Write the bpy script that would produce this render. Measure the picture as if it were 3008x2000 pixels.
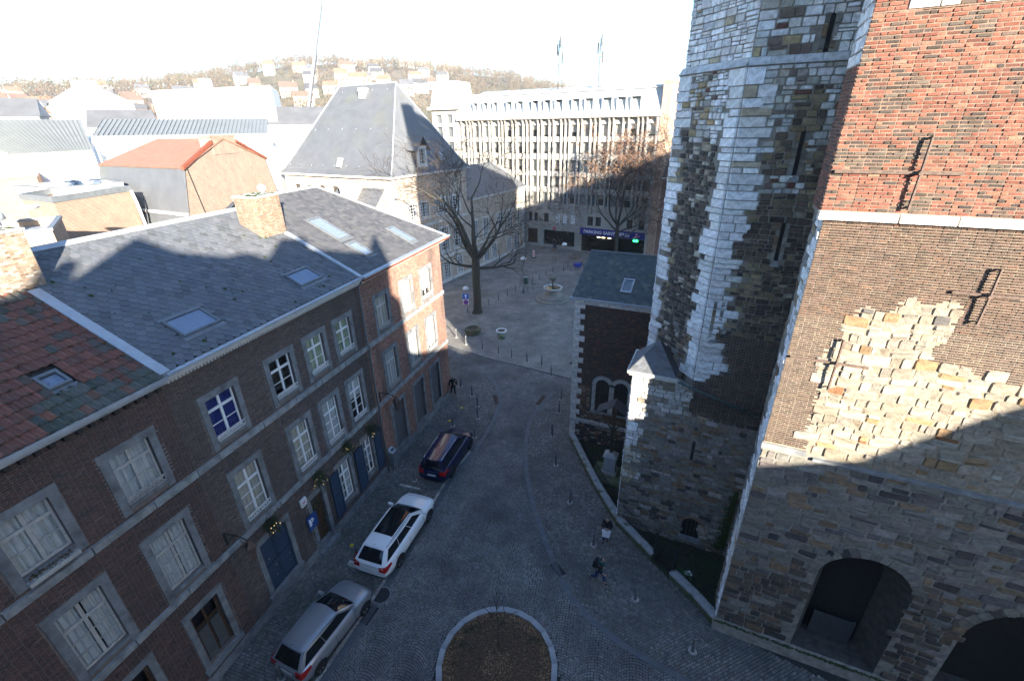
import bpy, bmesh, math, random
from mathutils import Vector, Matrix, noise
import numpy as np
rnd = random.Random(7)
for o in list(bpy.data.objects): bpy.data.objects.remove(o)
SC = bpy.context.scene; COL = SC.collection
R = math.radians

# ---------------------------------------------------------------- camera, sky, sun, exposure
CAMZ = 18.5
cd = bpy.data.cameras.new('camera'); cam = bpy.data.objects.new('camera', cd); COL.objects.link(cam)
cd.sensor_width = 36.0; cd.lens = 16.006; cd.clip_start = 0.1; cd.clip_end = 6000
_pt, _ro = 0.4408, 0.0182
_f = Vector((0, math.cos(_pt), -math.sin(_pt))); _d = Vector((0, -math.sin(_pt), -math.cos(_pt))); _r = Vector((1, 0, 0))
_r2 = math.cos(_ro)*_r + math.sin(_ro)*_d; _d2 = -math.sin(_ro)*_r + math.cos(_ro)*_d
cam.matrix_world = Matrix(((_r2.x, -_d2.x, -_f.x, 0), (_r2.y, -_d2.y, -_f.y, 0), (_r2.z, -_d2.z, -_f.z, CAMZ), (0, 0, 0, 1)))
SC.camera = cam
SUN_AZ, SUN_EL = R(-23.5 + 180), R(16)          # where the sun stands: behind the camera, to the right
sun_to = Vector((math.sin(SUN_AZ)*math.cos(SUN_EL), math.cos(SUN_AZ)*math.cos(SUN_EL), math.sin(SUN_EL)))
W = bpy.data.worlds.new('World'); SC.world = W; W.use_nodes = True
nt = W.node_tree; bgn = nt.nodes['Background']; sk = nt.nodes.new('ShaderNodeTexSky')
sk.sky_type = 'NISHITA'; sk.sun_disc = False; sk.sun_elevation = SUN_EL; sk.sun_rotation = SUN_AZ
sk.air_density = 1.0; sk.dust_density = 0.15; sk.ozone_density = 4.0
nt.links.new(sk.outputs[0], bgn.inputs[0]); bgn.inputs[1].default_value = 0.08
sl = bpy.data.lights.new('sun', 'SUN'); sl.energy = 5.0; sl.angle = R(0.55); sl.color = (1.0, 0.9, 0.76)
so = bpy.data.objects.new('sun', sl); COL.objects.link(so); so.rotation_euler = sun_to.to_track_quat('Z', 'Y').to_euler(); so.location = (40, -60, 60)
SC.view_settings.view_transform = 'Standard'; SC.view_settings.look = 'None'; SC.view_settings.gamma = 1
SC.view_settings.use_curve_mapping = False; SC.view_settings.exposure = 2.55
SC.cycles.max_bounces = 4; SC.cycles.transparent_max_bounces = 12; SC.cycles.use_denoising = True
SC.cycles.sample_clamp_indirect = 6; SC.cycles.adaptive_threshold = 0.025

# ---------------------------------------------------------------- helpers
def mat(name, col=None, rough=0.8, attr=False, var=0.12, scale=6.0, bump=0.0, bscale=40.0, metal=0.0, spec=0.4, col2=None, m2scale=1.2, m2thr=0.5, m2w=0.2, coat=0.0, streak=None):
    """procedural material: base colour (or the piece's own colour), two noises, fine relief"""
    m = bpy.data.materials.new(name); m.use_nodes = True
    t = m.node_tree; N = t.nodes; L = t.links; b = N['Principled BSDF']
    b.inputs['Roughness'].default_value = rough; b.inputs['Metallic'].default_value = metal; b.inputs['Specular IOR Level'].default_value = spec
    b.inputs['Coat Weight'].default_value = coat
    tc = N.new('ShaderNodeTexCoord'); co = tc.outputs['Object']
    if attr:
        a = N.new('ShaderNodeAttribute'); a.attribute_name = 'tint'; src = a.outputs['Color']
    else:
        a = N.new('ShaderNodeRGB'); a.outputs[0].default_value = (*col, 1); src = a.outputs[0]
    if col2 is not None:
        n2 = N.new('ShaderNodeTexNoise'); n2.inputs['Scale'].default_value = m2scale; n2.inputs['Detail'].default_value = 6
        if streak:
            mp0 = N.new('ShaderNodeMapping'); mp0.inputs['Scale'].default_value = streak; L.new(co, mp0.inputs[0]); L.new(mp0.outputs[0], n2.inputs[0])
        else: L.new(co, n2.inputs[0])
        mr = N.new('ShaderNodeMapRange'); mr.inputs[1].default_value = m2thr - m2w; mr.inputs[2].default_value = m2thr + m2w; L.new(n2.outputs[0], mr.inputs[0])
        mx = N.new('ShaderNodeMix'); mx.data_type = 'RGBA'; L.new(mr.outputs[0], mx.inputs[0]); L.new(src, mx.inputs[6]); mx.inputs[7].default_value = (*col2, 1); src = mx.outputs[2]
    if var > 0:
        n1 = N.new('ShaderNodeTexNoise'); n1.inputs['Scale'].default_value = scale; n1.inputs['Detail'].default_value = 8; n1.inputs['Roughness'].default_value = 0.65; L.new(co, n1.inputs[0])
        m1 = N.new('ShaderNodeMapRange'); m1.inputs[1].default_value = 0.25; m1.inputs[2].default_value = 0.75; m1.inputs[3].default_value = 1 - var*2; m1.inputs[4].default_value = 1 + var*2; L.new(n1.outputs[0], m1.inputs[0])
        mm = N.new('ShaderNodeMix'); mm.data_type = 'RGBA'; mm.blend_type = 'MULTIPLY'; mm.inputs[0].default_value = 1; L.new(src, mm.inputs[6]); L.new(m1.outputs[0], mm.inputs[7]); src = mm.outputs[2]
    L.new(src, b.inputs['Base Color'])
    if bump > 0:
        n3 = N.new('ShaderNodeTexNoise'); n3.inputs['Scale'].default_value = bscale; n3.inputs['Detail'].default_value = 5; L.new(co, n3.inputs[0])
        bp = N.new('ShaderNodeBump'); bp.inputs['Strength'].default_value = min(1, bump); bp.inputs['Distance'].default_value = 0.02; L.new(n3.outputs[0], bp.inputs['Height']); L.new(bp.outputs[0], b.inputs['Normal'])
    return m

def glass(name, tint=(0.5, 0.55, 0.6), extra=0.02, rough=0.03):
    """window pane: mirror reflection by angle over a see-through sheet"""
    m = bpy.data.materials.new(name); m.use_nodes = True; t = m.node_tree; N = t.nodes; L = t.links
    N.remove(N['Principled BSDF']); out = N['Material Output']
    tr = N.new('ShaderNodeBsdfTransparent'); tr.inputs[0].default_value = (*tint, 1)
    gl = N.new('ShaderNodeBsdfGlossy'); gl.inputs['Roughness'].default_value = rough
    fr = N.new('ShaderNodeFresnel'); ge = N.new('ShaderNodeNewGeometry'); mi_ = N.new('ShaderNodeMapRange'); mi_.inputs[3].default_value = 1.5; mi_.inputs[4].default_value = 1/1.5; L.new(ge.outputs['Backfacing'], mi_.inputs[0]); L.new(mi_.outputs[0], fr.inputs[0])   # a thin pane: the same from both sides
    ad = N.new('ShaderNodeMath'); ad.operation = 'ADD'; ad.inputs[1].default_value = extra; L.new(fr.outputs[0], ad.inputs[0])
    mx = N.new('ShaderNodeMixShader'); L.new(ad.outputs[0], mx.inputs[0]); L.new(tr.outputs[0], mx.inputs[1]); L.new(gl.outputs[0], mx.inputs[2]); L.new(mx.outputs[0], out.inputs[0])
    return m

def emit(name, col, s):
    m = bpy.data.materials.new(name); m.use_nodes = True; b = m.node_tree.nodes['Principled BSDF']
    b.inputs['Base Color'].default_value = (*col, 1); b.inputs['Emission Color'].default_value = (*col, 1); b.inputs['Emission Strength'].default_value = s
    return m

class Fr:
    """upright frame on a wall: s along it, d out of it, z up"""
    def __init__(s, O, u, n=None):
        s.O = np.array([O[0], O[1], O[2] if len(O) > 2 else 0.0]); u = np.array([u[0], u[1], 0.0]); s.u = u/np.linalg.norm(u)
        s.n = np.array([n[0], n[1], 0.0])/math.hypot(n[0], n[1]) if n is not None else np.array([s.u[1], -s.u[0], 0.0])
    def p(s, a, d, z): return tuple(s.O + a*s.u + d*s.n + np.array([0, 0, z]))
    def turned(s, a, d, ang):
        """frame starting at (a,d), its run turned about z"""
        c, q = math.cos(ang), math.sin(ang); O = s.O + a*s.u + d*s.n
        return Fr(O, c*s.u + q*s.n, -q*s.u + c*s.n)
WORLD = Fr((0, 0, 0), (1, 0), (0, 1))

class MB:
    def __init__(s): s.v = []; s.f = []; s.m = []; s.c = []
    def face(s, pts, col=(1, 1, 1), mi=0):
        i = len(s.v); s.v += [tuple(p) for p in pts]; s.f.append(tuple(range(i, i+len(pts)))); s.m.append(mi); s.c.append(col)
    def raw(s, vs, fs, col=(1, 1, 1), mi=0):
        i = len(s.v); s.v += [tuple(p) for p in vs]
        for f in fs: s.f.append(tuple(i+k for k in f)); s.m.append(mi); s.c.append(col)
    def box(s, F, a0, a1, d0, d1, z0, z1, col=(1, 1, 1), mi=0):
        P = [F.p(a, d, z) for z in (z0, z1) for d in (d0, d1) for a in (a0, a1)]
        s.raw(P, [(0, 1, 3, 2), (4, 6, 7, 5), (0, 4, 5, 1), (2, 3, 7, 6), (0, 2, 6, 4), (1, 5, 7, 3)], col, mi)
    def hexa(s, P, col=(1, 1, 1), mi=0):
        s.raw(P, [(0, 3, 2, 1), (4, 5, 6, 7), (0, 1, 5, 4), (1, 2, 6, 5), (2, 3, 7, 6), (3, 0, 4, 7)], col, mi)
    def slab(s, quad, t, col=(1, 1, 1), mi=0):
        """a sheet of thickness t on a planar polygon, thickened along minus its normal"""
        q = [np.array(p, float) for p in quad]; nn = np.cross(q[1]-q[0], q[2]-q[0]); nn /= np.linalg.norm(nn)
        if nn[2] < 0: nn = -nn
        lo = [p - nn*t for p in q]; k = len(q)
        s.raw(q+lo, [tuple(range(k)), tuple(range(2*k-1, k-1, -1))] + [(i, (i+1) % k, k+(i+1) % k, k+i) for i in range(k)], col, mi)
    def tube(s, pts, rads, k=8, col=(1, 1, 1), mi=0, cap=True):
        pts = [Vector(p) for p in pts]; i0 = len(s.v); n = len(pts)
        if not hasattr(rads, '__len__'): rads = [rads]*n
        ref = None
        for i, p in enumerate(pts):
            t = (pts[min(i+1, n-1)] - pts[max(i-1, 0)]); t = t.normalized() if t.length > 1e-9 else Vector((0, 0, 1))
            if ref is None: ref = t.orthogonal().normalized()
            ref = (ref - t*ref.dot(t)); ref = ref.normalized() if ref.length > 1e-6 else t.orthogonal().normalized(); b = t.cross(ref)
            for j in range(k):
                a = 2*math.pi*j/k; s.v.append(tuple(p + (ref*math.cos(a) + b*math.sin(a))*rads[i]))
        for i in range(n-1):
            for j in range(k):
                s.f.append((i0+i*k+j, i0+i*k+(j+1) % k, i0+(i+1)*k+(j+1) % k, i0+(i+1)*k+j)); s.m.append(mi); s.c.append(col)
        if cap:
            s.f.append(tuple(i0+j for j in range(k-1, -1, -1))); s.m.append(mi); s.c.append(col)
            s.f.append(tuple(i0+(n-1)*k+j for j in range(k))); s.m.append(mi); s.c.append(col)
    def lathe(s, prof, k=16, c=(0, 0, 0), col=(1, 1, 1), mi=0, cap=True):
        i0 = len(s.v); n = len(prof)
        for r, z in prof:
            for j in range(k):
                a = 2*math.pi*j/k; s.v.append((c[0]+r*math.cos(a), c[1]+r*math.sin(a), c[2]+z))
        for i in range(n-1):
            for j in range(k):
                s.f.append((i0+i*k+j, i0+i*k+(j+1) % k, i0+(i+1)*k+(j+1) % k, i0+(i+1)*k+j)); s.m.append(mi); s.c.append(col)
        if cap:
            s.f.append(tuple(i0+(n-1)*k+j for j in range(k))); s.m.append(mi); s.c.append(col)
            s.f.append(tuple(i0+j for j in range(k-1, -1, -1))); s.m.append(mi); s.c.append(col)
    def build(s, name, mats, parent=None, smooth=False, label=None, kind=None):
        return link(name, s.v, s.f, mats, parent, s.c, s.m, smooth, label, kind)

def link(name, v, f, mats, parent=None, c=None, mi=None, smooth=False, label=None, kind=None, loc=None):
    """world-space verts -> one mesh object; under a parent the verts are stored relative to it"""
    me = bpy.data.meshes.new(name)
    off = np.zeros(3)
    if parent is not None: off = np.array(WL[parent.name])
    va = np.asarray(v, float).reshape(-1, 3)
    ctr = np.array(loc) if loc is not None else off
    me.from_pydata((va - ctr).tolist(), [], f)
    for m in (mats if isinstance(mats, (list, tuple)) else [mats]): me.materials.append(m)
    if mi is not None and any(mi): me.polygons.foreach_set('material_index', mi)
    if c is not None:
        at = me.attributes.new('tint', 'FLOAT_COLOR', 'FACE')
        at.data.foreach_set('color', np.concatenate([np.asarray(c, float), np.ones((len(c), 1))], 1).ravel())
    if smooth: me.polygons.foreach_set('use_smooth', [True]*len(me.polygons))
    o = bpy.data.objects.new(name, me); COL.objects.link(o)
    if parent is not None: o.parent = parent
    o.location = tuple(ctr - off); WL[o.name] = tuple(ctr)
    if label: o['label'] = label
    if kind: o['kind'] = kind
    return o
WL = {}
def thing(name, loc, label, cat, group=None):
    o = bpy.data.objects.new(name, None); COL.objects.link(o); o.location = loc; o.empty_display_size = 0.3; WL[o.name] = tuple(float(x) for x in loc)
    return tag(o, label, cat, group)
def tag(o, label, cat=None, group=None, kind=None):
    if label: o['label'] = label
    if cat: o['category'] = cat
    if group: o['group'] = group
    if kind: o['kind'] = kind
    return o
def struct(o): o['kind'] = 'structure'; return o
def copy_tree(o, parent=None):
    c = o.copy(); COL.objects.link(c); c.parent = parent
    for ch in list(o.children): copy_tree(ch, c)
    return c

class Pieces:
    """single stones, bricks, slates: the 300 that show largest become objects, the rest one mesh"""
    def __init__(s): s.L = []
    def add(s, vs, fs, col): s.L.append((vs, fs, col))
    def build(s, name, m, parent, top=300, only=None):
        key = []
        for i, (vs, fs, col) in enumerate(s.L):
            a = np.asarray(vs); ce = a.mean(0); ext = a.max(0) - a.min(0); d = ce - np.array([0, 0, CAMZ])
            inview = d[1] > 0.5 and abs(d[0]) < 1.15*(d[1]*0.9 + max(0, -d[2])*0.43) and d[2] < 0.36*d[1] + 1
            key.append((-(np.sort(ext)[1]*np.sort(ext)[2])/(d@d) if inview else 1.0, i))
        key.sort(); ind = [i for k, i in key[:top] if k < 0]; st = set(ind)
        for i in ind:
            vs, fs, col = s.L[i]; link(name, vs, fs, m, parent, [col]*len(fs), loc=np.asarray(vs).mean(0))
        b = MB()
        for i, (vs, fs, col) in enumerate(s.L):
            if i not in st: b.raw(vs, fs, col)
        if b.f: b.build(name + '_field', m, parent, kind='stuff')
        return s

def jit(c, a, r=rnd):
    k = 1 + r.uniform(-a, a); return (min(1, c[0]*k*(1+r.uniform(-a, a)*.25)), min(1, c[1]*k), min(1, c[2]*k*(1+r.uniform(-a, a)*.25)))
def pick(pal, r=rnd):
    x = r.random()*sum(w for w, _ in pal)
    for w, c in pal:
        x -= w
        if x <= 0: return c
    return pal[-1][1]
BOXF = [(4, 5, 6, 7), (0, 1, 5, 4), (1, 2, 6, 5), (2, 3, 7, 6), (3, 0, 4, 7)]
def brickv(F, a0, a1, z0, z1, d0, d1, ch=0.006):
    return [F.p(a0, d0, z0), F.p(a1, d0, z0), F.p(a1, d0, z1), F.p(a0, d0, z1), F.p(a0+ch, d1, z0+ch), F.p(a1-ch, d1, z0+ch), F.p(a1-ch, d1, z1-ch), F.p(a0+ch, d1, z1-ch)]
def stonev(F, a0, a1, z0, z1, d0, d1, j=0.25, r=rnd, wav=None):
    """a rough block: eight-sided outline with knocked-off corners, front a little smaller and uneven"""
    w, h = a1-a0, z1-z0; m = min(w, h); k = j*m
    q = [(a0+r.uniform(.4, 1.2)*k, z0), (a1-r.uniform(.4, 1.2)*k, z0), (a1, z0+r.uniform(.3, 1)*k), (a1, z1-r.uniform(.3, 1)*k), (a1-r.uniform(.4, 1.2)*k, z1), (a0+r.uniform(.4, 1.2)*k, z1), (a0, z1-r.uniform(.3, 1)*k), (a0, z0+r.uniform(.3, 1)*k)]
    q = [(a+r.uniform(-.2, .2)*k*.5, z+r.uniform(-.2, .2)*k*.5) for a, z in q]
    if wav: q = [(a, z+wav(a, z)) for a, z in q]
    ca, cz = sum(a for a, z in q)/8, sum(z for a, z in q)/8; sh = 1 - min(.3, .022/m*1.6)
    vs = [F.p(a, d0, z) for a, z in q]; tl, tt = r.uniform(-.012, .012), r.uniform(-.012, .012)
    vs += [F.p(ca+(a-ca)*sh, d1 + r.uniform(-.006, .006) + tl*(1 if a > ca else -1) + tt*(1 if z > cz else -1), cz+(z-cz)*sh) for a, z in q]
    fs = [tuple(range(8, 16))] + [(i, (i+1) % 8, 8+(i+1) % 8, 8+i) for i in range(8)]
    return vs, fs
def inpoly(x, y, P):
    c = False; n = len(P); j = n-1
    for i in range(n):
        xi, yi = P[i]; xj, yj = P[j]
        if (yi > y) != (yj > y) and x < (xj-xi)*(y-yi)/(yj-yi)+xi: c = not c
        j = i
    return c
def bricks(P, F, a0, a1, z0, z1, pal, L=0.22, H=0.07, J=0.011, mask=None, dep=0.02, jc=.18, r=rnd, lay=None, uneven=.006):
    row = 0; z = z0
    while z < z1 - .02:
        zz = min(z+H, z1); a = a0 - (L/2 if row % 2 else 0) - r.uniform(0, .02); k = 0
        while a < a1:
            l = L if k % 2 == 0 else L*.52
            k += 1
            b0, b1 = max(a, a0), min(a+l, a1); a += l
            if b1-b0 < .04: continue
            if mask and not mask((b0+b1)/2, (z+zz)/2): continue
            P.add(brickv(F, b0+J/2, b1-J/2, z+J/2, zz-J/2, -.005, dep+r.uniform(-uneven, uneven)), BOXF, jit(pick(pal, r) if not callable(pal) else pal((b0+b1)/2, z), jc, r))
        z += H; row += 1
def wall_holes(b, F, a0, a1, z0, z1, holes, d=0, rev=0.2, col=(1, 1, 1), mi=0):
    """upright sheet with oblong openings and their reveals"""
    S = sorted({a0, a1, *[max(a0, min(a1, x)) for h in holes for x in h[:2]]}); Z = sorted({z0, z1, *[max(z0, min(z1, x)) for h in holes for x in h[2:4]]})
    for i in range(len(S)-1):
        for j in range(len(Z)-1):
            ca, cz = (S[i]+S[i+1])/2, (Z[j]+Z[j+1])/2
            if any(h[0] < ca < h[1] and h[2] < cz < h[3] for h in holes): continue
            b.face([F.p(S[i], d, Z[j]), F.p(S[i+1], d, Z[j]), F.p(S[i+1], d, Z[j+1]), F.p(S[i], d, Z[j+1])], col, mi)
    for h in holes:
        x0, x1, y0, y1 = h[:4]
        for A, B in (((x0, y0), (x1, y0)), ((x1, y0), (x1, y1)), ((x1, y1), (x0, y1)), ((x0, y1), (x0, y0))):
            b.face([F.p(A[0], d, A[1]), F.p(B[0], d, B[1]), F.p(B[0], d-rev, B[1]), F.p(A[0], d-rev, A[1])], col, mi)
# ---------------------------------------------------------------- materials
M = {}
M['brick'] = mat('brick', attr=True, rough=.9, var=.14, scale=9, bump=.35, bscale=60, col2=(.05, .042, .038), m2scale=.55, m2thr=.6, m2w=.16, streak=(1.6, 1.6, .35))
M['chbrick'] = mat('church_brick', attr=True, rough=.92, var=.2, scale=14, bump=.6, bscale=45)
M['stone'] = mat('rubble_stone', attr=True, rough=.93, var=.24, scale=7, bump=.9, bscale=22)
M['stone_pale'] = mat('pale_limestone', (.52, .51, .48), rough=.85, var=.16, scale=4, bump=.4, bscale=30, col2=(.2, .19, .17), m2scale=1.5, m2thr=.66, m2w=.15)
M['bluestone'] = mat('bluestone', (.19, .2, .205), rough=.8, var=.16, scale=3.5, bump=.25, bscale=50, col2=(.09, .09, .092), m2scale=2.2, m2thr=.62, m2w=.16)
M['mortar_dark'] = mat('mortar_dark', (.13, .115, .1), rough=.95, var=.2, scale=5, bump=.5, bscale=60)
M['mortar_pale'] = mat('mortar_pale', (.24, .195, .14), rough=.95, var=.2, scale=6, bump=.5, bscale=60, col2=(.2, .17, .14), m2scale=1.2, m2thr=.6)
M['mortar_house'] = mat('mortar_house', (.16, .135, .12), rough=.95, var=.18, scale=8, bump=.3)
M['mortar_black'] = mat('mortar_black', (.045, .04, .036), rough=.95, var=.25, scale=8, bump=.4)
M['slate'] = mat('slate', attr=True, rough=.66, var=.1, scale=5, bump=.15, bscale=30, spec=.3)
M['roof_blind'] = mat('roof_blind', (.5, .55, .63), rough=.9, var=.05)
M['slate_sheet'] = mat('slate_sheet', (.05, .055, .065), rough=.6, var=.16, scale=2.5, bump=.3, bscale=12, spec=.45)
M['tile'] = mat('clay_tile', attr=True, rough=.85, var=.18, scale=7, bump=.35, bscale=40, col2=(.06, .062, .045), m2scale=3.2, m2thr=.64, m2w=.08)
M['zinc'] = mat('zinc', (.36, .39, .42), rough=.48, var=.1, scale=3, metal=.25, spec=.5)
M['zinc_dark'] = mat('zinc_dark', (.15, .165, .175), rough=.5, var=.14, scale=3, metal=.2)
M['white_paint'] = mat('white_paint', (.72, .73, .72), rough=.5, var=.05, scale=6)
M['cream_paint'] = mat('cream_paint', (.5, .49, .46), rough=.6, var=.12, scale=5)
M['old_paint'] = mat('old_paint', (.4, .39, .36), rough=.7, var=.16, scale=6)
M['blue_paint'] = mat('blue_paint', (.022, .04, .075), rough=.55, var=.14, scale=8)
M['blue_worn'] = mat('blue_worn', (.022, .04, .075), rough=.6, var=.14, scale=8, col2=(.34, .25, .19), m2scale=7, m2thr=.69, m2w=.02)
M['grey_panel'] = mat('grey_panel', (.1, .1, .105), rough=.7, var=.08, scale=4)
M['oak_door'] = mat('oak_door', (.07, .038, .02), rough=.6, var=.25, scale=5, bump=.2)
M['curtain'] = mat('curtain', (.46, .48, .47), rough=.95, var=.08, scale=3)
M['curtain_cream'] = mat('curtain_cream', (.46, .43, .36), rough=.95, var=.1, scale=3); M['curtain_grey'] = mat('curtain_grey', (.33, .36, .38), rough=.95, var=.1, scale=3)
M['curtain_green'] = mat('curtain_green', (.32, .37, .25), rough=.95, var=.15, scale=4)
M['blind_blue'] = mat('blind_blue', (.014, .024, .15), rough=.8, var=.1, scale=3)
M['room_dark'] = mat('room_dark', (.055, .048, .042), rough=.95, var=.4, scale=3)
M['iron'] = mat('iron', (.035, .033, .034), rough=.6, var=.2, scale=20, metal=.3)
M['rust'] = mat('rust_iron', (.1, .068, .052), rough=.8, var=.3, scale=12, bump=.2)
M['white_iron'] = mat('white_iron', (.62, .62, .6), rough=.6, var=.1)
M['glass'] = glass('window_glass', (.97, .98, .98), .015)
M['skyglass'] = glass('skylight_glass', (.6, .64, .7), 0.0, .05)
M['moss'] = mat('moss', (.035, .05, .015), rough=1, var=.3, scale=12, bump=.8, bscale=60)
M['fascia'] = mat('red_fascia', (.19, .055, .03), rough=.6, var=.1)
M['dark'] = mat('deep_dark', (.012, .012, .013), rough=.9, var=.2)
M['terracotta'] = mat('terracotta_roof', (.26, .11, .065), rough=.85, var=.14, scale=3, bump=.3, bscale=16)
M['plaster_white'] = mat('white_plaster', (.74, .74, .72), rough=.85, var=.05, scale=1.2)
M['office_blind_dark'] = mat('office_blind_dark', (.2, .19, .175), rough=.9, var=.06); M['office_blind_pale'] = mat('office_blind_pale', (.36, .345, .31), rough=.9, var=.06)
M['office_blind'] = mat('office_blind', (.27, .258, .235), rough=.9, var=.06, scale=2)
M['concrete'] = mat('pale_concrete', (.37, .35, .315), rough=.85, var=.14, scale=.7, bump=.15, col2=(.26, .24, .21), m2scale=.35, m2thr=.6, m2w=.15)

# ---------------------------------------------------------------- ground, street, pavements
KERB = [(-8.6, 6.9), (-7.38, 9.99), (-6.4, 12.53), (-5.5, 15.2), (-3.98, 20.1), (-2.7, 22.94), (-1.74, 25.66), (-1.25, 27.83), (-1.2, 29.4), (-1.5, 31.2), (-2.54, 32.9), (-4.6, 34.6)]
CHAN = [(4.6, 31.9), (3.1, 29.9), (2.04, 28.08), (1.18, 26.39), (.74, 23.71), (.68, 21.01), (.99, 18.38), (1.47, 15.99), (1.9, 14.3), (2.32, 13.17), (3.1, 12.0), (4.3, 10.9), (5.9, 9.9), (8.6, 8.2)]
CROSS = [(-9.5, 41.1), (-4.87, 37.72), (-1.91, 35.65), (.92, 34.1), (4.65, 31.97)]
WALLN = [(3.62, 24.18), (4.18, 21.04), (4.5, 19.42), (5.15, 16.94), (6.29, 14.81), (6.84, 13.89), (7.51, 12.72), (7.95, 11.75)]
FO, FU, FN = (-4.72, 29.95), (-0.3093, -0.9510), (0.9510, -0.3093)
HF = Fr(FO, FU, FN)                                  # the house front: s from the far corner towards the camera
hp = lambda s, d=0: HF.p(s, d, 0)[:2]
ISLE_C, ISLE_R = (-.8, 10.35), 2.3
g = MB()
rings = [(0, -3000), (0, 3000)]
g.face([(-3500, -600, -.09), (3500, -600, -.09), (3500, 4500, -.09), (-3500, 4500, -.09)])
M['earth'] = mat('town_ground', (.12, .115, .11), rough=.95, var=.2, scale=.2)
struct(g.build('ground', M['earth']))
M['sett_bed'] = mat('sett_bed', (.032, .032, .03), rough=1, var=.3, scale=20, bump=.5)
def sett_mat():
    m = mat('square_setts', (.25, .238, .22), rough=.82, var=.2, scale=.8, col2=(.155, .146, .132), m2scale=.35, m2thr=.55, m2w=.2)
    t = m.node_tree; N = t.nodes; L = t.links; b = N['Principled BSDF']
    tc = N.new('ShaderNodeTexCoord'); mp = N.new('ShaderNodeMapping'); mp.inputs['Rotation'].default_value = (0, 0, R(38)); mp.inputs['Scale'].default_value = (8, 8, 8); L.new(tc.outputs['Object'], mp.inputs[0])
    br = N.new('ShaderNodeTexBrick'); br.inputs['Scale'].default_value = 1; br.inputs['Brick Width'].default_value = 1.0; br.inputs['Row Height'].default_value = .9; br.inputs['Mortar Size'].default_value = .07; br.inputs['Mortar Smooth'].default_value = .6; br.inputs['Color1'].default_value = (1.12, 1.12, 1.12, 1); br.inputs['Color2'].default_value = (.8, .8, .8, 1); br.inputs['Mortar'].default_value = (.45, .44, .42, 1)
    L.new(mp.outputs[0], br.inputs[0]); src = b.inputs['Base Color'].links[0].from_socket
    mx = N.new('ShaderNodeMix'); mx.data_type = 'RGBA'; mx.blend_type = 'MULTIPLY'; mx.inputs[0].default_value = 1; L.new(src, mx.inputs[6]); L.new(br.outputs[0], mx.inputs[7]); L.new(mx.outputs[2], b.inputs['Base Color'])
    bp = N.new('ShaderNodeBump'); bp.inputs['Strength'].default_value = .5; bp.inputs['Distance'].default_value = .02; L.new(br.outputs['Fac'], bp.inputs['Height']); bp.invert = True; L.new(bp.outputs[0], b.inputs['Normal'])
    return m
M['square'] = sett_mat()
def flat(name, poly, z, m):
    b = MB(); b.face([(x, y, z) for x, y in poly]); return struct(b.build(name, m))
flat('square', [(-9.5, 41.1), (-4.87, 37.72), (-1.91, 35.65), (.92, 34.1), (4.65, 31.97), (9, 32), (60, 45), (60, 92), (-40, 110), (-40, 60)], -.004, M['square'])
street = flat('street', [(-12.5, 4), (12, 4), (12, 32), (4.65, 31.97), (.92, 34.1), (-1.91, 35.65), (-4.87, 37.72), (-9.5, 41.1), (-14, 44)], -.035, M['sett_bed'])
SETT = [(5, (.175, .178, .178)), (4, (.192, .194, .194)), (2, (.155, .158, .158)), (1, (.215, .214, .21)), (.7, (.178, .166, .148))]
SETT2 = [(5, (.13, .128, .118)), (4, (.165, .162, .15)), (2, (.1, .1, .094)), (1.2, (.21, .208, .198)), (.8, (.15, .135, .11))]
M['sett'] = mat('setts', attr=True, rough=.7, var=.16, scale=1.1, bump=.25, bscale=60, spec=.45, col2=(.075, .078, .076), m2scale=.38, m2thr=.6, m2w=.16)
street_poly = KERB + [(-8, 39.4), (-4.87, 37.5), (-1.91, 35.45), (.92, 33.9), (4.4, 31.8)] + CHAN + [(8.6, 4), (-9.8, 4)]
def sett(P, cx, cy, ang, w, l, pal, r=rnd, z=0.0, kk=1):
    c, s_ = math.cos(ang), math.sin(ang); w, l = w/2, l/2; z = z + r.uniform(-.006, .004); q = []
    for k, dz in ((1, -.035), (.84, 0)):
        for a, b in ((-w, -l), (w, -l), (w, l), (-w, l)):
            a = a*k + (r.uniform(-.005, .005)); b = b*k + (r.uniform(-.005, .005)); q.append((cx + a*c - b*s_, cy + a*s_ + b*c, z+dz))
    P.add(q, BOXF, tuple(kk*c_ for c_ in jit(pick(pal, r), .12, r)))
def isle(x, y, m=0): return math.hypot(x-ISLE_C[0], y-ISLE_C[1]) < ISLE_R + m
P = Pieces(); SA = R(-14); ca, sa = math.cos(SA), math.sin(SA)          # fans run along the street
Wf, TH = 1.42, R(50); Rf = Wf/2/math.sin(TH); rs = random.Random(3)
for ci in range(-12, 14):
    for k in range(-10, 390):
        q0 = k*.108 + (0.5*.108 if ci % 2 else 0) - 2
        nS = int(2*TH*Rf/.108); kk = rs.uniform(.88, 1.1)
        for i in range(nS):
            t = -TH + 2*TH*(i+.5+rs.uniform(-.1, .1))/nS
            p, q = ci*Wf + Rf*math.sin(t), q0 + Rf*math.cos(t)
            x, y = p*ca - q*sa - 1.0, p*sa + q*ca + 6
            if y < 7.6 or not inpoly(x, y, street_poly) or isle(x, y, .04): continue
            sett(P, x, y, SA - t, .102, .086*max(.66, math.cos(t)), SETT, rs, 0, kk)
P.build('sett', M['sett'], street, top=0)
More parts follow.
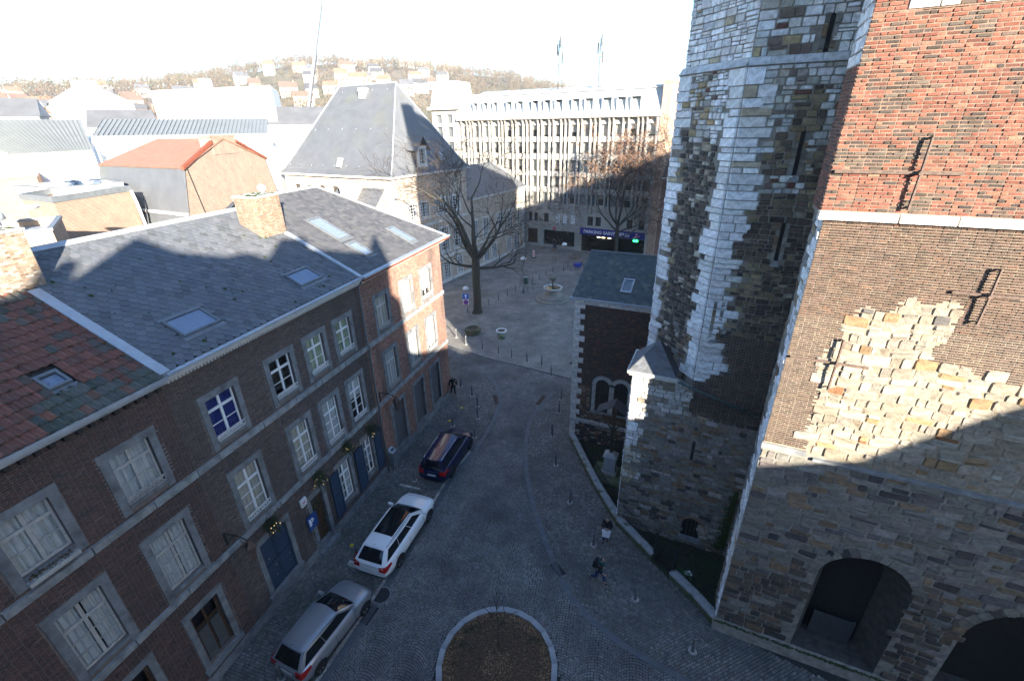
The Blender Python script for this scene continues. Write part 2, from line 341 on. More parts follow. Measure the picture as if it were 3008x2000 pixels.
# pavements: plain rows of setts
pav_l = [hp(30, 0), hp(0, 0), (-11.7, 28.9), (-13, 36), (-9.4, 40.9), (-4.6, 34.6)] + KERB[::-1]
pav_r = CHAN + [(11, 5), (13, 8.6), (7.95, 11.75)] + WALLN[::-1] + [(6.4, 30.2), (7.2, 32)]
pv = flat('pavement', [(-12.5, 4), (-7.6, 4), (-2.6, 19.5), (-1, 30), (-4.5, 35), (-9.4, 41), (-14, 40)], -.031, M['sett_bed'])
pv2 = flat('pavement', [(.5, 13), (12.5, 4.5), (13.6, 9), (8.2, 12), (4.2, 24), (7.2, 31), (4.6, 31.9), (.6, 28)], -.027, M['sett_bed'])
for poly, ang, par, ctr in ((pav_l, R(-18), pv, (-6, 20)), (pav_r, R(22), pv2, (4, 18))):
    P = Pieces(); c, s_ = math.cos(ang), math.sin(ang)
    for i in range(-190, 200):
        for j in range(-130, 130):
            p, q = j*.104 + (.052 if i % 2 else 0), i*.108
            if par is pv and rs.random() < .0: continue
            x, y = ctr[0] + p*c - q*s_, ctr[1] + p*s_ + q*c
            if y < 7.6 or not inpoly(x, y, poly) or isle(x, y, .04): continue
            sett(P, x, y, ang, .1, .1, SETT2, rs, .004)
    P.build('sett', M['sett'], par, top=0)
# channel stones along both sides of the roadway
def ribbon(name, pts, w, z, m, seg=.9, gap=.008, thick=.05, parent=None, col=(.2, .21, .22), jc=.12):
    P = Pieces(); pts = [np.array(p, float) for p in pts]
    line = [pts[0]]
    for a, b in zip(pts, pts[1:]):
        n = max(1, int(round(np.linalg.norm(b-a)/seg)))
        for i in range(1, n+1): line.append(a + (b-a)*i/n)
    for a, b in zip(line, line[1:]):
        t = (b-a)/np.linalg.norm(b-a); nn = np.array([-t[1], t[0]])*w/2; a2, b2 = a+t*gap/2, b-t*gap/2
        lo = [(*(a2-nn), z-thick), (*(b2-nn), z-thick), (*(b2+nn), z-thick), (*(a2+nn), z-thick)]
        P.add(lo + [(p[0], p[1], z) for p in lo], BOXF, jit(col, jc))
    P.build(name, m, parent)
M['channel'] = mat('channel_stone', attr=True, rough=.6, var=.12, scale=3, bump=.15, col2=(.1, .105, .11), m2scale=1.5, m2thr=.62)
ribbon('channel_stone', CHAN[1:], .26, .012, M['channel'], .8, parent=street, col=(.085, .094, .108))
ribbon('channel_stone', [(x+.18, y-.05) for x, y in KERB[:-1]], .26, .011, M['channel'], .8, parent=street, col=(.085, .094, .106))
ribbon('kerb_stone', [(x-.06, y+.02) for x, y in KERB[:6]], .13, .016, M['channel'], .2, .012, parent=pv, col=(.36, .355, .33), jc=.4)
ribbon('kerb_stone', [(x, y) for x, y in CROSS], .16, .012, M['channel'], .7, parent=street, col=(.19, .195, .2))
ribbon('kerb_stone', [(-6.6, 20.15), (-5.35, 19.75)], .14, .02, M['channel'], .2, .02, parent=pv, col=(.5, .49, .46), jc=.25)
# ---------------------------------------------------------------- the three brick houses on the left
ZE = 12.0; SL = .5                                   # eaves height, roof slope
def rp(s, d, dz=0): return HF.p(s, -d, ZE + SL*(d+.4) + dz)      # point on the roof plane, d = depth behind the front
RIDGE_D = 5.75
FLOOR2, FLOOR1 = (8.72, 10.36), (4.9, 7.12)
def house_window(par, s0, s1, z0, z1, look='curtain', bars=1, wood='white_paint', rail=False, surround=True, transom=.70):
    w = s1-s0; h = z1-z0; f = MB(); dp = -.13; th = .05; F = HF
    for a0, a1, b0, b1, d0, d1 in ((s0, s0+.065, z0, z1, -.02, .02), (s1-.065, s1, z0, z1, -.02, .02), (s0+.065, s1-.065, z0, z0+.075, -.018, .022), (s0+.065, s1-.065, z1-.065, z1, -.018, .022),
                                   (s0+w/2-.045, s0+w/2+.045, z0+.075, z1-.065, -.012, .034), (s0+.065, s1-.065, z0+h*transom-.045, z0+h*transom+.045, -.01, .045)):
        f.box(F, a0, a1, dp+d0, dp+d1, b0, b1)
    zb0, zb1 = z0+.075, z0+h*transom-.045
    for i in range(1, bars+1):
        zz = zb0 + (zb1-zb0)*i/(bars+1)
        for a0, a1 in ((s0+.065, s0+w/2-.045), (s0+w/2+.045, s1-.065)): f.box(F, a0, a1, dp-.008, dp+.02, zz-.014, zz+.014)
    fo = f.build('window', M[wood], par)
    for a0, a1 in ((s0+.065, s0+w/2-.045), (s0+w/2+.045, s1-.065)):
        zs = [zb0] + [zb0 + (zb1-zb0)*i/(bars+1) for i in range(1, bars+1)] + [zb1]
        cells = [(zs[i], zs[i+1]) for i in range(len(zs)-1)] + [(z0+h*transom+.045, z1-.065)]
        for c0, c1 in cells:
            g_ = MB(); g_.face([F.p(a0, dp, c0), F.p(a1, dp, c0), F.p(a1, dp, c1), F.p(a0, dp, c1)]); g_.build('pane', M['glass'], fo)
    # what hangs behind the glass: a pair of curtains more or less drawn, a blind, or an open room
    n = 30; mm = {'curtain': rnd.choice(['curtain', 'curtain', 'curtain_cream', 'curtain_grey']), 'green': 'curtain_green', 'blue': 'blind_blue', 'room': 'room_dark'}[look]
    cloth_ = look in ('curtain', 'green'); gap_ = rnd.choice([0, 0, 0, .04, .07, .13]) if cloth_ else 0; mid_ = rnd.uniform(.42, .58); ph = rnd.uniform(0, 6); fq = rnd.uniform(26, 40); lo_z = z0+.02+(rnd.choice([0, 0, .25, .5])*(z1-z0) if look == 'curtain' and rnd.random() < .2 else 0)
    dd = lambda x: -.185 + (.03*math.sin(x*fq+ph) + .016*math.sin(x*71+ph) if cloth_ else 0) - (.35 if look == 'room' else 0)
    b = MB()
    for i in range(n):
        if cloth_ and abs((i+.5)/n-mid_) < gap_/2: continue
        x0, x1 = s0+.03+(w-.06)*i/n, s0+.03+(w-.06)*(i+1)/n
        b.face([F.p(x0, dd(x0), lo_z), F.p(x1, dd(x1), lo_z), F.p(x1, dd(x1), z1-.02), F.p(x0, dd(x0), z1-.02)])
    b.build('blind' if look == 'blue' else ('room' if look == 'room' else 'curtain'), M[mm], fo, smooth=True)
    b = MB(); b.box(F, s0-.1, s1+.1, -.7, -.64, z0-.1, z1+.1); b.build('room', M['room_dark'], fo)
    if surround:
        b = MB(); sw = .22; zl = z0-.28
        b.box(F, s0-sw, s0, -.19, .035, zl, z1+.001); b.box(F, s1, s1+sw, -.19, .035, zl, z1+.001); b.box(F, s0-sw-.02, s1+sw+.02, -.19, .04, z1+.001, z1+.25)
        b.build('surround', M['bluestone'], fo)
        b = MB(); b.box(F, s0+.001, s1-.001, -.19, .07, z0-.1, z0-.001); b.build('sill', M['bluestone'], fo)
    if rail:
        b = MB(); zr = z0+.0; d = .06
        b.box(F, s0+.01, s1-.01, d, d+.025, zr+.24, zr+.265); b.box(F, s0+.01, s1-.01, d, d+.02, zr+.03, zr+.05)
        k = 9
        for i in range(k):
            x = s0 + w*(i+.5)/k; ring = [F.p(x+.045*math.cos(a), d+.01, zr+.145+.07*math.sin(a)) for a in [2*math.pi*j/8 for j in range(9)]]
            b.tube(ring, .011, 4, cap=False); b.box(F, x-.006+w/k/2, x+.006+w/k/2, d, d+.02, zr+.05, zr+.24)
        b.build('railing', M['white_iron' if wood == 'white_paint' else 'old_paint'], fo)
    return fo
HB_L = [(6, (.095, .056, .046)), (4, (.115, .066, .054)), (3, (.072, .048, .043)), (1, (.14, .085, .068)), (1, (.055, .044, .042))]
HB_S = [(6, (.1, .078, .07)), (4, (.12, .09, .078)), (3, (.085, .068, .062)), (1.2, (.15, .105, .09)), (1, (.065, .056, .054))]
HB_R = [(6, (.31, .165, .12)), (4, (.27, .14, .102)), (3, (.35, .19, .14)), (1.5, (.2, .12, .095)), (1, (.38, .23, .17))]
def house(name, label, s0, s1, holes, pal, back=7.0):
    F = HF; h = thing(name, F.p((s0+s1)/2, -3, 0), label, 'house')
    b = MB(); zt = ZE-.28
    wall_holes(b, F, s0, s1, 0, zt, [x[:4] for x in holes], 0, .3)
    wall = b.build('wall', M['mortar_house'], h)
    P = Pieces(); ex = [(a-.22, b_+.22, z0-.3, z1+.25) if k else (a, b_, z0, z1) for a, b_, z0, z1, k in holes]
    msk = lambda s, z: not any(e[0]-.02 < s < e[1]+.02 and e[2] < z < e[3]+.01 for e in ex) and not (8.07 < z < 8.34) and not (4.36 < z < 4.62)
    bricks(P, F, s0, s1, .46, zt, pal, .215, .068, .011, msk, .012, .16, rnd, uneven=.003)
    P.build('brick', M['brick'], wall, top=300 if s1 > 10 else 120)
    b = MB(); b.box(F, s0, s1, -.3, .055, 0, .46); b.build('plinth', M['bluestone'], h)
    for z0, z1, o in ((8.08, 8.33, .09), (4.37, 4.61, .1)):                   # string courses, in lengths
        P = Pieces(); a = s0
        while a < s1-.01:
            e = min(s1, a + rnd.uniform(1.3, 2.1)); e = s1 if s1-e < .5 else e
            P.add(brickv(F, a+.004, e-.004, z0, z1, -.01, o + rnd.uniform(-.004, .004), .012), BOXF, jit((.27, .28, .28), .12)); a = e
        P.build('string_course', M['coursestone'], h)
    return h, wall
M['coursestone'] = mat('course_stone', attr=True, rough=.8, var=.2, scale=5, bump=.25, col2=(.1, .1, .1), m2scale=3, m2thr=.63)
f2 = lambda *a: [(x, y, *FLOOR2, 1) for x, y in a]; f1 = lambda *a: [(x, y, *FLOOR1, 1) for x, y in a]
# --- house with the clay tile roof
w2 = [(19.85, 20.98), (22.37, 23.48), (24.95, 26.05)]
holes = f2(*w2) + f1(*w2) + [(19.85, 20.9, .98, 3.45, 1), (22.37, 23.48, .98, 3.45, 1), (24.95, 26.05, .1, 3.3, 1)]
HL, wl = house('brick_house', 'dark brick house with mossy red clay tile roof beside the slate roofed one', 18.97, 29.5, holes, HB_L)
for a, b_ in w2:
    house_window(HL, a, b_, *FLOOR2, 'curtain', 1, 'old_paint', rail=a < 22); house_window(HL, a, b_, *FLOOR1, 'curtain', 2, 'old_paint')
M['grille_grey'] = mat('grille_grey', (.13, .135, .13), rough=.6, var=.1)
def ground_grille(par, s0, s1, z0, z1):
    F = HF; f = MB(); f.box(F, s0, s0+.1, -.2, -.1, z0, z1); f.box(F, s1-.1, s1, -.2, -.1, z0, z1); f.box(F, s0+.1, s1-.1, -.2, -.1, z1-.1, z1); f.box(F, (s0+s1)/2-.04, (s0+s1)/2+.04, -.2, -.12, z0, z1-.1)
    f.box(F, s0+.1, s1-.1, -.2, -.1, z0+1.62, z0+1.7)
    fo = f.build('window', M['oak_door'], par)
    for a0, a1 in ((s0+.12, (s0+s1)/2-.06), ((s0+s1)/2+.06, s1-.12)):
        b = MB()
        for i in range(1, 26): zz = z0+.05+i*1.5/26; b.box(F, a0, a1, -.09, -.08, zz-.008, zz+.008)
        for i in range(0, 12): x = a0+(a1-a0)*i/11; b.box(F, x-.006, x+.006, -.094, -.086, z0+.05, z0+1.58)
        b.build('grille', M['grille_grey'], fo)
    b = MB(); b.box(F, s0, s1, -.42, -.36, z0, z1); b.build('room', M['dark'], fo)
    b = MB(); b.box(F, s0-.22, s0, -.19, .04, z0-.28, z1); b.box(F, s1, s1+.22, -.19, .04, z0-.28, z1); b.box(F, s0-.24, s1+.24, -.19, .045, z1, z1+.24); b.build('surround', M['bluestone'], fo)
    b = MB(); b.box(F, s0-.28, s1+.28, -.2, .13, z0-.3, z0-.1); b.build('sill', M['bluestone'], fo)
ground_grille(HL, 19.85, 20.9, .98, 3.45); ground_grille(HL, 22.37, 23.48, .98, 3.45)
b = MB(); b.box(HF, 24.95, 26.05, -.2, -.12, .1, 3.3); b.build('door', M['oak_door'], HL)
b = MB(); b.box(HF, 22.4, 23.5, .06, .2, 8.5, 8.62); fb = b.build('flower_box', M['old_paint'], HL)
b = MB()
for i in range(160):
    a = rnd.uniform(22.45, 23.45); q = rnd.uniform(.08, .19); z = 8.62+rnd.uniform(0, .12); t = rnd.uniform(.02, .045); an = rnd.uniform(0, 6)
    b.face([HF.p(a, q, z), HF.p(a+t*math.cos(an), q+t*math.sin(an), z+.03), HF.p(a+t*.5, q+.02, z+.07)], jit(pick([(2, (.1, .06, .03)), (1, (.05, .06, .02))]), .3))
M['leafbits'] = mat('leaf_bits', attr=True, rough=.9, var=.1)
b.build('withered_plants', M['leafbits'], fb)
# clay pantiles
TILE = [(5, (.15, .066, .048)), (4, (.12, .06, .048)), (4, (.09, .075, .064)), (4, (.075, .078, .068)), (1.5, (.055, .062, .05)), (.7, (.2, .08, .05))]
ro = MB(); ro.slab([rp(18.97, -.4, -.06), rp(29.5, -.4, -.06), rp(29.5, RIDGE_D, -.06), rp(18.97, RIDGE_D, -.06)], .12); ro.slab([rp(18.97, RIDGE_D, -.06), rp(29.5, RIDGE_D, -.06), HF.p(29.5, -RIDGE_D*2, ZE), HF.p(18.97, -RIDGE_D*2, ZE)], .12)
roof = ro.build('roof', M['mortar_black'], HL)
P = Pieces(); nu = np.array([0, 0, 1.0])/math.hypot(1, SL) + np.array([*FN, 0])*SL/math.hypot(1, SL); k = 0; d = -.42; rt = random.Random(11)
patch = lambda s, d: noise.noise(Vector((s*.55, d*.7, 3.1)))
while d < RIDGE_D-.05:
    s = 19.06 + (.0); dl = .30
    while s < 28.8:
        n5 = 5; vs = []
        for j, dd in enumerate((d, d+dl+.05)):
            lift = .055 if j == 0 else .03
            for i in range(n5):
                t = i/(n5-1); hgt = .028*math.sin(t*2*math.pi+.6) + lift
                vs.append(tuple(np.array(rp(s+.212*t, dd)) + nu*hgt))
        for i in range(n5):
            t = i/(n5-1); vs.append(tuple(np.array(rp(s+.212*t, d)) + nu*(.028*math.sin(t*2*math.pi+.6)+.03)))
        fs = [(i, i+1, n5+i+1, n5+i) for i in range(n5-1)] + [(i, 2*n5+i, 2*n5+i+1, i+1) for i in range(n5-1)]
        pn = patch(s, d); pal = TILE if abs(pn) < .12 else ([(4, (.165, .068, .048)), (3, (.135, .062, .046)), (1.5, (.1, .075, .062))] if pn > 0 else [(4, (.085, .088, .075)), (3, (.07, .075, .06)), (1, (.13, .07, .05))])
        if d > 4.2: pal = [(3, (.3, .11, .058)), (2, (.26, .1, .052)), (.6, (.16, .08, .055))]
        if not (20.55 < s+.1 < 21.2 and .5 < d+.15 < 1.25): P.add(vs, fs, jit(pick(pal, rt), .15, rt))
        s += .205
    d += dl
P.build('roof_tile', M['tile'], roof)
mo = MB()                                             # moss that grows along the tile courses
for i in range(1500):
    s, dd = rt.uniform(19.1, 28.5), rt.choice([(-.42 + .3*j) for j in range(16)]) + rt.uniform(-.03, .05)
    if dd > 4.3: continue
    q = np.array(rp(s, dd)) + nu*rt.uniform(.035, .07); z = rt.uniform(.015, .04)
    for j in range(2):
        a = rt.uniform(0, 6.3); e = np.array([math.cos(a), math.sin(a), 0])*z; e2 = np.array([-math.sin(a), math.cos(a), 0])*z*.6
        mo.face([tuple(q-e), tuple(q+e2), tuple(q+e), tuple(q+nu*z*.7-e2)])
mo.build('moss_tufts', M['moss'], roof, kind='stuff')
def skylight(par, s0, s1, d0, d1, h=.09, m='zinc_dark', lab=None):
    b = MB(); q = lambda s, d, z: tuple(np.array(rp(s, d)) + nu*z); w = .07
    def bar(sa, sb, da, db, z0, z1): b.hexa([q(sa, da, z0), q(sb, da, z0), q(sb, db, z0), q(sa, db, z0), q(sa, da, z1), q(sb, da, z1), q(sb, db, z1), q(sa, db, z1)])
    bar(s0, s0+w, d0, d1, 0, h); bar(s1-w, s1, d0, d1, 0, h); bar(s0+w, s1-w, d0, d0+w, 0, h-.002); bar(s0+w, s1-w, d1-w, d1, 0, h+.01); bar(s0-.08, s1+.08, d0-.16, d0-.001, .026, .03); bar(s0-.06, s1+.06, d1+.001, d1+.1, .026, .035)
    fo = b.build('skylight', M[m], par, label=lab)
    b = MB(); b.face([q(s0+w, d0+w, h-.025), q(s1-w, d0+w, h-.025), q(s1-w, d1-w, h-.025), q(s0+w, d1-w, h-.025)]); b.build('pane', M['skyglass'], fo)
    b = MB(); b.face([q(s0+w, d0+w, .031), q(s1-w, d0+w, .031), q(s1-w, d1-w, .031), q(s0+w, d1-w, .031)]); b.build('blind', M['roof_blind'], fo)
    return fo
skylight(HL, 20.6, 21.12, .62, 1.12, .13)
g_ = MB(); g_.box(HF, 18.97, 29.5, .3, .47, ZE-.13, ZE-.0); g_.box(HF, 18.97, 29.5, .05, .3, ZE-.28, ZE-.14); g_.build('gutter', M['zinc'], HL)
gc = MB()
for i in range(34): gc.box(HF, 19.1+i*.3, 19.1+i*.3+.12, -.02, .16, ZE-.5, ZE-.3)
gc.build('cornice', M['mortar_black'], HL)
# --- slate roofed house
ws2 = [(16.8, 17.95, 'blue'), (14.05, 15.18, 'room'), (12.06, 13.12, 'green'), (10.1, 11.18, 'green')]
ws1 = [(16.78, 17.88), (13.98, 15.02), (12.0, 13.05), (10.05, 11.1)]
holes = f2(*[w[:2] for w in ws2]) + f1(*ws1) + [(16.45, 17.85, .85, 3.5, 1), (14.2, 15.0, .36, 3.25, 1), (12.05, 12.97, 1.12, 3.42, 1), (10.1, 10.84, 1.15, 3.45, 1)]
HS, ws = house('brick_house', 'dark brick house with large slate roof and white sash windows', 9.2, 18.97, holes, HB_S)
for a, b_, k in ws2: house_window(HS, a, b_, *FLOOR2, k, 1, rail=True)
for a, b_ in ws1: house_window(HS, a, b_, *FLOOR1, 'curtain', 2, rail=True)
house_window(HS, 12.05, 12.97, 1.12, 3.42, 'curtain', 2); house_window(HS, 10.1, 10.84, 1.15, 3.45, 'curtain', 2)
F = HF
f = MB(); f.box(F, 14.2, 15.0, -.22, -.16, .36, 2.75); dr = f.build('door', M['oak_door'], HS)
for i in range(5): b = MB(); b.box(F, 14.22+i*.155, 14.22+i*.155+.148, -.16, -.145, .4, 2.7); b.build('plank', M['oak_door'], dr)
b = MB(); b.box(F, 14.2, 15.0, -.22, -.15, 2.76, 3.25); b.build('fanlight', M['room_dark'], dr)
b = MB(); b.tube([F.p(14.32, -.1, 1.3), F.p(14.32, -.1, 1.45)], .015, 6); b.build('handle', M['iron'], dr)
b = MB(); b.box(F, 13.98, 14.2, -.2, .06, .2, 3.25); b.box(F, 15.0, 15.22, -.2, .06, .2, 3.25); b.box(F, 13.94, 15.26, -.2, .07, 3.25, 3.52); b.build('surround', M['bluestone'], dr)
b = MB(); b.box(F, 13.95, 15.25, -.2, .3, 0.01, .2); b.build('doorstep', M['bluestone'], dr)
def shutter(par, s0, s1, z0, z1, d, m='blue_paint', slats=22):
    b = MB(); F = HF; b.box(F, s0, s0+.06, d, d+.045, z0, z1); b.box(F, s1-.06, s1, d, d+.045, z0, z1)
    for zz in (z0, (z0+z1)/2-.04, z1-.08): b.box(F, s0+.06, s1-.06, d, d+.044, zz, zz+.08)
    o = b.build('shutter', M[m], par); b = MB(); b.box(F, s0+.06, s1-.06, d, d+.012, z0+.05, z1-.05); b.build('panel', M[m], o)
    for i in range(slats):
        zz = z0+.1+(z1-z0-.2)*i/slats
        if abs(zz-(z0+z1)/2) < .08: continue
        b = MB(); b.hexa([F.p(s0+.06, d+.014, zz+.03), F.p(s1-.06, d+.014, zz+.03), F.p(s1-.06, d+.04, zz), F.p(s0+.06, d+.04, zz), F.p(s0+.06, d+.016, zz+.06), F.p(s1-.06, d+.016, zz+.06), F.p(s1-.06, d+.042, zz+.012), F.p(s0+.06, d+.042, zz+.012)]); b.build('slat', M[m], o)
    return o
for a, b_ in ((13.02, 13.66), (10.98, 11.68), (9.3, 9.94)): shutter(HS, a, b_, .78, 3.42, .06)
for a, b_ in ((16.45, 17.15), (17.16, 17.85)): shutter(HS, a, b_, .87, 3.48, -.06, 'blue_worn', 18)
b = MB(); b.box(F, 16.23, 16.45, -.19, .04, .58, 3.5); b.box(F, 17.85, 18.07, -.19, .04, .58, 3.5); b.box(F, 16.21, 18.09, -.19, .045, 3.5, 3.74); b.box(F, 16.2, 18.15, -.19, .14, .56, .84); b.build('surround', M['bluestone'], HS)
b = MB(); b.box(F, 9.2, 18.97, 0, .2, ZE-.34, ZE-.24); b.box(F, 9.2, 18.97, 0, .3, ZE-.24, ZE-.12); b.box(F, 9.2, 18.97, 0, .42, ZE-.12, ZE-.04); co = b.build('cornice', M['cream_paint'], HS)
for i in range(78): b = MB(); b.box(F, 9.25+i*.125, 9.25+i*.125+.07, .2, .27, ZE-.33, ZE-.245); b.build('dentil', M['cream_paint'], co)
b = MB(); b.box(F, 9.2, 18.97, .3, .5, ZE-.035, ZE+.05); b.build('gutter', M['zinc'], HS)
SLT = [(5, (.106, .114, .125)), (4, (.115, .122, .133)), (2, (.096, .103, .114)), (1, (.085, .09, .095))]
def slate_roof(par, corners, s0, s1, d0, d1, kind, windows, lim=None, seed=1, pal=SLT, name='slate', step=(.21, .3)):
    b = MB(); b.slab([rp(*c, -.03) for c in corners], .15); rf = b.build('roof', M['mortar_black'], par)
    P = Pieces(); r = random.Random(seed); d = d0; row = 0; W_, H_ = step
    while d < d1-.02:
        s = s0 + (W_/2 if row % 2 else 0) - W_
        while s < s1 + W_:
            a0, a1 = s+.004, s+W_-.004; c0 = (a0+a1)/2; s += W_
            if a1 < s0+.05 or a0 > s1-.05: continue
            a0, a1 = max(a0, s0), min(a1, s1)
            if lim and not lim(c0, d): continue
            if any(w[0]-.02 < c0 < w[1]+.02 and w[2]-.25 < d < w[3]-.02 for w in windows): continue
            q = lambda s_, dd, z: tuple(np.array(rp(s_, dd)) + nu*z); top = min(d+H_*1.15, d1); t = .02+r.uniform(-.003, .004)
            if kind == 'hex':
                k = (a1-a0)*.28; out = [(a0, d+H_*.36), (a0+k, d), (a1-k, d), (a1, d+H_*.36), (a1, top), (a0, top)]
            else: out = [(a0, d), (a1, d), (a1, top), (a0, top)]
            up = [q(s_, dd, t*(1-(dd-d)/(top-d)) + .006) for s_, dd in out]; lo = [q(s_, dd, -.004) for s_, dd in out]; n = len(out)
            P.add(up+lo, [tuple(range(n))] + [(i, n+i, n+(i+1) % n, (i+1) % n) for i in range(n)], jit(pick(pal, r), .12, r))
        d += H_*.62 if kind == 'hex' else H_*.6; row += 1
    P.build(name, M['slate'], rf); return rf
wsk = [(16.12, 17.5, .5, 1.35), (10.76, 12.15, .45, 1.28)]
rf = slate_roof(HS, [(9.2, -.35), (18.9, -.35), (18.9, RIDGE_D), (9.2, RIDGE_D)], 9.2, 18.85, -.33, RIDGE_D, 'hex', wsk, seed=5, step=(.3, .34))
skylight(HS, *wsk[0], lab='larger skylight nearer the clay tile roof'); skylight(HS, *wsk[1])
b = MB(); b.slab([rp(9.2, RIDGE_D), rp(18.97, RIDGE_D), HF.p(18.97, -11.5, ZE-.2), HF.p(9.2, -11.5, ZE-.2)], .15); b.build('roof', M['slate_sheet'], HS)
b = MB(); q = lambda s, d, z: tuple(np.array(rp(s, d)) + nu*z)
b.hexa([q(9.2, RIDGE_D-.16, .03), q(18.4, RIDGE_D-.16, .03), q(18.4, RIDGE_D+.02, .0), q(9.2, RIDGE_D+.02, .0), q(9.2, RIDGE_D-.16, .05), q(18.4, RIDGE_D-.16, .05), q(18.4, RIDGE_D+.06, .07), q(9.2, RIDGE_D+.06, .07)]); b.build('ridge_cap', M['zinc'], HS)
def verge(par, s, w, d0, d1):
    b = MB(); b.hexa([q(s-w/2, d0, -.05), q(s+w/2, d0, -.05), q(s+w/2, d1, -.05), q(s-w/2, d1, -.05), q(s-w/2, d0, .1), q(s+w/2, d0, .1), q(s+w/2, d1, .1), q(s-w/2, d1, .1)]); b.build('parapet_cap', M['zinc'], par)
verge(HS, 18.97, .3, -.35, 4.0); verge(HS, 9.2, .2, -.4, 3.5)
# moss dots on the slates
b = MB()
for i in range(80):
    s, d = rnd.uniform(9.6, 18.5), rnd.uniform(-.1, 4.2)
    if any(w[0]-.1 < s < w[1]+.1 and w[2]-.2 < d < w[3]+.1 for w in wsk): continue
    t = rnd.uniform(.015, .05) if rnd.random() < .8 else .07; c = [q(s+t*math.cos(a)*rnd.uniform(.7, 1.2), d+t*math.sin(a)*rnd.uniform(.7, 1.2), .03) for a in [k*1.05 for k in range(6)]]; top = q(s, d, .03+t*.6)
    for i2 in range(6): b.face([c[i2], c[(i2+1) % 6], top])
b.build('moss_tufts', M['moss'], rf, kind='stuff')
def chimney(par, s0, s1, d0, d1, zt, pal, label=None, cap='moss', mort='mortar_pale', pots=0):
    F = HF; zb = ZE + SL*(d0+.4) - .3; b = MB(); b.box(F, s0, s1, -d1, -d0, zb, zt); ch = b.build('chimney', M[mort], par, label=label)
    P = Pieces(); bricks(P, F, s0, s1, zb, zt, pal, .21, .07, .014, None, .012); P2 = P
    P0 = [(v, f_, c) for v, f_, c in P.L]; P.L = [([tuple(np.array(x) - np.array([*FN, 0])*d0) for x in v], f_, c) for v, f_, c in P0]
    Fa = Fr(HF.p(s0, -d0, 0)[:2], (-FN[0], -FN[1]), (-FU[0], -FU[1])); Fb = Fr(HF.p(s1, -d0, 0)[:2], (-FN[0], -FN[1]), (FU[0], FU[1]))
    for Fx in (Fa, Fb): bricks(P, Fx, 0, d1-d0, zb, zt, pal, .21, .07, .014, None, .012)
    P.build('brick', M['brick'], ch, top=90)
    b = MB(); b.box(F, s0-.05, s1+.05, -d1-.05, -d0+.05, zt, zt+.07); b.build('cap', M['stone_pale'], ch)
    b = MB()
    for i in range(60):
        a, d = rnd.uniform(s0, s1), rnd.uniform(d0, d1); t = rnd.uniform(.03, .09); x = F.p(a, -d, zt+.068)
        b.raw([(x[0]-t, x[1]-t, x[2]), (x[0]+t, x[1]-t*.6, x[2]), (x[0]+t*.7, x[1]+t, x[2]), (x[0]-t, x[1]+t*.8, x[2]), (x[0], x[1], x[2]+t*.5)], [(0, 1, 4), (1, 2, 4), (2, 3, 4), (3, 0, 4)])
    b.build('moss_tufts', M['moss'], ch)
    for i in range(pots):
        x = F.p(s0+.4+.5*i, -(d0+d1)/2, zt+.07); b = MB(); b.lathe([(.11, 0), (.12, .05), (.1, .3), (.13, .34), (.13, .42)], 12, x); b.build('chimney_pot', M['terracotta'], ch, smooth=True)
CB = [(5, (.23, .155, .115)), (4, (.195, .125, .09)), (2, (.27, .195, .15)), (1, (.15, .1, .075))]
chimney(HS, 9.05, 10.5, 3.55, 4.75, 15.75, CB, 'broad pale brick chimney with mossy top', pots=0)
CBW = [(4, (.360, .302, .245)), (3, (.302, .216, .158)), (2, (.418, .389, .346)), (1, (.216, .144, .101))]
chimney(HL, 18.5, 19.9, 4.15, 5.4, 15.95, CBW, 'old whitewashed brick chimney between the tile and slate roofs')
b = MB(); x = HF.p(9.4, -4.1, 15.82); b.lathe([(.09, 0), (.1, .1), (.2, .2), (.2, .32), (.05, .42)], 12, x); b.build('cowl', M['zinc'], HS, smooth=True)
# --- corner house
wr2 = [(6.73, 7.85), (4.1, 5.25), (1.6, 2.84)]; wr1 = [(6.63, 7.75), (4.03, 5.15), (1.6, 2.76)]; wg = [(6.5, 7.75), (3.98, 5.22), (1.65, 2.88)]
holes = [(a, b_, 8.62, 10.4, 1) for a, b_ in wr2] + f1(*wr1) + [(a, b_, .66, 3.6, 1) for a, b_ in wg]
HR, wr = house('brick_house', 'orange red brick corner house at the square with grey blind panels', 0.0, 9.2, holes, HB_R)
for a, b_ in wr2: house_window(HR, a, b_, 8.62, 10.4, 'curtain', 0, 'cream_paint', rail=True)
for a, b_ in wr1: house_window(HR, a, b_, *FLOOR1, 'curtain', 0, 'cream_paint', rail=True)
for a, b_ in wg:
    b = MB(); b.box(F, a, b_, -.2, -.12, .66, 3.6); pn = b.build('blind_panel', M['grey_panel'], HR)
    b = MB(); b.box(F, a-.2, a, -.2, .03, .46, 3.6); b.box(F, b_, b_+.2, -.2, .03, .46, 3.6); b.box(F, a-.22, b_+.22, -.2, .035, 3.6, 3.85); b.box(F, a, b_, -.2, .04, .46, .655); b.build('surround', M['bluestone'], pn)
cE = (3.25, 6.3)                                                             # the end wall runs off at a slant
Fe = Fr(HF.p(0, 0, 0)[:2], np.array(HF.p(cE[0], -cE[1], 0)[:2])-np.array(HF.p(0, 0, 0)[:2]), np.array([FU[0]*-1, FU[1]*-1]))
lE = math.hypot(*cE); nE = Fr(Fe.O, Fe.u, (-FU[0]*.9-.3*0, -FU[1]*.9)).n
nv = np.array([-Fe.u[1], Fe.u[0]]); nv = nv if nv @ np.array([-FU[0], -FU[1]]) > 0 else -nv; Fe = Fr(Fe.O, Fe.u, nv)
b = MB(); b.face([Fe.p(0, -.004, 0), Fe.p(lE, -.004, 0), Fe.p(lE, -.004, ZE+SL*6.5), Fe.p(0, -.004, ZE-.3)]); ew = b.build('wall', M['mortar_house'], HR)
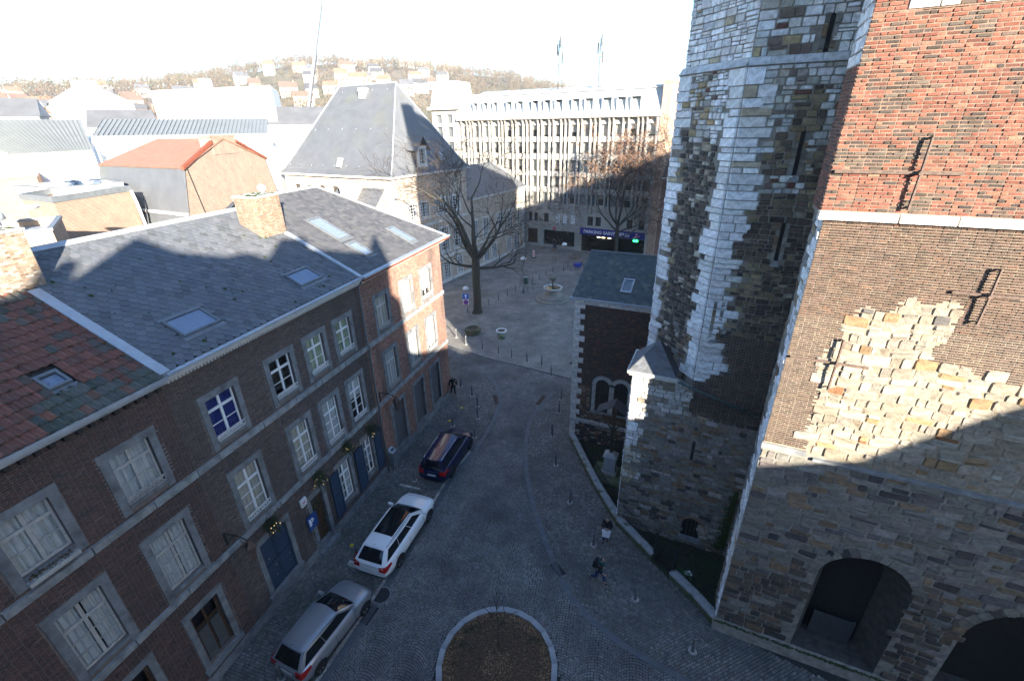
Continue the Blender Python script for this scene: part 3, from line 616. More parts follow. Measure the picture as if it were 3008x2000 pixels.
P = Pieces(); bricks(P, Fe, 0.02, lE, 0, ZE+3, HB_R, .215, .068, .011, lambda a, z: z < ZE-.35+SL*.89*a, .012); P.build('brick', M['brick'], ew, top=60)
rf = slate_roof(HR, [(-.4, -.4), (9.1, -.4), (9.1, 6.3), (3.1, 6.3)], -.4, 9.1, -.4, 6.3, 'rect', [(6.25, 7.25, 2.05, 3.9), (6.5, 7.25, .55, 1.65), (2.55, 3.3, .2, 1.7)], lim=lambda s, d: s > -.42 + (d+.3)*.53, seed=9, step=(.26, .34), pal=[(5, (.085, .085, .09)), (4, (.1, .1, .102)), (2, (.07, .072, .078))])
skylight(HR, 6.25, 7.25, 2.05, 3.9, lab='longest of the skylights on the corner house'); skylight(HR, 6.5, 7.25, .55, 1.65); skylight(HR, 2.55, 3.3, .2, 1.7)
b = MB(); b.slab([rp(9.2, 6.3), rp(3.1, 6.3), HF.p(4.5, -12, ZE), HF.p(9.2, -12, ZE)], .15); b.build('roof', M['slate_sheet'], HR)
b = MB(); b.hexa([q(-.45, -.4, .01), q(-.3, -.4, .01), q(3.25, 6.3, .01), q(3.1, 6.3, .01), q(-.45, -.4, .08), q(-.3, -.4, .08), q(3.25, 6.3, .08), q(3.1, 6.3, .08)]); b.build('verge_cap', M['zinc'], HR)
b = MB(); b.hexa([q(3.1, 6.2, .02), q(9.1, 6.2, .02), q(9.1, 6.36, 0), q(3.1, 6.36, 0), q(3.1, 6.2, .06), q(9.1, 6.2, .06), q(9.1, 6.36, .08), q(3.1, 6.36, .08)]); b.build('ridge_cap', M['zinc'], HR)
b = MB(); b.box(F, -.5, 9.2, .02, .62, ZE-.02, ZE+.06); b.build('gutter', M['zinc'], HR)
b = MB(); b.box(F, -.45, 9.2, .0, .55, ZE-.17, ZE-.025); b.build('fascia', M['fascia'], HR); b = MB(); b.box(F, -.3, 9.2, 0, .3, ZE-.32, ZE-.175); b.build('cornice', M['stone_pale'], HR)
b = MB(); pts = [F.p(9.16, .42, ZE-.1), F.p(9.16, .12, ZE-.5), F.p(9.16, .12, 8.45), F.p(9.16, .2, 8.3), F.p(9.16, .2, 8.05), F.p(9.16, .12, 7.9), F.p(9.16, .15, 4.7), F.p(9.16, .2, 4.5), F.p(9.16, .12, 4.3), F.p(9.16, .12, .05)]; b.tube(pts, .055, 10); b.build('downpipe', M['zinc_dark'], HS, smooth=True)
for hh, s0, s1, ds in ((HL, 18.97, 29.5, 11.4), (HS, 9.2, 18.97, 11.4), (HR, 4.5, 9.2, 11.9)):
    b = MB(); b.face([F.p(s0, -ds, 0), F.p(s1, -ds, 0), F.p(s1, -ds, ZE-.25), F.p(s0, -ds, ZE-.25)]); b.build('back_wall', M['mortar_house'], hh)
b = MB(); b.face([F.p(29.5, 0, 0), F.p(29.5, -11.4, 0), F.p(29.5, -11.4, ZE-.2), F.p(29.5, -5.75, 15), F.p(29.5, 0, ZE-.2)]); b.build('gable_wall', M['mortar_house'], HL)
b = MB(); b.face([F.p(4.5, -11.9, 0), F.p(3.25, -6.3, 0), F.p(3.25, -6.3, 15.2), F.p(4.5, -11.9, ZE)]); b.build('gable_wall', M['mortar_house'], HR)
# ---------------------------------------------------------------- the church: great tower wall, stair turret, buttress
CF = Fr((8.10, 11.73), (.9085, -.4179), (-.4179, -.9085))      # great wall: s from its left corner towards the camera
CH = thing('church_tower', CF.p(5, -6, 0), 'massive old church tower wall of rubble stone and patched brick with round stair turret', 'church')
def rubble(P, F, a0, a1, z0, z1, pal, hh=(.14, .34), ww=(.2, .62), mask=None, split=.3, dep=(.03, .07), j=.25, r=None, amp=.05, jc=.2, gap=.012):
    r = r or rnd; z = z0; wv = lambda a, zz: amp*noise.noise(Vector((a*.8, zz*.5, 1.7)))*(0 if zz < z0+.02 or zz > z1-.02 else 1)
    while z < z1-.03:
        h = r.uniform(*hh); h = z1-z if z1-z-h < hh[0]*.7 else h; a = a0
        while a < a1-.02:
            w = r.uniform(*ww); w = a1-a if a1-a-w < ww[0]*.6 else w
            ca, cz = a+w/2, z+h/2
            if mask is None or mask(ca, cz):
                pl = pal(ca, cz) if callable(pal) else pal
                parts = [(a, a+w, z, z+h)]
                if r.random() < split:
                    if w > h*1.4 and r.random() < .5: k = r.uniform(.35, .65); parts = [(a, a+w*k, z, z+h), (a+w*k, a+w, z, z+h)]
                    elif h > .17: k = r.uniform(.35, .65); parts = [(a, a+w, z, z+h*k), (a, a+w, z+h*k, z+h)]
                for x0, x1, y0, y1 in parts:
                    if pl == 'brick':
                        rows = max(1, int(round((y1-y0)/.07)))
                        for i in range(rows):
                            x = x0; off = .1*(i % 2); yy0, yy1 = y0+(y1-y0)*i/rows, y0+(y1-y0)*(i+1)/rows
                            while x < x1-.03:
                                e = min(x1, x+.2-off); off = 0
                                P[1].add(brickv(F, x+.006, e-.006, yy0+.006, yy1-.006, -.01, .03+r.uniform(-.006, .006)), BOXF, jit(pick(BRK, r), .25, r)); x = e
                        continue
                    v, f_ = stonev(F, x0+gap/2, x1-gap/2, y0+gap/2, y1-gap/2, -.015, r.uniform(*dep), j, r, wv); P[0].add(v, f_, jit(pick(pl, r), jc, r))
            a += w
        z += h
BRK = [(3, (.13, .045, .032)), (3, (.09, .036, .03)), (2, (.05, .032, .03)), (1, (.2, .07, .04))]
# palettes: the stones' own colours
WHITE = [(6, (.638, .649, .649)), (3, (.550, .550, .539)), (1.2, (.748, .759, .759)), (.4, (.396, .341, .242))]
MIX_W = [(5, (.48, .49, .48)), (2.5, (.34, .33, .29)), (1.5, (.33, .26, .15)), (1.6, (.13, .1, .085)), (.8, (.58, .59, .6)), (.8, (.12, .05, .04))]
YEL = [(4, (.19, .155, .092)), (3, (.24, .195, .12)), (3.5, (.1, .08, .06)), (3, (.065, .052, .044)), (.5, (.38, .36, .31))]
BRN = [(4, (.075, .06, .05)), (3, (.1, .08, .06)), (2, (.16, .13, .085)), (3, (.048, .04, .036)), (.4, (.26, .23, .18))]
BLK = [(5, (.057, .051, .046)), (3, (.092, .078, .067)), (1.3, (.253, .218, .161)), (1, (.414, .380, .322)), (1, (.127, .098, .081))]
GRY = [(5, (.2, .195, .178)), (4, (.155, .147, .13)), (2, (.2, .16, .11)), (2, (.16, .11, .068)), (1, (.29, .28, .26)), (.9, (.065, .06, .056))]
BIG = [(5, (.17, .158, .135)), (4, (.14, .13, .112)), (1.6, (.165, .115, .07)), (1.2, (.11, .1, .095)), (.6, (.21, .195, .17)), (.8, (.055, .05, .05))]
PATCHC = [(6, (.229, .204, .163)), (3, (.204, .175, .131)), (2, (.261, .239, .198)), (.6, (.217, .140, .073)), (.12, (.191, .090, .042)), (.12, (.083, .077, .073))]
patch = [(.97, 9.15), (.98, 10.08), (.99, 11.38), (.69, 12.22), (.89, 12.74), (1.08, 13.14), (1.18, 13.7), (1.3, 14.02), (1.96, 13.99), (2.21, 14.36), (3.14, 14.36), (3.32, 13.87), (3.19, 13.51), (3.06, 13.14), (3.36, 12.67), (4.08, 12.6), (4.4, 12.54), (5.01, 12.5), (7, 12.2), (11, 12.0), (11, 9.0)]
def arch_top(s, c, w, zs):
    x = abs(s-c)/(w/2); return zs + (w/2)*math.sqrt(max(0, 1-x*x)) if x < 1 else -1
ARCHES = [(3.78, 2.65, 4.35, .5), (8.2, 3.2, 3.7, .5)]           # centre, width, springing, foot of the two niches
inarch = lambda s, z, m=0: any(abs(s-c) < w/2+m and fz-m < z < arch_top(max(min(s, c+w/2-.001), c-w/2+.001), c, w+2*m, zs)+m*.3 for c, w, zs, fz in ARCHES)
SR = 11.0
b = MB()                                                           # backing sheet with the two arched niches
step = .1; s = -.1
zc = [0]
while s < SR:
    e = min(SR, s+step); m_ = (s+e)/2; hz = None
    for c, w, zs, fz in ARCHES:
        if abs(m_-c) < w/2: hz = (fz, arch_top(m_, c, w, zs))
    for z0, z1 in ([(0, 9.1)] if hz is None else [(0, hz[0]), (hz[1], 9.1)]): b.face([CF.p(s, 0, z0), CF.p(e, 0, z0), CF.p(e, 0, z1), CF.p(s, 0, z1)])
    s = e
for c, w, zs, fz in ARCHES:                                        # splayed niche, flat back
    n = 20; out = [(c-w/2, fz)] + [(c-w/2*math.cos(math.pi*i/n), zs+w/2*math.sin(math.pi*i/n)) for i in range(n+1)] + [(c+w/2, fz)]
    k = .62; inn = [(c+(a-c)*k, fz+.1+(z-fz)*.9 if z > fz else fz+.1) for a, z in out]
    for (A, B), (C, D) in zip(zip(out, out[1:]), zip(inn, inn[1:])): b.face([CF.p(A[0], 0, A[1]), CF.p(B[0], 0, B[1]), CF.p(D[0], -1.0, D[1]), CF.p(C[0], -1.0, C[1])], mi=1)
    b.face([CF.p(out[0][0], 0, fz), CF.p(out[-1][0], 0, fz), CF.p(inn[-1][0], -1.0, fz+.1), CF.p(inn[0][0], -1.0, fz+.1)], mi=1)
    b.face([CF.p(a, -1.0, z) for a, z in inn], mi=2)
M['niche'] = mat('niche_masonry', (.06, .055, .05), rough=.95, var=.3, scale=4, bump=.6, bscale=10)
M['mortar_grey'] = mat('mortar_grey', (.2, .185, .16), rough=.95, var=.25, scale=4, bump=.6, bscale=40)
b.face([CF.p(-.1, 0, 9.1), CF.p(SR, 0, 9.1), CF.p(SR, 0, 16.3), CF.p(-.1, 0, 16.3)], mi=3)
b.face([CF.p(-.22, .03, 16.3), CF.p(SR, .03, 16.3), CF.p(SR, .03, 24), CF.p(-.22, .03, 24)], mi=4)
M['mortar_red'] = mat('mortar_upper', (.165, .112, .082), rough=.95, var=.25, scale=5, bump=.5, bscale=40)
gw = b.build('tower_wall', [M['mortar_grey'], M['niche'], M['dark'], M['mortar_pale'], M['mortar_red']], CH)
b = MB()                                                           # the body behind: flank, upper stage, far side
b.raw([CF.p(SR, -.05, 0), CF.p(19, -.05, 0), CF.p(19, -8, 0), CF.p(SR, -8, 0), CF.p(SR, -.05, 35.2), CF.p(19, -.05, 35.2), CF.p(19, -8, 31), CF.p(SR, -8, 31)], [(0, 1, 5, 4), (1, 2, 6, 5), (2, 3, 7, 6), (4, 5, 6, 7)]); b.face([CF.p(-.22, .03, 24), CF.p(SR, .03, 24), CF.p(SR, .03, 35.2), CF.p(-.22, .03, 35.2)])
RD_ = -1.35                                                        # the front wall stands proud of the body behind it
b.face([CF.p(-.1, 0, 0), CF.p(-.1, RD_, 0), CF.p(-.1, RD_, 16.3), CF.p(-.1, 0, 16.3)]); b.face([CF.p(-.22, .03, 16.3), CF.p(-.22, RD_, 16.3), CF.p(-.22, RD_, 35.2), CF.p(-.22, .03, 35.2)])
b.face([CF.p(-.22, .03, 16.3), CF.p(-.22, RD_, 16.3), CF.p(-.1, RD_, 16.3), CF.p(-.1, .03, 16.3)])
b.face([CF.p(-.22, RD_, 16.3), CF.p(.7, RD_, 16.3), CF.p(.7, RD_, 35.2), CF.p(-.22, RD_, 35.2)]); b.face([CF.p(-.1, RD_, 0), CF.p(.7, RD_, 0), CF.p(.7, RD_, 16.3), CF.p(-.1, RD_, 16.3)])
b.face([CF.p(.7, RD_, 0), CF.p(.7, -8, 0), CF.p(.7, -8, 31), CF.p(.7, RD_, 34.5)])
b.face([CF.p(-.22, .03, 35.2), CF.p(SR, .03, 35.2), CF.p(SR, -8, 31), CF.p(-.22, -8, 31)]); b.face([CF.p(.7, -8, 0), CF.p(SR, -8, 0), CF.p(SR, -8, 31), CF.p(.7, -8, 31)])
b.build('tower_body', M['mortar_grey'], CH)
PS, PB = Pieces(), Pieces(); rc = random.Random(21)
RED = [(5, (.165, .056, .036)), (4, (.19, .07, .045)), (2, (.135, .05, .034)), (1.6, (.05, .037, .031)), (1.2, (.08, .056, .043)), (.6, (.21, .105, .068))]
BROWN = [(5, (.066, .037, .026)), (4, (.055, .033, .025)), (2, (.077, .045, .033)), (1, (.040, .028, .022)), (.5, (.102, .052, .034))]
DKB = [(5, (.056, .035, .028)), (3, (.072, .045, .033)), (2, (.041, .028, .022))]
FU_ = Fr(CF.p(0, .03, 0), CF.u, CF.n)
dark_bl = lambda s, z: (pick([(3, (.055, .042, .034)), (2, (.08, .065, .05)), (1, (.2, .07, .042))], rc) if noise.noise(Vector((s*.9, z*1.5, 9))) > .28 else pick(RED, rc))
bricks(PB, FU_, -.22, SR, 16.44, 20.55, dark_bl, .25, .08, .021, None, .014, .3, rc, uneven=.012)
bricks(PB, FU_, -.22, SR, 20.87, 23.5, dark_bl, .25, .08, .021, None, .014, .3, rc, uneven=.012)
a = -.22
while a < SR:                                                     # white blocks in the top course
    e = a + rc.uniform(.3, .6)
    if rc.random() < .75: PS.add(brickv(FU_, a+.006, e-.006, 20.56, 20.86, -.01, .03, .012), BOXF, jit((.5, .48, .44), .1, rc))
    else: bricks(PB, FU_, a, e, 20.56, 20.86, RED, .25, .082, .016, None, .018, .2, rc)
    a = e
rag = lambda s, z: (s + .16*noise.noise(Vector((s*2.3, z*2.3, 8))), z + .2*noise.noise(Vector((s*2.1, z*2.6, 18))))
npatch = lambda s, z: not inpoly(*rag(s, z), patch)
bricks(PB, CF, -.1, SR, 13.6, 16.2, BROWN, .21, .066, .011, npatch, .014, .2, rc)
bricks(PB, CF, -.1, SR, 9.25, 13.6, DKB, .215, .066, .017, npatch, .014, .2, rc)
rubble((PS, PB), CF, .6, SR, 9.15, 14.45, PATCHC, (.14, .33), (.2, .7), lambda s, z: inpoly(*rag(s, z), patch), .4, (.002, .04), .14, rc, .1, .15, .002)
def lowpal(s, z):  # dirty stones low down, their colour also darkened for shade and lens falloff
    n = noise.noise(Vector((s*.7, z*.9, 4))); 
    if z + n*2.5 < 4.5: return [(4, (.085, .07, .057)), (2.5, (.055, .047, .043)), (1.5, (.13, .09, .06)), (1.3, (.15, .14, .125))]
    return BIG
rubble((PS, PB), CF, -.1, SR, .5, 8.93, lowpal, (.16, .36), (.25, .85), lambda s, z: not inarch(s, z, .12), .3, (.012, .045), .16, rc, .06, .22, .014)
for c, w, zs, fz in ARCHES:                                       # arch stones
    n = 17
    for i in range(n):
        t0, t1 = math.pi*(i+.04)/n, math.pi*(i+.96)/n; r0, r1 = w/2, w/2+.3+rc.uniform(-.03, .05)
        q4 = [(c-r0*math.cos(t0), zs+r0*math.sin(t0)), (c-r1*math.cos(t0), zs+r1*math.sin(t0)), (c-r1*math.cos(t1), zs+r1*math.sin(t1)), (c-r0*math.cos(t1), zs+r0*math.sin(t1))]
        PS.add([CF.p(x, -.02, z) for x, z in q4] + [CF.p(x, .04, z) for x, z in q4], BOXF, jit(pick(BIG, rc), .25, rc))
# the tower's left return: brick above, pale quoins below
FRt = Fr(CF.p(-.1, 0, 0), -CF.n, -CF.u); FRu = Fr(CF.p(-.22, 0, 0), -CF.n, -CF.u)
bricks(PB, FRu, -.03, 1.35, 16.4, 19.6, [(4, (.16, .07, .05)), (3, (.2, .085, .055)), (2, (.09, .06, .05))], .25, .082, .016, None, .018, .2, rc)
rubble((PS, PB), FRu, -.03, 1.35, 19.6, 23.5, WHITE, (.25, .4), (.4, .7), None, .1, (.01, .03), .08, rc, .0, .12)
rubble((PS, PB), FRt, 0, 1.35, .3, 16.25, lambda s, z: WHITE if s < .8 else GRY, (.2, .4), (.35, .7), None, .15, (.01, .035), .1, rc, .0, .15)
CHURCH_P = (PS, PB)
# string courses and ledge
P = Pieces(); a = -.26
while a < SR-.1:
    e = min(SR, a+rc.uniform(1.1, 2.0)); P.add(brickv(CF, a+.004, e-.004, 16.2, 16.43, -.02, .14, .02), BOXF, jit((.62, .59, .53), .08, rc)); a = e
P.build('string_course', M['stone'], gw, top=60)
b = MB(); b.box(CF, 1.3, SR, -.02, .1, 8.93, 9.03); b.box(CF, -.14, 1.1, -.02, .05, 9.0, 9.2); b.build('ledge', M['bluestone'], gw)
b = MB(); b.hexa([CF.p(-.2, 0, .0), CF.p(SR, 0, 0), CF.p(SR, .22, 0), CF.p(-.2, .22, 0), CF.p(-.2, 0, .5), CF.p(SR, 0, .5), CF.p(SR, .14, .42), CF.p(-.2, .14, .42)]); pl = b.build('plinth', M['mortar_grey'], gw)
b = MB()
for i in range(700):
    s_, z = rc.uniform(-.2, SR), .44; t = rc.uniform(.02, .07); x = np.array(CF.p(s_, rc.uniform(.05, .15), .44))
    b.raw([tuple(x+np.array(o)*t) for o in ((-1, -.6, 0), (1, -.5, 0), (.6, .9, 0), (-.8, .7, 0), (0, 0, .6))], [(0, 1, 4), (1, 2, 4), (2, 3, 4), (3, 0, 4)])
b.build('moss_tufts', M['moss'], pl, kind='stuff')
M['barrier_dark'] = mat('barrier_dark', (.05, .055, .06), rough=.6, var=.1)
b = MB(); b.box(CF, 3.15, 4.35, -.82, -.76, .62, 1.75); b.box(CF, 3.1, 3.16, -.82, -.74, .6, 1.8); b.box(CF, 4.35, 4.41, -.82, -.74, .6, 1.8); b.build('niche_barrier', M['barrier_dark'], CH)
# wall anchors
def anchor(sv, zv0, zv1, zh, s0, s1, up=.03):
    b = MB(); b.tube([CF.p(sv, up+.12, zv0), CF.p(sv, up+.14, zh), CF.p(sv, up+.12, zv1)], .035, 6); b.box(CF, s0, s1, up+.02, up+.06, zh-.035, zh+.035); b.tube([CF.p(sv, up-.05, zh), CF.p(sv, up+.2, zh)], .05, 8)
    for z in (zv0+.05, zv1-.05): b.tube([CF.p(sv, up, z), CF.p(sv, up+.13, z)], .025, 6)
    b.build('wall_anchor', M['rust'], CH)
anchor(1.5, 16.54, 18.15, 17.36, -.15, 2.3, .04); anchor(3.6, 13.93, 15.33, 14.66, 2.93, 4.3); anchor(1.09, 11.49, 13.07, 12.32, -.02, 1.86)
# --- stair turret, octagonal, in the corner behind the great wall
TF = Fr(CF.p(-4.84, -3.82, 0), CF.u, CF.n)                        # its broad front face
T0 = 2.35; side = 3.1
TL = TF.turned(T0, 0, 0); TL = Fr(TF.p(T0, 0, 0), -(TF.u*math.cos(R(45)) + TF.n*math.sin(R(45))), -TF.u*math.sin(R(45)) + TF.n*math.cos(R(45)))   # run goes back-left from the corner
tl1 = TL.p(side, 0, 0)[:2]; TLL = Fr(tl1, -TF.n, -TF.u)
ZS, ZT = 20.04, 30.0; set_ = .15
def octa(z0, z1, ins, mi=0):
    P4 = []
    c = np.array(TF.p(T0+side/2, -side*1.207, 0))
    for i in range(8):
        a = R(22.5 + 45*i); rr = (side/2)/math.sin(R(22.5)) - ins; P4.append(tuple((c + rr*(math.cos(a)*TF.u + math.sin(a)*TF.n))[:2]))
    return P4
b = MB(); lo = octa(0, ZS, .0); hi = octa(0, 0, set_)
b.raw([(*p, 0) for p in lo] + [(*p, ZS) for p in lo], [(i, (i+1) % 8, 8+(i+1) % 8, 8+i) for i in range(8)])
b.raw([(*p, ZS+.12) for p in hi] + [(*p, ZT) for p in hi], [(i, (i+1) % 8, 8+(i+1) % 8, 8+i) for i in range(8)] + [tuple(range(8, 16))])
b.raw([(*p, ZS) for p in lo] + [(*p, ZS+.12) for p in hi], [(i, (i+1) % 8, 8+(i+1) % 8, 8+i) for i in range(8)])
tu = b.build('stair_turret', M['mortar_grey'], CH)
quo = lambda z: .85 + .35*math.sin(z*1.35+1) + .35*noise.noise(Vector((0, z*2.1, 5))) + (.25 if z < 12 else 0)
QR = []; z = 8.9
while z < ZS-.05:
    h_ = rc.uniform(.17, .36); h_ = ZS-.03-z if ZS-.03-z < .5 else h_; k_ = rc.random()
    QR.append((z, z+h_, .5 + .55*k_ + .35*max(0, noise.noise(Vector((1, z*.8, 2)))) + rc.uniform(-.1, .1), .85 - .4*k_ + rc.uniform(-.12, .12), .5 + rc.uniform(-.15, .4))); z += h_
def qlen(z, i):
    for q in QR:
        if q[0] <= z < q[1]: return q[i]
    return 0
def pal_front(s, z):                                              # s from the corner towards the great wall
    n = noise.noise(Vector((s*.8, z*.7, 2)))
    if z > ZS: return 'brick' if n > .42 else MIX_W if n > .1 else WHITE
    if z > 17.6: return MIX_W if n < .25 else YEL
    if z > 16.3: return MIX_W if n < -.2 else YEL
    if z > 13.2: return BRN if n < .12 else YEL
    if z > 11.1: return YEL if n < .1 else BRN
    return BLK
quoL = lambda z: .62 + .25*math.sin(z*1.7) + .3*noise.noise(Vector((4, z*1.9, 5)))
def pal_left(s, z):                                               # s from the same corner, going back
    n = noise.noise(Vector((s*.8, z*.7, 7)))
    if z > ZS: return WHITE if n < .15 else MIX_W
    if z > 17.8: return WHITE if s < 1.2 or s > 2.6 else (MIX_W if n < .1 else BLK)
    if z < 11: return GRY if n < 0 else BLK
    return BLK if s < 2.2 or n > 0 else YEL
TFc = Fr(TF.p(T0, 0, 0), TF.u, TF.n)
slits = [(1.92, 20.15, 21.25), (1.9, 16.9, 18.2), (1.95, 14.1, 15.4), (.46, 10.9, 12.4)]
mslit = lambda s, z: not any(abs(s-c) < .2 and z0-.05 < z < z1+.05 for c, z0, z1 in slits)
rubble((PS, PB), TFc, 0.5, 3.1, 11.1, ZS-.02, pal_front, (.1, .24), (.16, .5), lambda s, z: mslit(s, z) and s > qlen(z, 2)+.06, .3, (.02, .06), .2, rc, .05, .22, .014)
bricks(PB, TFc, 0.0, 3.1, 7.0, 11.1, [(5, (.045, .032, .029)), (3, (.065, .042, .036)), (1.5, (.03, .026, .026)), (.5, (.13, .07, .05))], .2, .064, .012, lambda s, z: s > qlen(z, 2)+.05, .012, .25, rc)
for z0, z1, lf, ll, lr in QR:
    for Fx, L0, L1 in ((TFc, 0, lf), (TL, 0, ll), (TL, side-lr, side), (TLL, 0, lf*.8)):
        cut = [L0, L1] if L1-L0 < .8 or rc.random() < .5 else [L0, L0+(L1-L0)*rc.uniform(.4, .6), L1]
        for a, e in zip(cut, cut[1:]):
            if Fx is TL and L0 > 0 and rc.random() < .14: continue
            v, f_ = stonev(Fx, a+.005, e-.005, z0+.006, z1-.006, -.015, rc.uniform(.035, .06), .06, rc); PS.add(v, f_, jit(pick(WHITE, rc), .14, rc))
rubble((PS, PB), TL, 0.4, side-.3, 8.6, ZS-.02, pal_left, (.1, .25), (.16, .45), lambda s, z: qlen(z, 3)+.06 < s < side-qlen(z, 4)-.05, .35, (.02, .07), .24, rc, .05, .22, .014)
rubble((PS, PB), TLL, .4, 2.5, 8.6, ZS-.02, lambda s, z: GRY, (.15, .3), (.3, .6), None, .3, (.02, .05), .2, rc, .05, .2)
TFu = Fr(TFc.p(.06, -set_*.924, 0), TF.u, TF.n); TLu = Fr(TL.p(.06, -set_*.924, 0), TL.u, TL.n); TLLu = Fr(TLL.p(.06, -set_*.924, 0), TLL.u, TLL.n)
rubble((PS, PB), TFu, 0, 3.0, ZS+.22, 23, pal_front, (.16, .3), (.22, .6), mslit, .3, (.02, .045), .14, rc, .03, .16)
rubble((PS, PB), TLu, 0, side-.12, ZS+.22, 23, pal_left, (.16, .3), (.22, .6), None, .3, (.02, .045), .14, rc, .03, .16)
rubble((PS, PB), TLLu, 0, 2.3, ZS+.22, 23, WHITE, (.16, .3), (.22, .6), None, .3, (.02, .045), .14, rc, .03, .16)
for Fx, L_ in ((TFc, 3.1), (TL, side), (TLL, 2.4)):              # sloped string course
    a = -.0
    while a < L_-.05:
        e = min(L_, a+rc.uniform(.45, .8)); v = [Fx.p(a+.004, .0, ZS-.02), Fx.p(e-.004, .0, ZS-.02), Fx.p(e-.004, -.16, ZS+.24), Fx.p(a+.004, -.16, ZS+.24), Fx.p(a+.006, .1, ZS), Fx.p(e-.006, .1, ZS), Fx.p(e-.006, -.05, ZS+.22), Fx.p(a+.006, -.05, ZS+.22)]
        PS.add(v, BOXF, jit((.42, .43, .43), .12, rc)); a = e
for c, z0, z1 in slits:
    Fx = TFu if z0 > ZS else TFc
    b = MB(); b.box(Fx, c-.06, c+.06, -.02, .012, z0, z1); sl_ = b.build('arrow_slit', M['dark'], tu)
    b = MB(); z = z0
    while z < z1:
        e = min(z1, z+rc.uniform(.2, .34)); PS.add(brickv(Fx, c-.2, c-.065, z+.006, e-.006, -.02, .06+rc.uniform(-.01, .02), .008), BOXF, jit(pick(GRY, rc), .2, rc)); PS.add(brickv(Fx, c+.065, c+.2, z+.006, e-.006, -.02, .05+rc.uniform(-.01, .02), .008), BOXF, jit(pick(GRY, rc), .2, rc)); z = e
    b = MB(); b.hexa([Fx.p(c-.16, -.01, z0-.2), Fx.p(c+.16, -.01, z0-.2), Fx.p(c+.16, .1, z0-.2), Fx.p(c-.16, .1, z0-.2), Fx.p(c-.065, -.01, z0), Fx.p(c+.065, -.01, z0), Fx.p(c+.065, .03, z0), Fx.p(c-.065, .03, z0)]); b.build('slit_sill', M['bluestone'], sl_)
# --- lower stone block with the pyramid-capped buttress
BF = Fr(CF.p(-4.84, -3.7, .33), CF.u, CF.n)
BFL = Fr(BF.p(-.08, 0, 0), -BF.n, -BF.u)
b = MB(); b.box(BF, -.08, 5.5, -3.2, 0, -.5, 7.2); b.raw([BF.p(1.75, 0, 7.2), BF.p(5.5, 0, 7.2), BF.p(5.5, 0, 7.3), BF.p(1.75, 0, 8.4), BF.p(1.75, -.4, 7.2), BF.p(5.5, -.4, 7.2), BF.p(5.5, -.4, 7.3), BF.p(1.75, -.4, 8.4)], [(0, 1, 2, 3), (3, 2, 6, 7)])
b.box(BF, -.08, 1.75, -2.0, 0, 7.2, 8.55)
bu = b.build('buttress', M['mortar_grey'], CH)
pipe_z = lambda s: 8.46 - .283*(s-1.8)
def pal_bu(s, z):
    n = noise.noise(Vector((s*.8, z*.8, 12)))
    if s < .5+.2*math.sin(z*5): return WHITE if z > 4.6 else ([(2, (.4, .37, .3)), (2, (.3, .26, .18)), (1, (.45, .45, .44))] if z > 2.5 else GRY)
    if z > 6.9: return [(4, (.4, .4, .38)), (2, (.3, .28, .24)), (1, (.2, .18, .14))] if s < 2.6 else BLK
    if z < 2 and n > .25: return BLK
    return GRY
mbu = lambda s, z: z < (8.5 if s < 1.75 else pipe_z(s)-.12) and not (abs(s-2.84) < .13 and 4.6 < z < 5.7) and not (abs(s-3.37) < .5 and z < 1.45) and not (s > 2.4 and z > 7.0 - .25*noise.noise(Vector((s*2, 1, 1))))
rubble((PS, PB), BF, -.08, 5.5, -.33, 8.5, pal_bu, (.12, .26), (.2, .6), mbu, .3, (.02, .06), .2, rc, .05, .2, .013)
bricks(PB, BF, 1.9, 5.5, 6.9, 8.5, [(5, (.045, .034, .031)), (3, (.065, .045, .038))], .2, .064, .012, lambda s, z: z < pipe_z(s)-.08 and not mbu(s, z), .02, .25, rc)
rubble((PS, PB), BFL, 0, 2.2, -.33, 8.5, lambda s, z: WHITE if s < .5 else GRY, (.14, .26), (.25, .6), None, .3, (.02, .05), .2, rc, .04, .18)
b = MB(); e = [BF.p(-.22, .16, 8.62), BF.p(1.72, .16, 8.62), BF.p(1.72, -1.8, 8.62), BF.p(-.22, -1.8, 8.62)]; ap = BF.p(.8, -.85, 9.78)
for i in range(4): b.face([e[i], e[(i+1) % 4], ap])
b.face(e[::-1]); cap = b.build('buttress_roof', M['slate_sheet'], CH)
P = Pieces()
for i in (0, 3):                                                  # slates on the two faces one sees
    A, B, T = np.array(e[i]), np.array(e[(i+1) % 4]), np.array(ap); nn = np.cross(B-A, T-A); nn /= np.linalg.norm(nn); nn = nn if nn[2] > 0 else -nn; rows = 11
    for k in range(rows):
        t0, t1 = k/rows, min(1, (k+1.25)/rows); L0 = A+(T-A)*t0; R0 = B+(T-B)*t0; L1 = A+(T-A)*t1; R1 = B+(T-B)*t1; n = max(1, int(np.linalg.norm(R0-L0)/.19))
        for j in range(n):
            f0, f1 = (j+.02)/n, (j+.98)/n; v = [L0+(R0-L0)*f0+nn*.028, L0+(R0-L0)*f1+nn*.028, L1+(R1-L1)*f1+nn*.008, L1+(R1-L1)*f0+nn*.008]; lo_ = [x-nn*.02 for x in v]
            P.add([tuple(x) for x in lo_+v], BOXF, jit(pick(SLT, rc), .15, rc))
P.build('slate', M['slate'], cap)
b = MB(); b.box(BF, -.27, 1.77, .1, .22, 8.5, 8.62); b.box(BF, -.3, -.12, -2.0, .1, 8.5, 8.62); b.box(BF, -.2, 1.85, -.02, .12, 8.38, 8.5); b.build('buttress_cornice', M['stone_pale'], CH)
b = MB(); b.tube([BF.p(1.8, .12, 8.46), BF.p(4.85, .12, 7.6)], .05, 8); b.build('rain_pipe', mat('verdigris', (.05, .09, .085), rough=.7, var=.3, scale=10), CH, smooth=True)
b = MB(); b.tube([BF.p(5.1, .16, 23), BF.p(5.1, .16, 7.6), BF.p(5.12, .2, .2)], .07, 10)
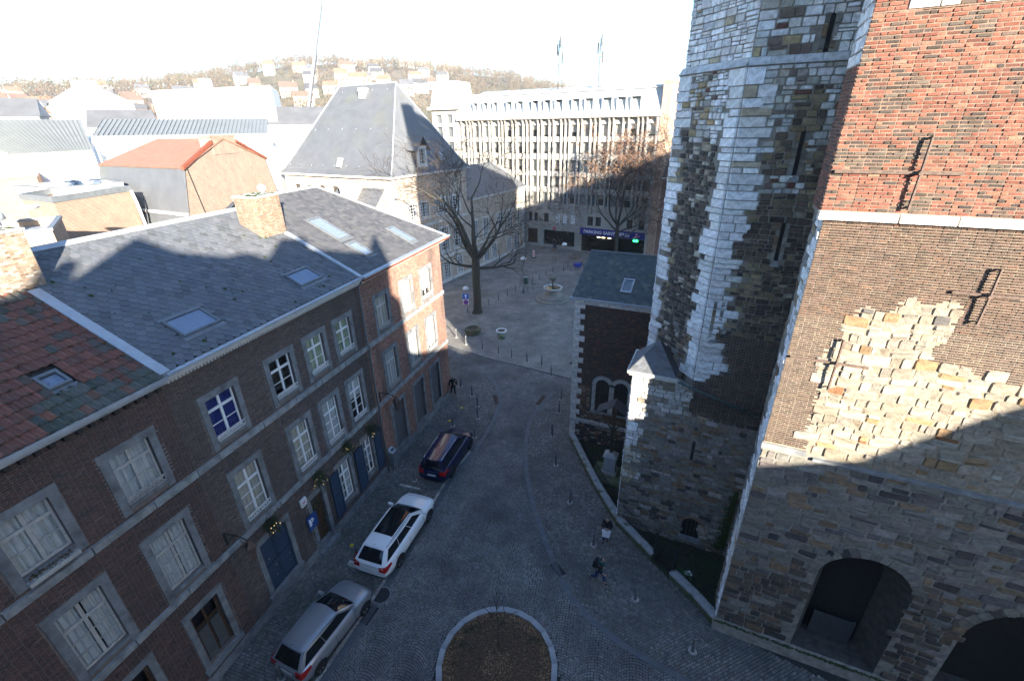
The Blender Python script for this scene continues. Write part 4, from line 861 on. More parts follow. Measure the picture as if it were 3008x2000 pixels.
for z in (2, 5, 8, 11, 14, 17, 20): b.tube([BF.p(5.1, .16, z-.04), BF.p(5.1, .16, z+.04)], .085, 10)
b.build('downpipe', M['iron'], CH, smooth=True)
b = MB(); b.box(BF, 2.78, 2.9, -.02, .015, 4.65, 5.65); b.build('arrow_slit', M['dark'], bu)
b = MB(); n = 10; pts = [(3.37-.4, .25)] + [(3.37-.4*math.cos(math.pi*i/n), 1.0+.36*math.sin(math.pi*i/n)) for i in range(n+1)] + [(3.37+.4, .25)]
b.face([BF.p(x, .01, z) for x, z in pts]); vo = b.build('vent_arch', M['dark'], bu)
b = MB()
for x in (3.2, 3.37, 3.54): b.box(BF, x-.012, x+.012, .012, .03, .25, 1.28)
b.build('bar', M['rust'], vo); b = MB(); b.hexa([BF.p(2.9, .0, .08), BF.p(3.85, 0, .08), BF.p(3.85, .16, .05), BF.p(2.9, .16, .05), BF.p(2.9, 0, .26), BF.p(3.85, 0, .26), BF.p(3.85, .1, .2), BF.p(2.9, .1, .2)]); b.build('sill', M['bluestone'], vo)
for i in range(12):
    t0, t1 = math.pi*(i+.05)/12, math.pi*(i+.95)/12; q4 = [(3.37-.41*math.cos(t0), 1+.37*math.sin(t0)), (3.37-.58*math.cos(t0), 1+.54*math.sin(t0)), (3.37-.58*math.cos(t1), 1+.54*math.sin(t1)), (3.37-.41*math.cos(t1), 1+.37*math.sin(t1))]
    PS.add([BF.p(x, -.01, z) for x, z in q4]+[BF.p(x, .05, z) for x, z in q4], BOXF, jit((.2, .14, .1), .2, rc))
PS.build('stone', M['stone'], gw); PB.build('brick', M['chbrick'], gw)
# ---------------------------------------------------------------- chapel with the slate roof, left of the turret
AF = Fr((3.62, 24.18), CF.u, CF.n); AFL = Fr(AF.p(0, 0, 0), -AF.n, -AF.u)
CP = thing('chapel', AF.p(2, -3, 0), 'dark brick chapel with white quoins and steep slate roof behind the turret', 'chapel')
AW, AD, AE = 6.0, 7.0, 9.7
b = MB(); b.box(AF, 0, AW, -AD, 0, 0, AE); cw = b.build('wall', M['mortar_black'], CP)
PQ, PK = Pieces(), Pieces(); ra = random.Random(31); wins = [(1.52, 2.32), (2.62, 3.42)]
inw = lambda s, z, m=0: any(a-m < s < b_+m and 2.55-m < z < arch_top(max(a+.001, min(b_-.001, s)), (a+b_)/2, b_-a+2*m, 4.4)+m for a, b_ in wins)
CHB = lambda s, z: pick([(4, (.04, .03, .028)), (3, (.06, .04, .034)), (2, (.085, .05, .038)), (1, (.13, .06, .038))], ra) if 3.9 < z + noise.noise(Vector((s, z, 3))) else pick([(3, (.06, .042, .035)), (2, (.1, .062, .045)), (2, (.16, .085, .05)), (1.4, (.26, .22, .17))], ra)
bricks(PK, AF, .35, AW, 1.75, 9.35, CHB, .21, .066, .012, lambda s, z: not (1.2 < s < 3.75 and 2.3 < z < 5.0 and inw(s, z, .3)), .014, .25, ra)
rubble((PQ, PK), AF, 0.3, AW, .05, 1.5, [(3, (.1, .075, .06)), (2, (.06, .05, .045)), (1, (.2, .12, .08)), (1, (.26, .24, .2))], (.1, .2), (.2, .45), None, .2, (.01, .04), .2, ra)
bricks(PK, AFL, .3, AD, 1.75, 9.35, CHB, .21, .066, .012, None, .014, .25, ra)
for Fx in (AF, AFL):
    z = .05; k = 0
    while z < 9.3:
        h = ra.uniform(.3, .42); h = min(h, 9.35-z); w = (.62 if k % 2 else .36) + ra.uniform(-.05, .05); PQ.add(brickv(Fx, 0.0, w, z+.006, z+h-.006, -.01, .03, .01), BOXF, jit((.5, .49, .46), .12, ra)); z += h; k += 1
a = 0
while a < AW:
    e = min(AW, a+ra.uniform(.5, .9)); PQ.add(brickv(AF, a+.005, e-.005, 9.36, 9.68, -.01, .05, .01), BOXF, jit((.5, .49, .46), .12, ra)); PQ.add(brickv(AF, a+.005, e-.005, 1.5, 1.74, -.01, .14, .03), BOXF, jit((.38, .38, .37), .12, ra)); a = e
for a, b_ in wins:                                                # paired round-headed windows
    c, w = (a+b_)/2, b_-a; n = 12; pts = [(a, 2.55)] + [(c-w/2*math.cos(math.pi*i/n), 4.4+w/2*math.sin(math.pi*i/n)) for i in range(n+1)] + [(b_, 2.55)]
    m_ = MB(); m_.face([AF.p(x, .012, z) for x, z in pts]); wo = m_.build('window', M['dark'], CP)
    m_ = MB()
    for x in (c-w/6, c+w/6): m_.box(AF, x-.012, x+.012, .013, .03, 2.55, 4.65)
    for z in (2.95, 3.4, 3.85, 4.3): m_.box(AF, a, b_, .013, .028, z-.01, z+.01)
    m_.build('lead_bar', M['iron'], wo)
    for i in range(9):
        t0, t1 = math.pi*(i+.03)/9, math.pi*(i+.97)/9; q4 = [(c-w/2*math.cos(t0), 4.4+w/2*math.sin(t0)), (c-(w/2+.24)*math.cos(t0), 4.4+(w/2+.24)*math.sin(t0)), (c-(w/2+.24)*math.cos(t1), 4.4+(w/2+.24)*math.sin(t1)), (c-w/2*math.cos(t1), 4.4+w/2*math.sin(t1))]
        if not (c < 2.47 and i > 7) and not (c > 2.47 and i < 1): PQ.add([AF.p(x, -.01, z) for x, z in q4]+[AF.p(x, .05, z) for x, z in q4], BOXF, jit((.36, .36, .35), .12, ra))
    for z in (2.55, 3.02, 3.48, 3.94):
        for x0, x1 in ((a-.22, a-.005), (b_+.005, b_+.22)):
            if 2.33 < (x0+x1)/2 < 2.61: x0, x1 = (2.325, 2.465) if (x0+x1)/2 < 2.47 else (2.475, 2.615)
            PQ.add(brickv(AF, x0, x1, z+.004, z+.456, -.01, .05, .008), BOXF, jit((.36, .36, .35), .12, ra))
b = MB(); b.box(AF, 1.25, 3.7, -.01, .1, 2.38, 2.54); b.build('sill', M['bluestone'], CP)
PQ.build('stone', M['stone'], cw); PK.build('brick', M['chbrick'], cw)
AS = .48; arp = lambda s, d, dz=0: AF.p(s, -d, AE+.08 + AS*(d+.2) + dz); RD = 3.45
b = MB(); b.slab([arp(-.15, -.2, -.02), arp(8.5, -.2, -.02), arp(8.5, RD, -.02), arp(-.15, RD, -.02)], .1); b.slab([arp(-.15, RD, -.02), arp(8.5, RD, -.02), AF.p(8.5, -7.2, AE), AF.p(-.15, -7.2, AE)], .1); cr = b.build('roof', M['mortar_black'], CP)
b = MB(); b.face([AF.p(0, -.0, AE), AF.p(0, -6.9, AE), AF.p(0, -3.45, AE+1.8)]); b.build('gable', M['slate_sheet'], CP)
P = Pieces(); d = -.2; row = 0; an = np.array([0, 0, 1.])/math.hypot(1, AS) + AF.n*AS/math.hypot(1, AS)
SLG = [(5, (.058, .072, .076)), (4, (.068, .084, .088)), (2, (.05, .064, .068)), (1, (.09, .11, .1)), (.6, (.085, .1, .07))]
while d < RD-.05:
    s = -.15 - (.11 if row % 2 else 0)
    while s < 8.4:
        a0, a1 = max(-.15, s+.003), s+.217; s += .22
        if 2.3 < (a0+a1)/2 < 3.0 and .35 < d+.1 < 1.7: continue
        top = min(RD, d+.3); v = [np.array(arp(a0, d))+an*.024, np.array(arp(a1, d))+an*.024, np.array(arp(a1, top))+an*.006, np.array(arp(a0, top))+an*.006]
        P.add([tuple(x-an*.02) for x in v]+[tuple(x) for x in v], BOXF, jit(pick(SLG, ra), .16, ra))
    d += .17; row += 1
P.build('slate', M['slate'], cr)
ak = lambda s, d, z: tuple(np.array(arp(s, d)) + an*z)
b = MB()
for sa, sb, da, db in ((2.35, 2.43, .5, 1.5), (2.87, 2.95, .5, 1.5), (2.43, 2.87, .5, .6), (2.43, 2.87, 1.4, 1.5)): b.hexa([ak(sa, da, 0), ak(sb, da, 0), ak(sb, db, 0), ak(sa, db, 0), ak(sa, da, .1), ak(sb, da, .1), ak(sb, db, .1), ak(sa, db, .1)])
so_ = b.build('skylight', M['zinc'], CP); b = MB(); b.face([ak(2.43, .6, .07), ak(2.87, .6, .07), ak(2.87, 1.4, .07), ak(2.43, 1.4, .07)]); b.build('pane', M['skyglass'], so_); b = MB(); b.face([ak(2.43, .6, .03), ak(2.87, .6, .03), ak(2.87, 1.4, .03), ak(2.43, 1.4, .03)]); b.build('blind', M['curtain'], so_)
b = MB(); b.box(AF, -.25, 6, .1, .28, AE-.02, AE+.09); b.build('gutter', M['zinc'], CP)
b = MB(); b.tube([ak(-.15, RD, .03), ak(8.5, RD, .03)], .05, 8); b.build('ridge_cap', M['zinc_dark'], CP)
b = MB(); b.slab([AFL.p(1.0, .0, 5.2), AFL.p(2.2, .0, 5.2), AFL.p(2.1, .55, 4.85), AFL.p(1.1, .55, 4.85)], .08); b.build('canopy', M['slate_sheet'], CP)
# ---------------------------------------------------------------- unseen town houses added behind the viewer, roofline shaped to shade the street
sil = [(-30, 21.5), (-4, 22.4), (-2.25, 22.7), (-2.25, 23.75), (-1.85, 23.75), (-1.85, 23.05), (-.6, 24.75), (.8, 24.15), (2.5, 24.0), (3.2, 24.2), (4.5, 23.8), (4.6, 24.95), (5.9, 25.1), (5.9, 24.5), (9.05, 24.35), (9.2, 24.75), (9.55, 24.9), (9.6, 25.5), (9.75, 25.5), (9.8, 24.9), (9.95, 23.8), (9.95, 22.1), (10.5, 21.6), (10.7, 18.3), (11.3, 18.0), (14.3, 17.7), (15.5, 17.2), (16.5, 16.5), (17.6, 15.9), (19.2, 16.3), (21, 17.0), (23.1, 19.4), (30, 27), (30, 0), (-30, 0)]
b = MB(); n = len(sil); b.raw([(x, -14, z) for x, z in sil] + [(x, -24, max(0, z-4.5)) for x, z in sil], [tuple(range(n)), tuple(range(2*n-1, n-1, -1))] + [(i, (i+1) % n, n+(i+1) % n, n+i) for i in range(n)])
TH_ = thing('town_house', (0, -18, 0), 'unseen town house terrace added behind the viewer, roofline shaped to shade the street', 'house'); b.build('wall', M['mortar_house'], TH_)
for x in range(-27, 29, 4):
    for z in (2.5, 6.2, 9.9, 13.2):
        m_ = MB(); m_.box(WORLD, x, x+1.2, -14.02, -13.96, z, z+2.0); m_.build('window', M['white_paint'], TH_)
sl2 = [(19, 29.4), (20, 28.3), (22.5, 27.8), (26, 29), (31.3, 31), (35.7, 32.2), (38.5, 34.2), (43, 35.2), (51, 38.7), (60, 42), (60, 0), (19, 0)]  # unseen mass added beside the tower, outline shaped to shade the office
b = MB(); n = len(sl2); b.raw([CF.p(s, -.5, z) for s, z in sl2] + [CF.p(s, -14, max(0, z-7)) for s, z in sl2], [tuple(range(n)), tuple(range(2*n-1, n-1, -1))] + [(i, (i+1) % n, n+(i+1) % n, n+i) for i in range(n)])
b.build('shadow_mass', M['mortar_grey'], CH)

# ---------------------------------------------------------------- mansion with the great slate pyramid roof
def brickmat(name, c1, c2, mo, ang, sc=4.4, dirt=None, var=.14):
    """brickwork too far away to tell the bricks apart"""
    m = mat(name, c1, rough=.9, var=var, scale=1.6, col2=dirt, m2scale=.5, m2thr=.58, m2w=.18)
    t = m.node_tree; N = t.nodes; L = t.links; bs = N['Principled BSDF']; tc = N.new('ShaderNodeTexCoord'); mp = N.new('ShaderNodeMapping'); mp.inputs['Rotation'].default_value = (0, 0, -ang); L.new(tc.outputs['Object'], mp.inputs[0])
    sp = N.new('ShaderNodeSeparateXYZ'); cb = N.new('ShaderNodeCombineXYZ'); L.new(mp.outputs[0], sp.inputs[0]); L.new(sp.outputs[0], cb.inputs[0]); L.new(sp.outputs[2], cb.inputs[1])
    br = N.new('ShaderNodeTexBrick'); br.inputs['Scale'].default_value = sc; br.inputs['Brick Width'].default_value = 1.0; br.inputs['Row Height'].default_value = .32; br.inputs['Mortar Size'].default_value = .09
    k = [a/max(1e-3, b_) for a, b_ in zip(c2, c1)]; km = [a/max(1e-3, b_) for a, b_ in zip(mo, c1)]
    br.inputs['Color1'].default_value = (1, 1, 1, 1); br.inputs['Color2'].default_value = (*k, 1); br.inputs['Mortar'].default_value = (*km, 1); L.new(cb.outputs[0], br.inputs[0])
    mx = N.new('ShaderNodeMix'); mx.data_type = 'RGBA'; mx.blend_type = 'MULTIPLY'; mx.inputs[0].default_value = 1; L.new(bs.inputs['Base Color'].links[0].from_socket, mx.inputs[6]); L.new(br.outputs[0], mx.inputs[7]); L.new(mx.outputs[2], bs.inputs['Base Color'])
    return m
MA, MBv = np.array([.499, .867]), np.array([-.867, .499]); E0 = np.array([-12.3, 50.2])
MFc = Fr(E0 + .4*MA + .4*MBv, MA, -MBv); MFl = Fr(E0 + .4*MA + .4*MBv, MBv, -MA)
MN = thing('mansion', MFc.p(8, -8, 0), 'stately brick mansion with huge slate pyramid roof beyond the bare tree', 'mansion')
aM = math.atan2(MA[1], MA[0]); aMl = math.atan2(MBv[1], MBv[0])
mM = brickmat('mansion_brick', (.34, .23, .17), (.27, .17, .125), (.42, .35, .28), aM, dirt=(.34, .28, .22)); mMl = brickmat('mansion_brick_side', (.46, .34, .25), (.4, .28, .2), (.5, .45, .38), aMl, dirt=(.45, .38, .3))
def cross_window(par, F, s0, s1, z0, z1, fr='white_paint', sur='stone_pale', nv=2, nh=4, rev=.2):
    w, h = s1-s0, z1-z0; b = MB(); d = -rev
    b.box(F, s0, s0+.08, d-.04, d+.03, z0, z1); b.box(F, s1-.08, s1, d-.04, d+.03, z0, z1); b.box(F, s0+.08, s1-.08, d-.04, d+.028, z0, z0+.08); b.box(F, s0+.08, s1-.08, d-.04, d+.028, z1-.08, z1)
    for i in range(1, nv+1): x = s0+w*i/(nv+1); b.box(F, x-.03, x+.03, d-.03, d+.026, z0+.08, z1-.08)
    for i in range(1, nh+1): z = z0+h*i/(nh+1); b.box(F, s0+.08, s1-.08, d-.03, d+.022, z-.022, z+.022)
    o = b.build('window', M[fr], par)
    b = MB(); b.face([F.p(s0+.05, d-.01, z0), F.p(s1-.05, d-.01, z0), F.p(s1-.05, d-.01, z1), F.p(s0+.05, d-.01, z1)]); b.build('pane', M['glass'], o)
    b = MB(); b.face([F.p(s0, d-.3, z0), F.p(s1, d-.3, z0), F.p(s1, d-.3, z1), F.p(s0, d-.3, z1)]); b.build('room', M['room_dark'], o)
    b = MB(); q = .2; b.box(F, s0-q, s0, d, .04, z0-.12, z1); b.box(F, s1, s1+q, d, .04, z0-.12, z1); b.box(F, s0-q-.04, s1+q+.04, d, .05, z1, z1+.22); b.box(F, s0-q-.05, s1+q+.05, d, .09, z0-.26, z0-.12); b.box(F, s0, s1, d, .03, z0-.12, z0); b.build('surround', M[sur], o)
    return o
mw2 = [(2.2, 3.6), (4.3, 5.7), (7.2, 8.9), (10.2, 11.9)]; mw1 = [(2.2, 3.6), (4.4, 5.9), (7.5, 9.1), (10.3, 12.0)]; mw0 = [(4.6, 5.8), (7.6, 8.9), (10.6, 11.7)]
mww1 = [(14.6, 15.8), (17.3, 18.6), (21.3, 23.0), (24.1, 25.6), (27.3, 29.1)]; mww0 = [(14.7, 15.9), (17.2, 18.6), (19.4, 20.7), (23.9, 25.3), (26.2, 27.8)]
holes = [(a, b_, 8.85, 10.55) for a, b_ in mw2] + [(a, b_, 4.1, 7.0) for a, b_ in mw1] + [(a, b_, .5, 2.65) for a, b_ in mw0]
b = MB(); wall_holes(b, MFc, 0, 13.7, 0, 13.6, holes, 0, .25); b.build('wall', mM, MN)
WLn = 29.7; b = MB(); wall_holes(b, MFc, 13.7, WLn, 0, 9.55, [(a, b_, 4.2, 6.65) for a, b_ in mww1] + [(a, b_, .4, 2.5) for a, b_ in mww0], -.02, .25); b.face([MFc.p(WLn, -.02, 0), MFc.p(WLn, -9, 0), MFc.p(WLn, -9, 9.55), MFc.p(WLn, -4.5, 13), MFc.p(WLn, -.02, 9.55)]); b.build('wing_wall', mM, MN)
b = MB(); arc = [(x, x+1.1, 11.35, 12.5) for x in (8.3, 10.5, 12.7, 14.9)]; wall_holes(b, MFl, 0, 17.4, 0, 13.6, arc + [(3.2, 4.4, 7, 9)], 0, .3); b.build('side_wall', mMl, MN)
for h_ in arc:
    b = MB(); b.box(MFl, h_[0], h_[1], -.3, -.25, h_[2], h_[3]); b.build('louvre', M['room_dark'], MN)
b = MB(); b.box(MFl, 3.2, 4.4, -.3, -.25, 7, 9); b.build('louvre', M['room_dark'], MN)
b = MB(); b.face([MFc.p(13.7, 0, 9), MFc.p(13.7, -17.4, 9), MFc.p(13.7, -17.4, 13.6), MFc.p(13.7, 0, 13.6)]); b.face([MFl.p(17.4, 0, 0), MFl.p(17.4, -13.7, 0), MFl.p(17.4, -13.7, 13.6), MFl.p(17.4, 0, 13.6)]); b.build('back_wall', mMl, MN)
for a, b_ in mw2: cross_window(MN, MFc, a, b_, 8.85, 10.55)
for a, b_ in mw1: cross_window(MN, MFc, a, b_, 4.1, 7.0, nh=5)
for a, b_ in mw0: cross_window(MN, MFc, a, b_, .5, 2.65)
WF = Fr(MFc.p(0, -.02, 0), MFc.u, MFc.n)
for a, b_ in mww1: cross_window(MN, WF, a, b_, 4.2, 6.65)
for a, b_ in mww0: cross_window(MN, WF, a, b_, .4, 2.5)
b = MB(); b.box(MFc, -.05, 13.75, -.05, .12, 3.2, 3.5); b.box(MFc, -.05, 13.75, -.05, .1, 7.8, 8.05); b.box(MFc, 13.75, WLn+.05, -.05, .08, 3.3, 3.55); b.box(MFc, -.06, WLn+.06, -.05, .14, 0, .35); b.build('string_course', M['stone_pale'], MN)
quoins = MB()
for i in range(26):
    z = .4+i*.5; w = .7 if i % 2 else .4; quoins.box(MFc, -.03, w, -.05, .045, z, z+.46); quoins.box(MFl, -.03, w, -.05, .047, z, z+.46)
for i in range(18): z = .4+i*.5; quoins.box(MFc, WLn-(.7 if i % 2 else .4), WLn+.03, -.1, .03, z, z+.46)
quoins.build('quoins', M['stone_pale'], MN)
b = MB(); b.box(MFc, -.45, 14.15, -.1, .42, 13.58, 13.8); b.box(MFl, -.45, 17.85, -.1, .422, 13.575, 13.798); b.build('cornice', M['stone_pale'], MN)
b = MB(); b.box(MFc, 14.2, WLn+.3, -.1, .35, 9.5, 9.72); b.build('wing_cornice', M['stone_pale'], MN)
EZ = 13.82; mp_ = lambda a, c, z: (*(E0 + a*MA + c*MBv), z)
c4 = [mp_(0, 0, EZ), mp_(14.5, 0, EZ), mp_(14.5, 18.2, EZ), mp_(0, 18.2, EZ)]; r0, r1 = mp_(7.2, 4.4, 23.1), mp_(7.2, 13.4, 23.1)
def bell(A, B, C=None, D=None):                                   # a face with a slight kick at the eaves
    pass
b = MB()
def roof_face(p, q, t, u):
    """from eaves p-q up to t-u with a sprocketed foot"""
    p, q, t, u = (np.array(x, float) for x in (p, q, t, u)); rows = []
    for k, lift in ((0, 0), (.08, -.28), (.2, -.38), (.5, -.22), (1, 0)):
        A, B = p+(t-p)*k, q+(u-q)*k; A[2] += lift; B[2] += lift; rows.append((A, B))
    for (A, B), (C, D) in zip(rows, rows[1:]): b.face([tuple(A), tuple(B), tuple(D), tuple(C)])
roof_face(c4[3], c4[0], r1, r0); roof_face(c4[0], c4[1], r0, r0); roof_face(c4[1], c4[2], r0, r1); roof_face(c4[2], c4[3], r1, r1)
M['mslate'] = mat('mansion_slate', (.1, .106, .115), rough=.55, var=.09, scale=.9, bump=.25, bscale=9, spec=.5, col2=(.11, .115, .1), m2scale=.35, m2thr=.66, m2w=.12)
def rows_on(m, h=.22):
    t = m.node_tree; N = t.nodes; L = t.links; bs = N['Principled BSDF']; tc = N.new('ShaderNodeTexCoord'); sp = N.new('ShaderNodeSeparateXYZ'); L.new(tc.outputs['Object'], sp.inputs[0])
    wv = N.new('ShaderNodeMath'); wv.operation = 'MULTIPLY'; wv.inputs[1].default_value = 1/h; L.new(sp.outputs[2], wv.inputs[0]); fr = N.new('ShaderNodeMath'); fr.operation = 'FRACT'; L.new(wv.outputs[0], fr.inputs[0])
    bp = N.new('ShaderNodeBump'); bp.inputs['Strength'].default_value = .35; bp.inputs['Distance'].default_value = .03; bp.invert = True; L.new(fr.outputs[0], bp.inputs['Height'])
    if bs.inputs['Normal'].links: L.new(bs.inputs['Normal'].links[0].from_socket, bp.inputs['Normal'])
    L.new(bp.outputs[0], bs.inputs['Normal'])
rows_on(M['mslate'])
mr = b.build('roof', M['mslate'], MN)
b = MB(); 
for A, B in ((c4[0], r0), (c4[1], r0), (c4[3], r1)):
    A, B = np.array(A), np.array(B); b.tube([tuple(A+(B-A)*k+np.array([0, 0, l])) for k, l in ((0, .02), (.08, -.24), (.2, -.34), (.5, -.18), (1, .02))], .07, 6)
b.tube([r0, r1], .1, 6); b.build('hip_cap', M['zinc'], mr)
hooks = MB()
for zf, n_ in ((.1, 9), (.5, 6), (.93, 4)):
    for i in range(n_):
        t = (i+.5)/n_; A = np.array(c4[0])+(np.array(c4[3])-np.array(c4[0]))*t; B = np.array(r0)+(np.array(r1)-np.array(r0))*t; x = A+(B-A)*zf; x[2] -= .15; hooks.tube([tuple(x), tuple(x+np.array([.1, -.2, .15]))], .04, 5)
hooks.build('roof_hooks', M['zinc'], mr)
# dormer on the right-hand slope
def mdp(a, c, z): return mp_(a, c, z)
b = MB(); b.box(Fr(mp_(4.7, .35, 0)[:2], MA, -MBv), 0, 1.5, -3.2, 0, 13.4, 16.5); do = b.build('dormer', M['slate_sheet'], MN)
DF = Fr(mp_(4.7, .35, 0)[:2], MA, -MBv); b = MB(); b.box(DF, -.02, .18, -.02, .06, 13.9, 16.5); b.box(DF, 1.32, 1.52, -.02, .06, 13.9, 16.5); b.box(DF, .18, 1.32, -.02, .05, 13.9, 14.6); b.build('dormer_front', mM, do)
cross_window(MN, Fr(DF.p(0, .26, 0), DF.u, DF.n), .25, 1.25, 14.7, 16.35, 'cream_paint', 'cream_paint', 1, 3)
b = MB(); b.slab([DF.p(-.5, .6, 16.2), DF.p(.75, .6, 17.7), DF.p(.75, -3.6, 17.7), DF.p(-.5, -3.6, 16.2)], .1); b.slab([DF.p(2.0, .6, 16.2), DF.p(.75, .6, 17.7), DF.p(.75, -3.6, 17.7), DF.p(2.0, -3.6, 16.2)], .1); b.build('dormer_roof', M['mslate'], do)
b = MB(); b.face([DF.p(0, .05, 16.5), DF.p(1.5, .05, 16.5), DF.p(.75, .05, 17.45)]); b.build('dormer_gable', M['oak_door'], do)
for (a, c, z, lab) in ((.95, 8.25, 15.0, None), (9.4, .7, 15.35, None)):
    b = MB(); Fk = Fr(mp_(a, c, 0)[:2], MBv if a < 2 else MA, -MA if a < 2 else -MBv); b.hexa([Fk.p(-.3, .25, z-.5), Fk.p(.3, .25, z-.5), Fk.p(.3, -.25, z+.45), Fk.p(-.3, -.25, z+.45), Fk.p(-.3, .5, z-.42), Fk.p(.3, .5, z-.42), Fk.p(.3, 0, z+.55), Fk.p(-.3, 0, z+.55)]); b.build('roof_hatch', M['zinc'], MN)
b = MB(); Fk = Fr(mp_(6.3, 8.8, 0)[:2], MBv, -MA); b.box(Fk, -.45, .35, -.5, .35, 21.6, 22.7); b.build('chimney', M['stone_pale'], MN)
b = MB(); wz = 9.74; b.slab([MFc.p(14.0, .35, wz), MFc.p(WLn+.3, .35, wz), MFc.p(WLn-2.5, -4.6, 13.4), MFc.p(14.0, -4.6, 13.4)], .12); b.slab([MFc.p(14.0, -9.5, wz), MFc.p(WLn+.3, -9.5, wz), MFc.p(WLn-2.5, -4.6, 13.4), MFc.p(14, -4.6, 13.4)], .12); b.slab([MFc.p(WLn+.3, .35, wz), MFc.p(WLn+.3, -9.5, wz), MFc.p(WLn-2.5, -4.6, 13.4)], .12); b.build('wing_roof', M['mslate'], MN)
b = MB(); b.box(MFc, 15.0, 17.3, -7.4, -6.2, 11, 15.4); b.box(MFc, 14.9, 17.4, -7.5, -6.1, 15.4, 15.6); b.build('chimney', brickmat('chimney_brick', (.3, .17, .12), (.24, .13, .09), (.36, .28, .22), aM), MN, label='broad brick chimney behind the mansion roof')
# low stair wing with steep little roofs, in the angle towards the houses
SW = Fr(MFl.p(1.2, 0, 0), MFl.u, MFl.n)
b = MB(); b.box(SW, 0, 7.8, .0, 3.0, 0, 9.6); b.build('annex_wall', mMl, MN)
b = MB(); b.slab([SW.p(-.2, 3.2, 9.5), SW.p(3.0, 3.2, 9.5), SW.p(3.0, .1, 12.6), SW.p(-.2, .1, 12.6)], .1); b.slab([SW.p(4.2, 3.2, 9.5), SW.p(8.0, 3.2, 9.5), SW.p(6.6, .1, 12.6), SW.p(4.2, .1, 12.6)], .1); b.build('annex_roof', M['mslate'], MN)
b = MB(); b.box(SW, 3.0, 4.2, .0, 2.3, 9.6, 13.2); b.build('annex_chimney', mMl, MN)

# ---------------------------------------------------------------- office building across the square
OFc = Fr((6.58, 75.46), (.866, -.5), (-.5, -.866))
OB_ = thing('office_building', OFc.p(0, -6, 0), 'long pale concrete office building with grey metal mansard and parking entrance', 'building')
S0, S1 = -17.0, 16.0
WIN = [(-16.2, -15.4), (-13.95, -13.0), (-12.05, -11.1), (-10.3, -9.3), (-7.85, -6.85), (-5.9, -4.95), (-3.35, -2.35), (-1.45, -.45), (.52, 1.5), (3.1, 4.15), (5.05, 6.1), (7.75, 8.85), (9.75, 10.85), (11.9, 12.95), (14.45, 15.5)]
FLO = [(16.88, 18.45), (14.5, 16.1), (11.97, 13.6), (9.6, 11.2), (7.15, 8.75)]
slots = []; fins = []
for i, (a, b_) in enumerate(WIN):
    fins.append((a-.26, a)); fins.append((b_, b_+.26))
    if i+1 < len(WIN):
        g0, g1 = b_+.26, WIN[i+1][0]-.26
        if g1-g0 > .9: m_ = (g0+g1)/2; slots += [(g0, m_-.13), (m_+.13, g1)]; fins.append((m_-.13, m_+.13))
        else: slots.append((g0, g1))
b = MB(); holes = [(a, b_, z0, z1) for a, b_ in WIN+slots for z0, z1 in FLO]
w2 = [(-4.0, -3.3, 4.1, 5.5), (-2.93, -2.25, 4.1, 5.5), (-1.15, -.3, 4.1, 5.5), (.9, 1.7, 4.1, 5.5), (2.2, 3.0, 4.1, 5.5), (3.5, 4.3, 4.1, 5.5), (6.4, 7.3, 4.1, 5.5), (7.7, 8.6, 4.1, 5.5), (12.6, 13.5, 4.1, 5.5), (14.4, 15.3, 4.1, 5.5)]
gnd = [(-16, -11, .4, 2.9), (-10, -5.2, .4, 2.9), (-4.2, -2.27, .45, 2.9), (-1.15, 4.35, .45, 2.85), (5.5, 15.6, .0, 2.65)]
wall_holes(b, OFc, S0, S1, 0, 19.3, holes + w2 + gnd, 0, .35); ow = b.build('wall', M['concrete'], OB_)
for k, (z0, z1) in enumerate(FLO):
    for a, b_ in WIN:
        m_ = MB(); m_.box(OFc, a, a+.05, -.3, -.24, z0, z1); m_.box(OFc, b_-.05, b_, -.3, -.24, z0, z1); m_.box(OFc, a+.05, b_-.05, -.3, -.24, z1-.06, z1); wo = m_.build('window', M['zinc_dark'], OB_)
        m_ = MB(); m_.face([OFc.p(a, -.28, z0), OFc.p(b_, -.28, z0), OFc.p(b_, -.28, z1), OFc.p(a, -.28, z1)]); m_.build('pane', M['glass'], wo)
        zq = z0 + (z1-z0)*rnd.choice([0, 0, 0, 0, 0, .15, .35, .6]); m_ = MB(); m_.face([OFc.p(a, -.34, zq), OFc.p(b_, -.34, zq), OFc.p(b_, -.34, z1), OFc.p(a, -.34, z1)]); m_.build('blind', rnd.choice([M['office_blind'], M['office_blind'], M['office_blind_dark'], M['office_blind_pale']]), wo)
        m_ = MB(); m_.face([OFc.p(a, -.5, z0), OFc.p(b_, -.5, z0), OFc.p(b_, -.5, z1), OFc.p(a, -.5, z1)]); m_.build('room', M['room_dark'], wo)
    for a, b_ in slots:
        m_ = MB(); m_.face([OFc.p(a, -.3, z0), OFc.p(b_, -.3, z0), OFc.p(b_, -.3, z1), OFc.p(a, -.3, z1)]); m_.build('side_light', M['zinc_dark'], OB_)
for a, b_ in fins:
    m_ = MB(); m_.box(OFc, a+.03, b_-.03, .0, .3, 6.35, 19.0); m_.hexa([OFc.p(a+.03, 0, 5.95), OFc.p(b_-.03, 0, 5.95), OFc.p(b_-.03, .08, 5.95), OFc.p(a+.03, .08, 5.95), OFc.p(a+.03, 0, 6.35), OFc.p(b_-.03, 0, 6.35), OFc.p(b_-.03, .3, 6.35), OFc.p(a+.03, .3, 6.35)]); m_.hexa([OFc.p(a+.03, 0, 18.7), OFc.p(b_-.03, 0, 18.7), OFc.p(b_-.03, .3, 18.7), OFc.p(a+.03, .3, 18.7), OFc.p(a+.03, 0, 19.3), OFc.p(b_-.03, 0, 19.3), OFc.p(b_-.03, .6, 19.3), OFc.p(a+.03, .6, 19.3)]); m_.build('fin', M['concrete'], OB_)
b = MB()
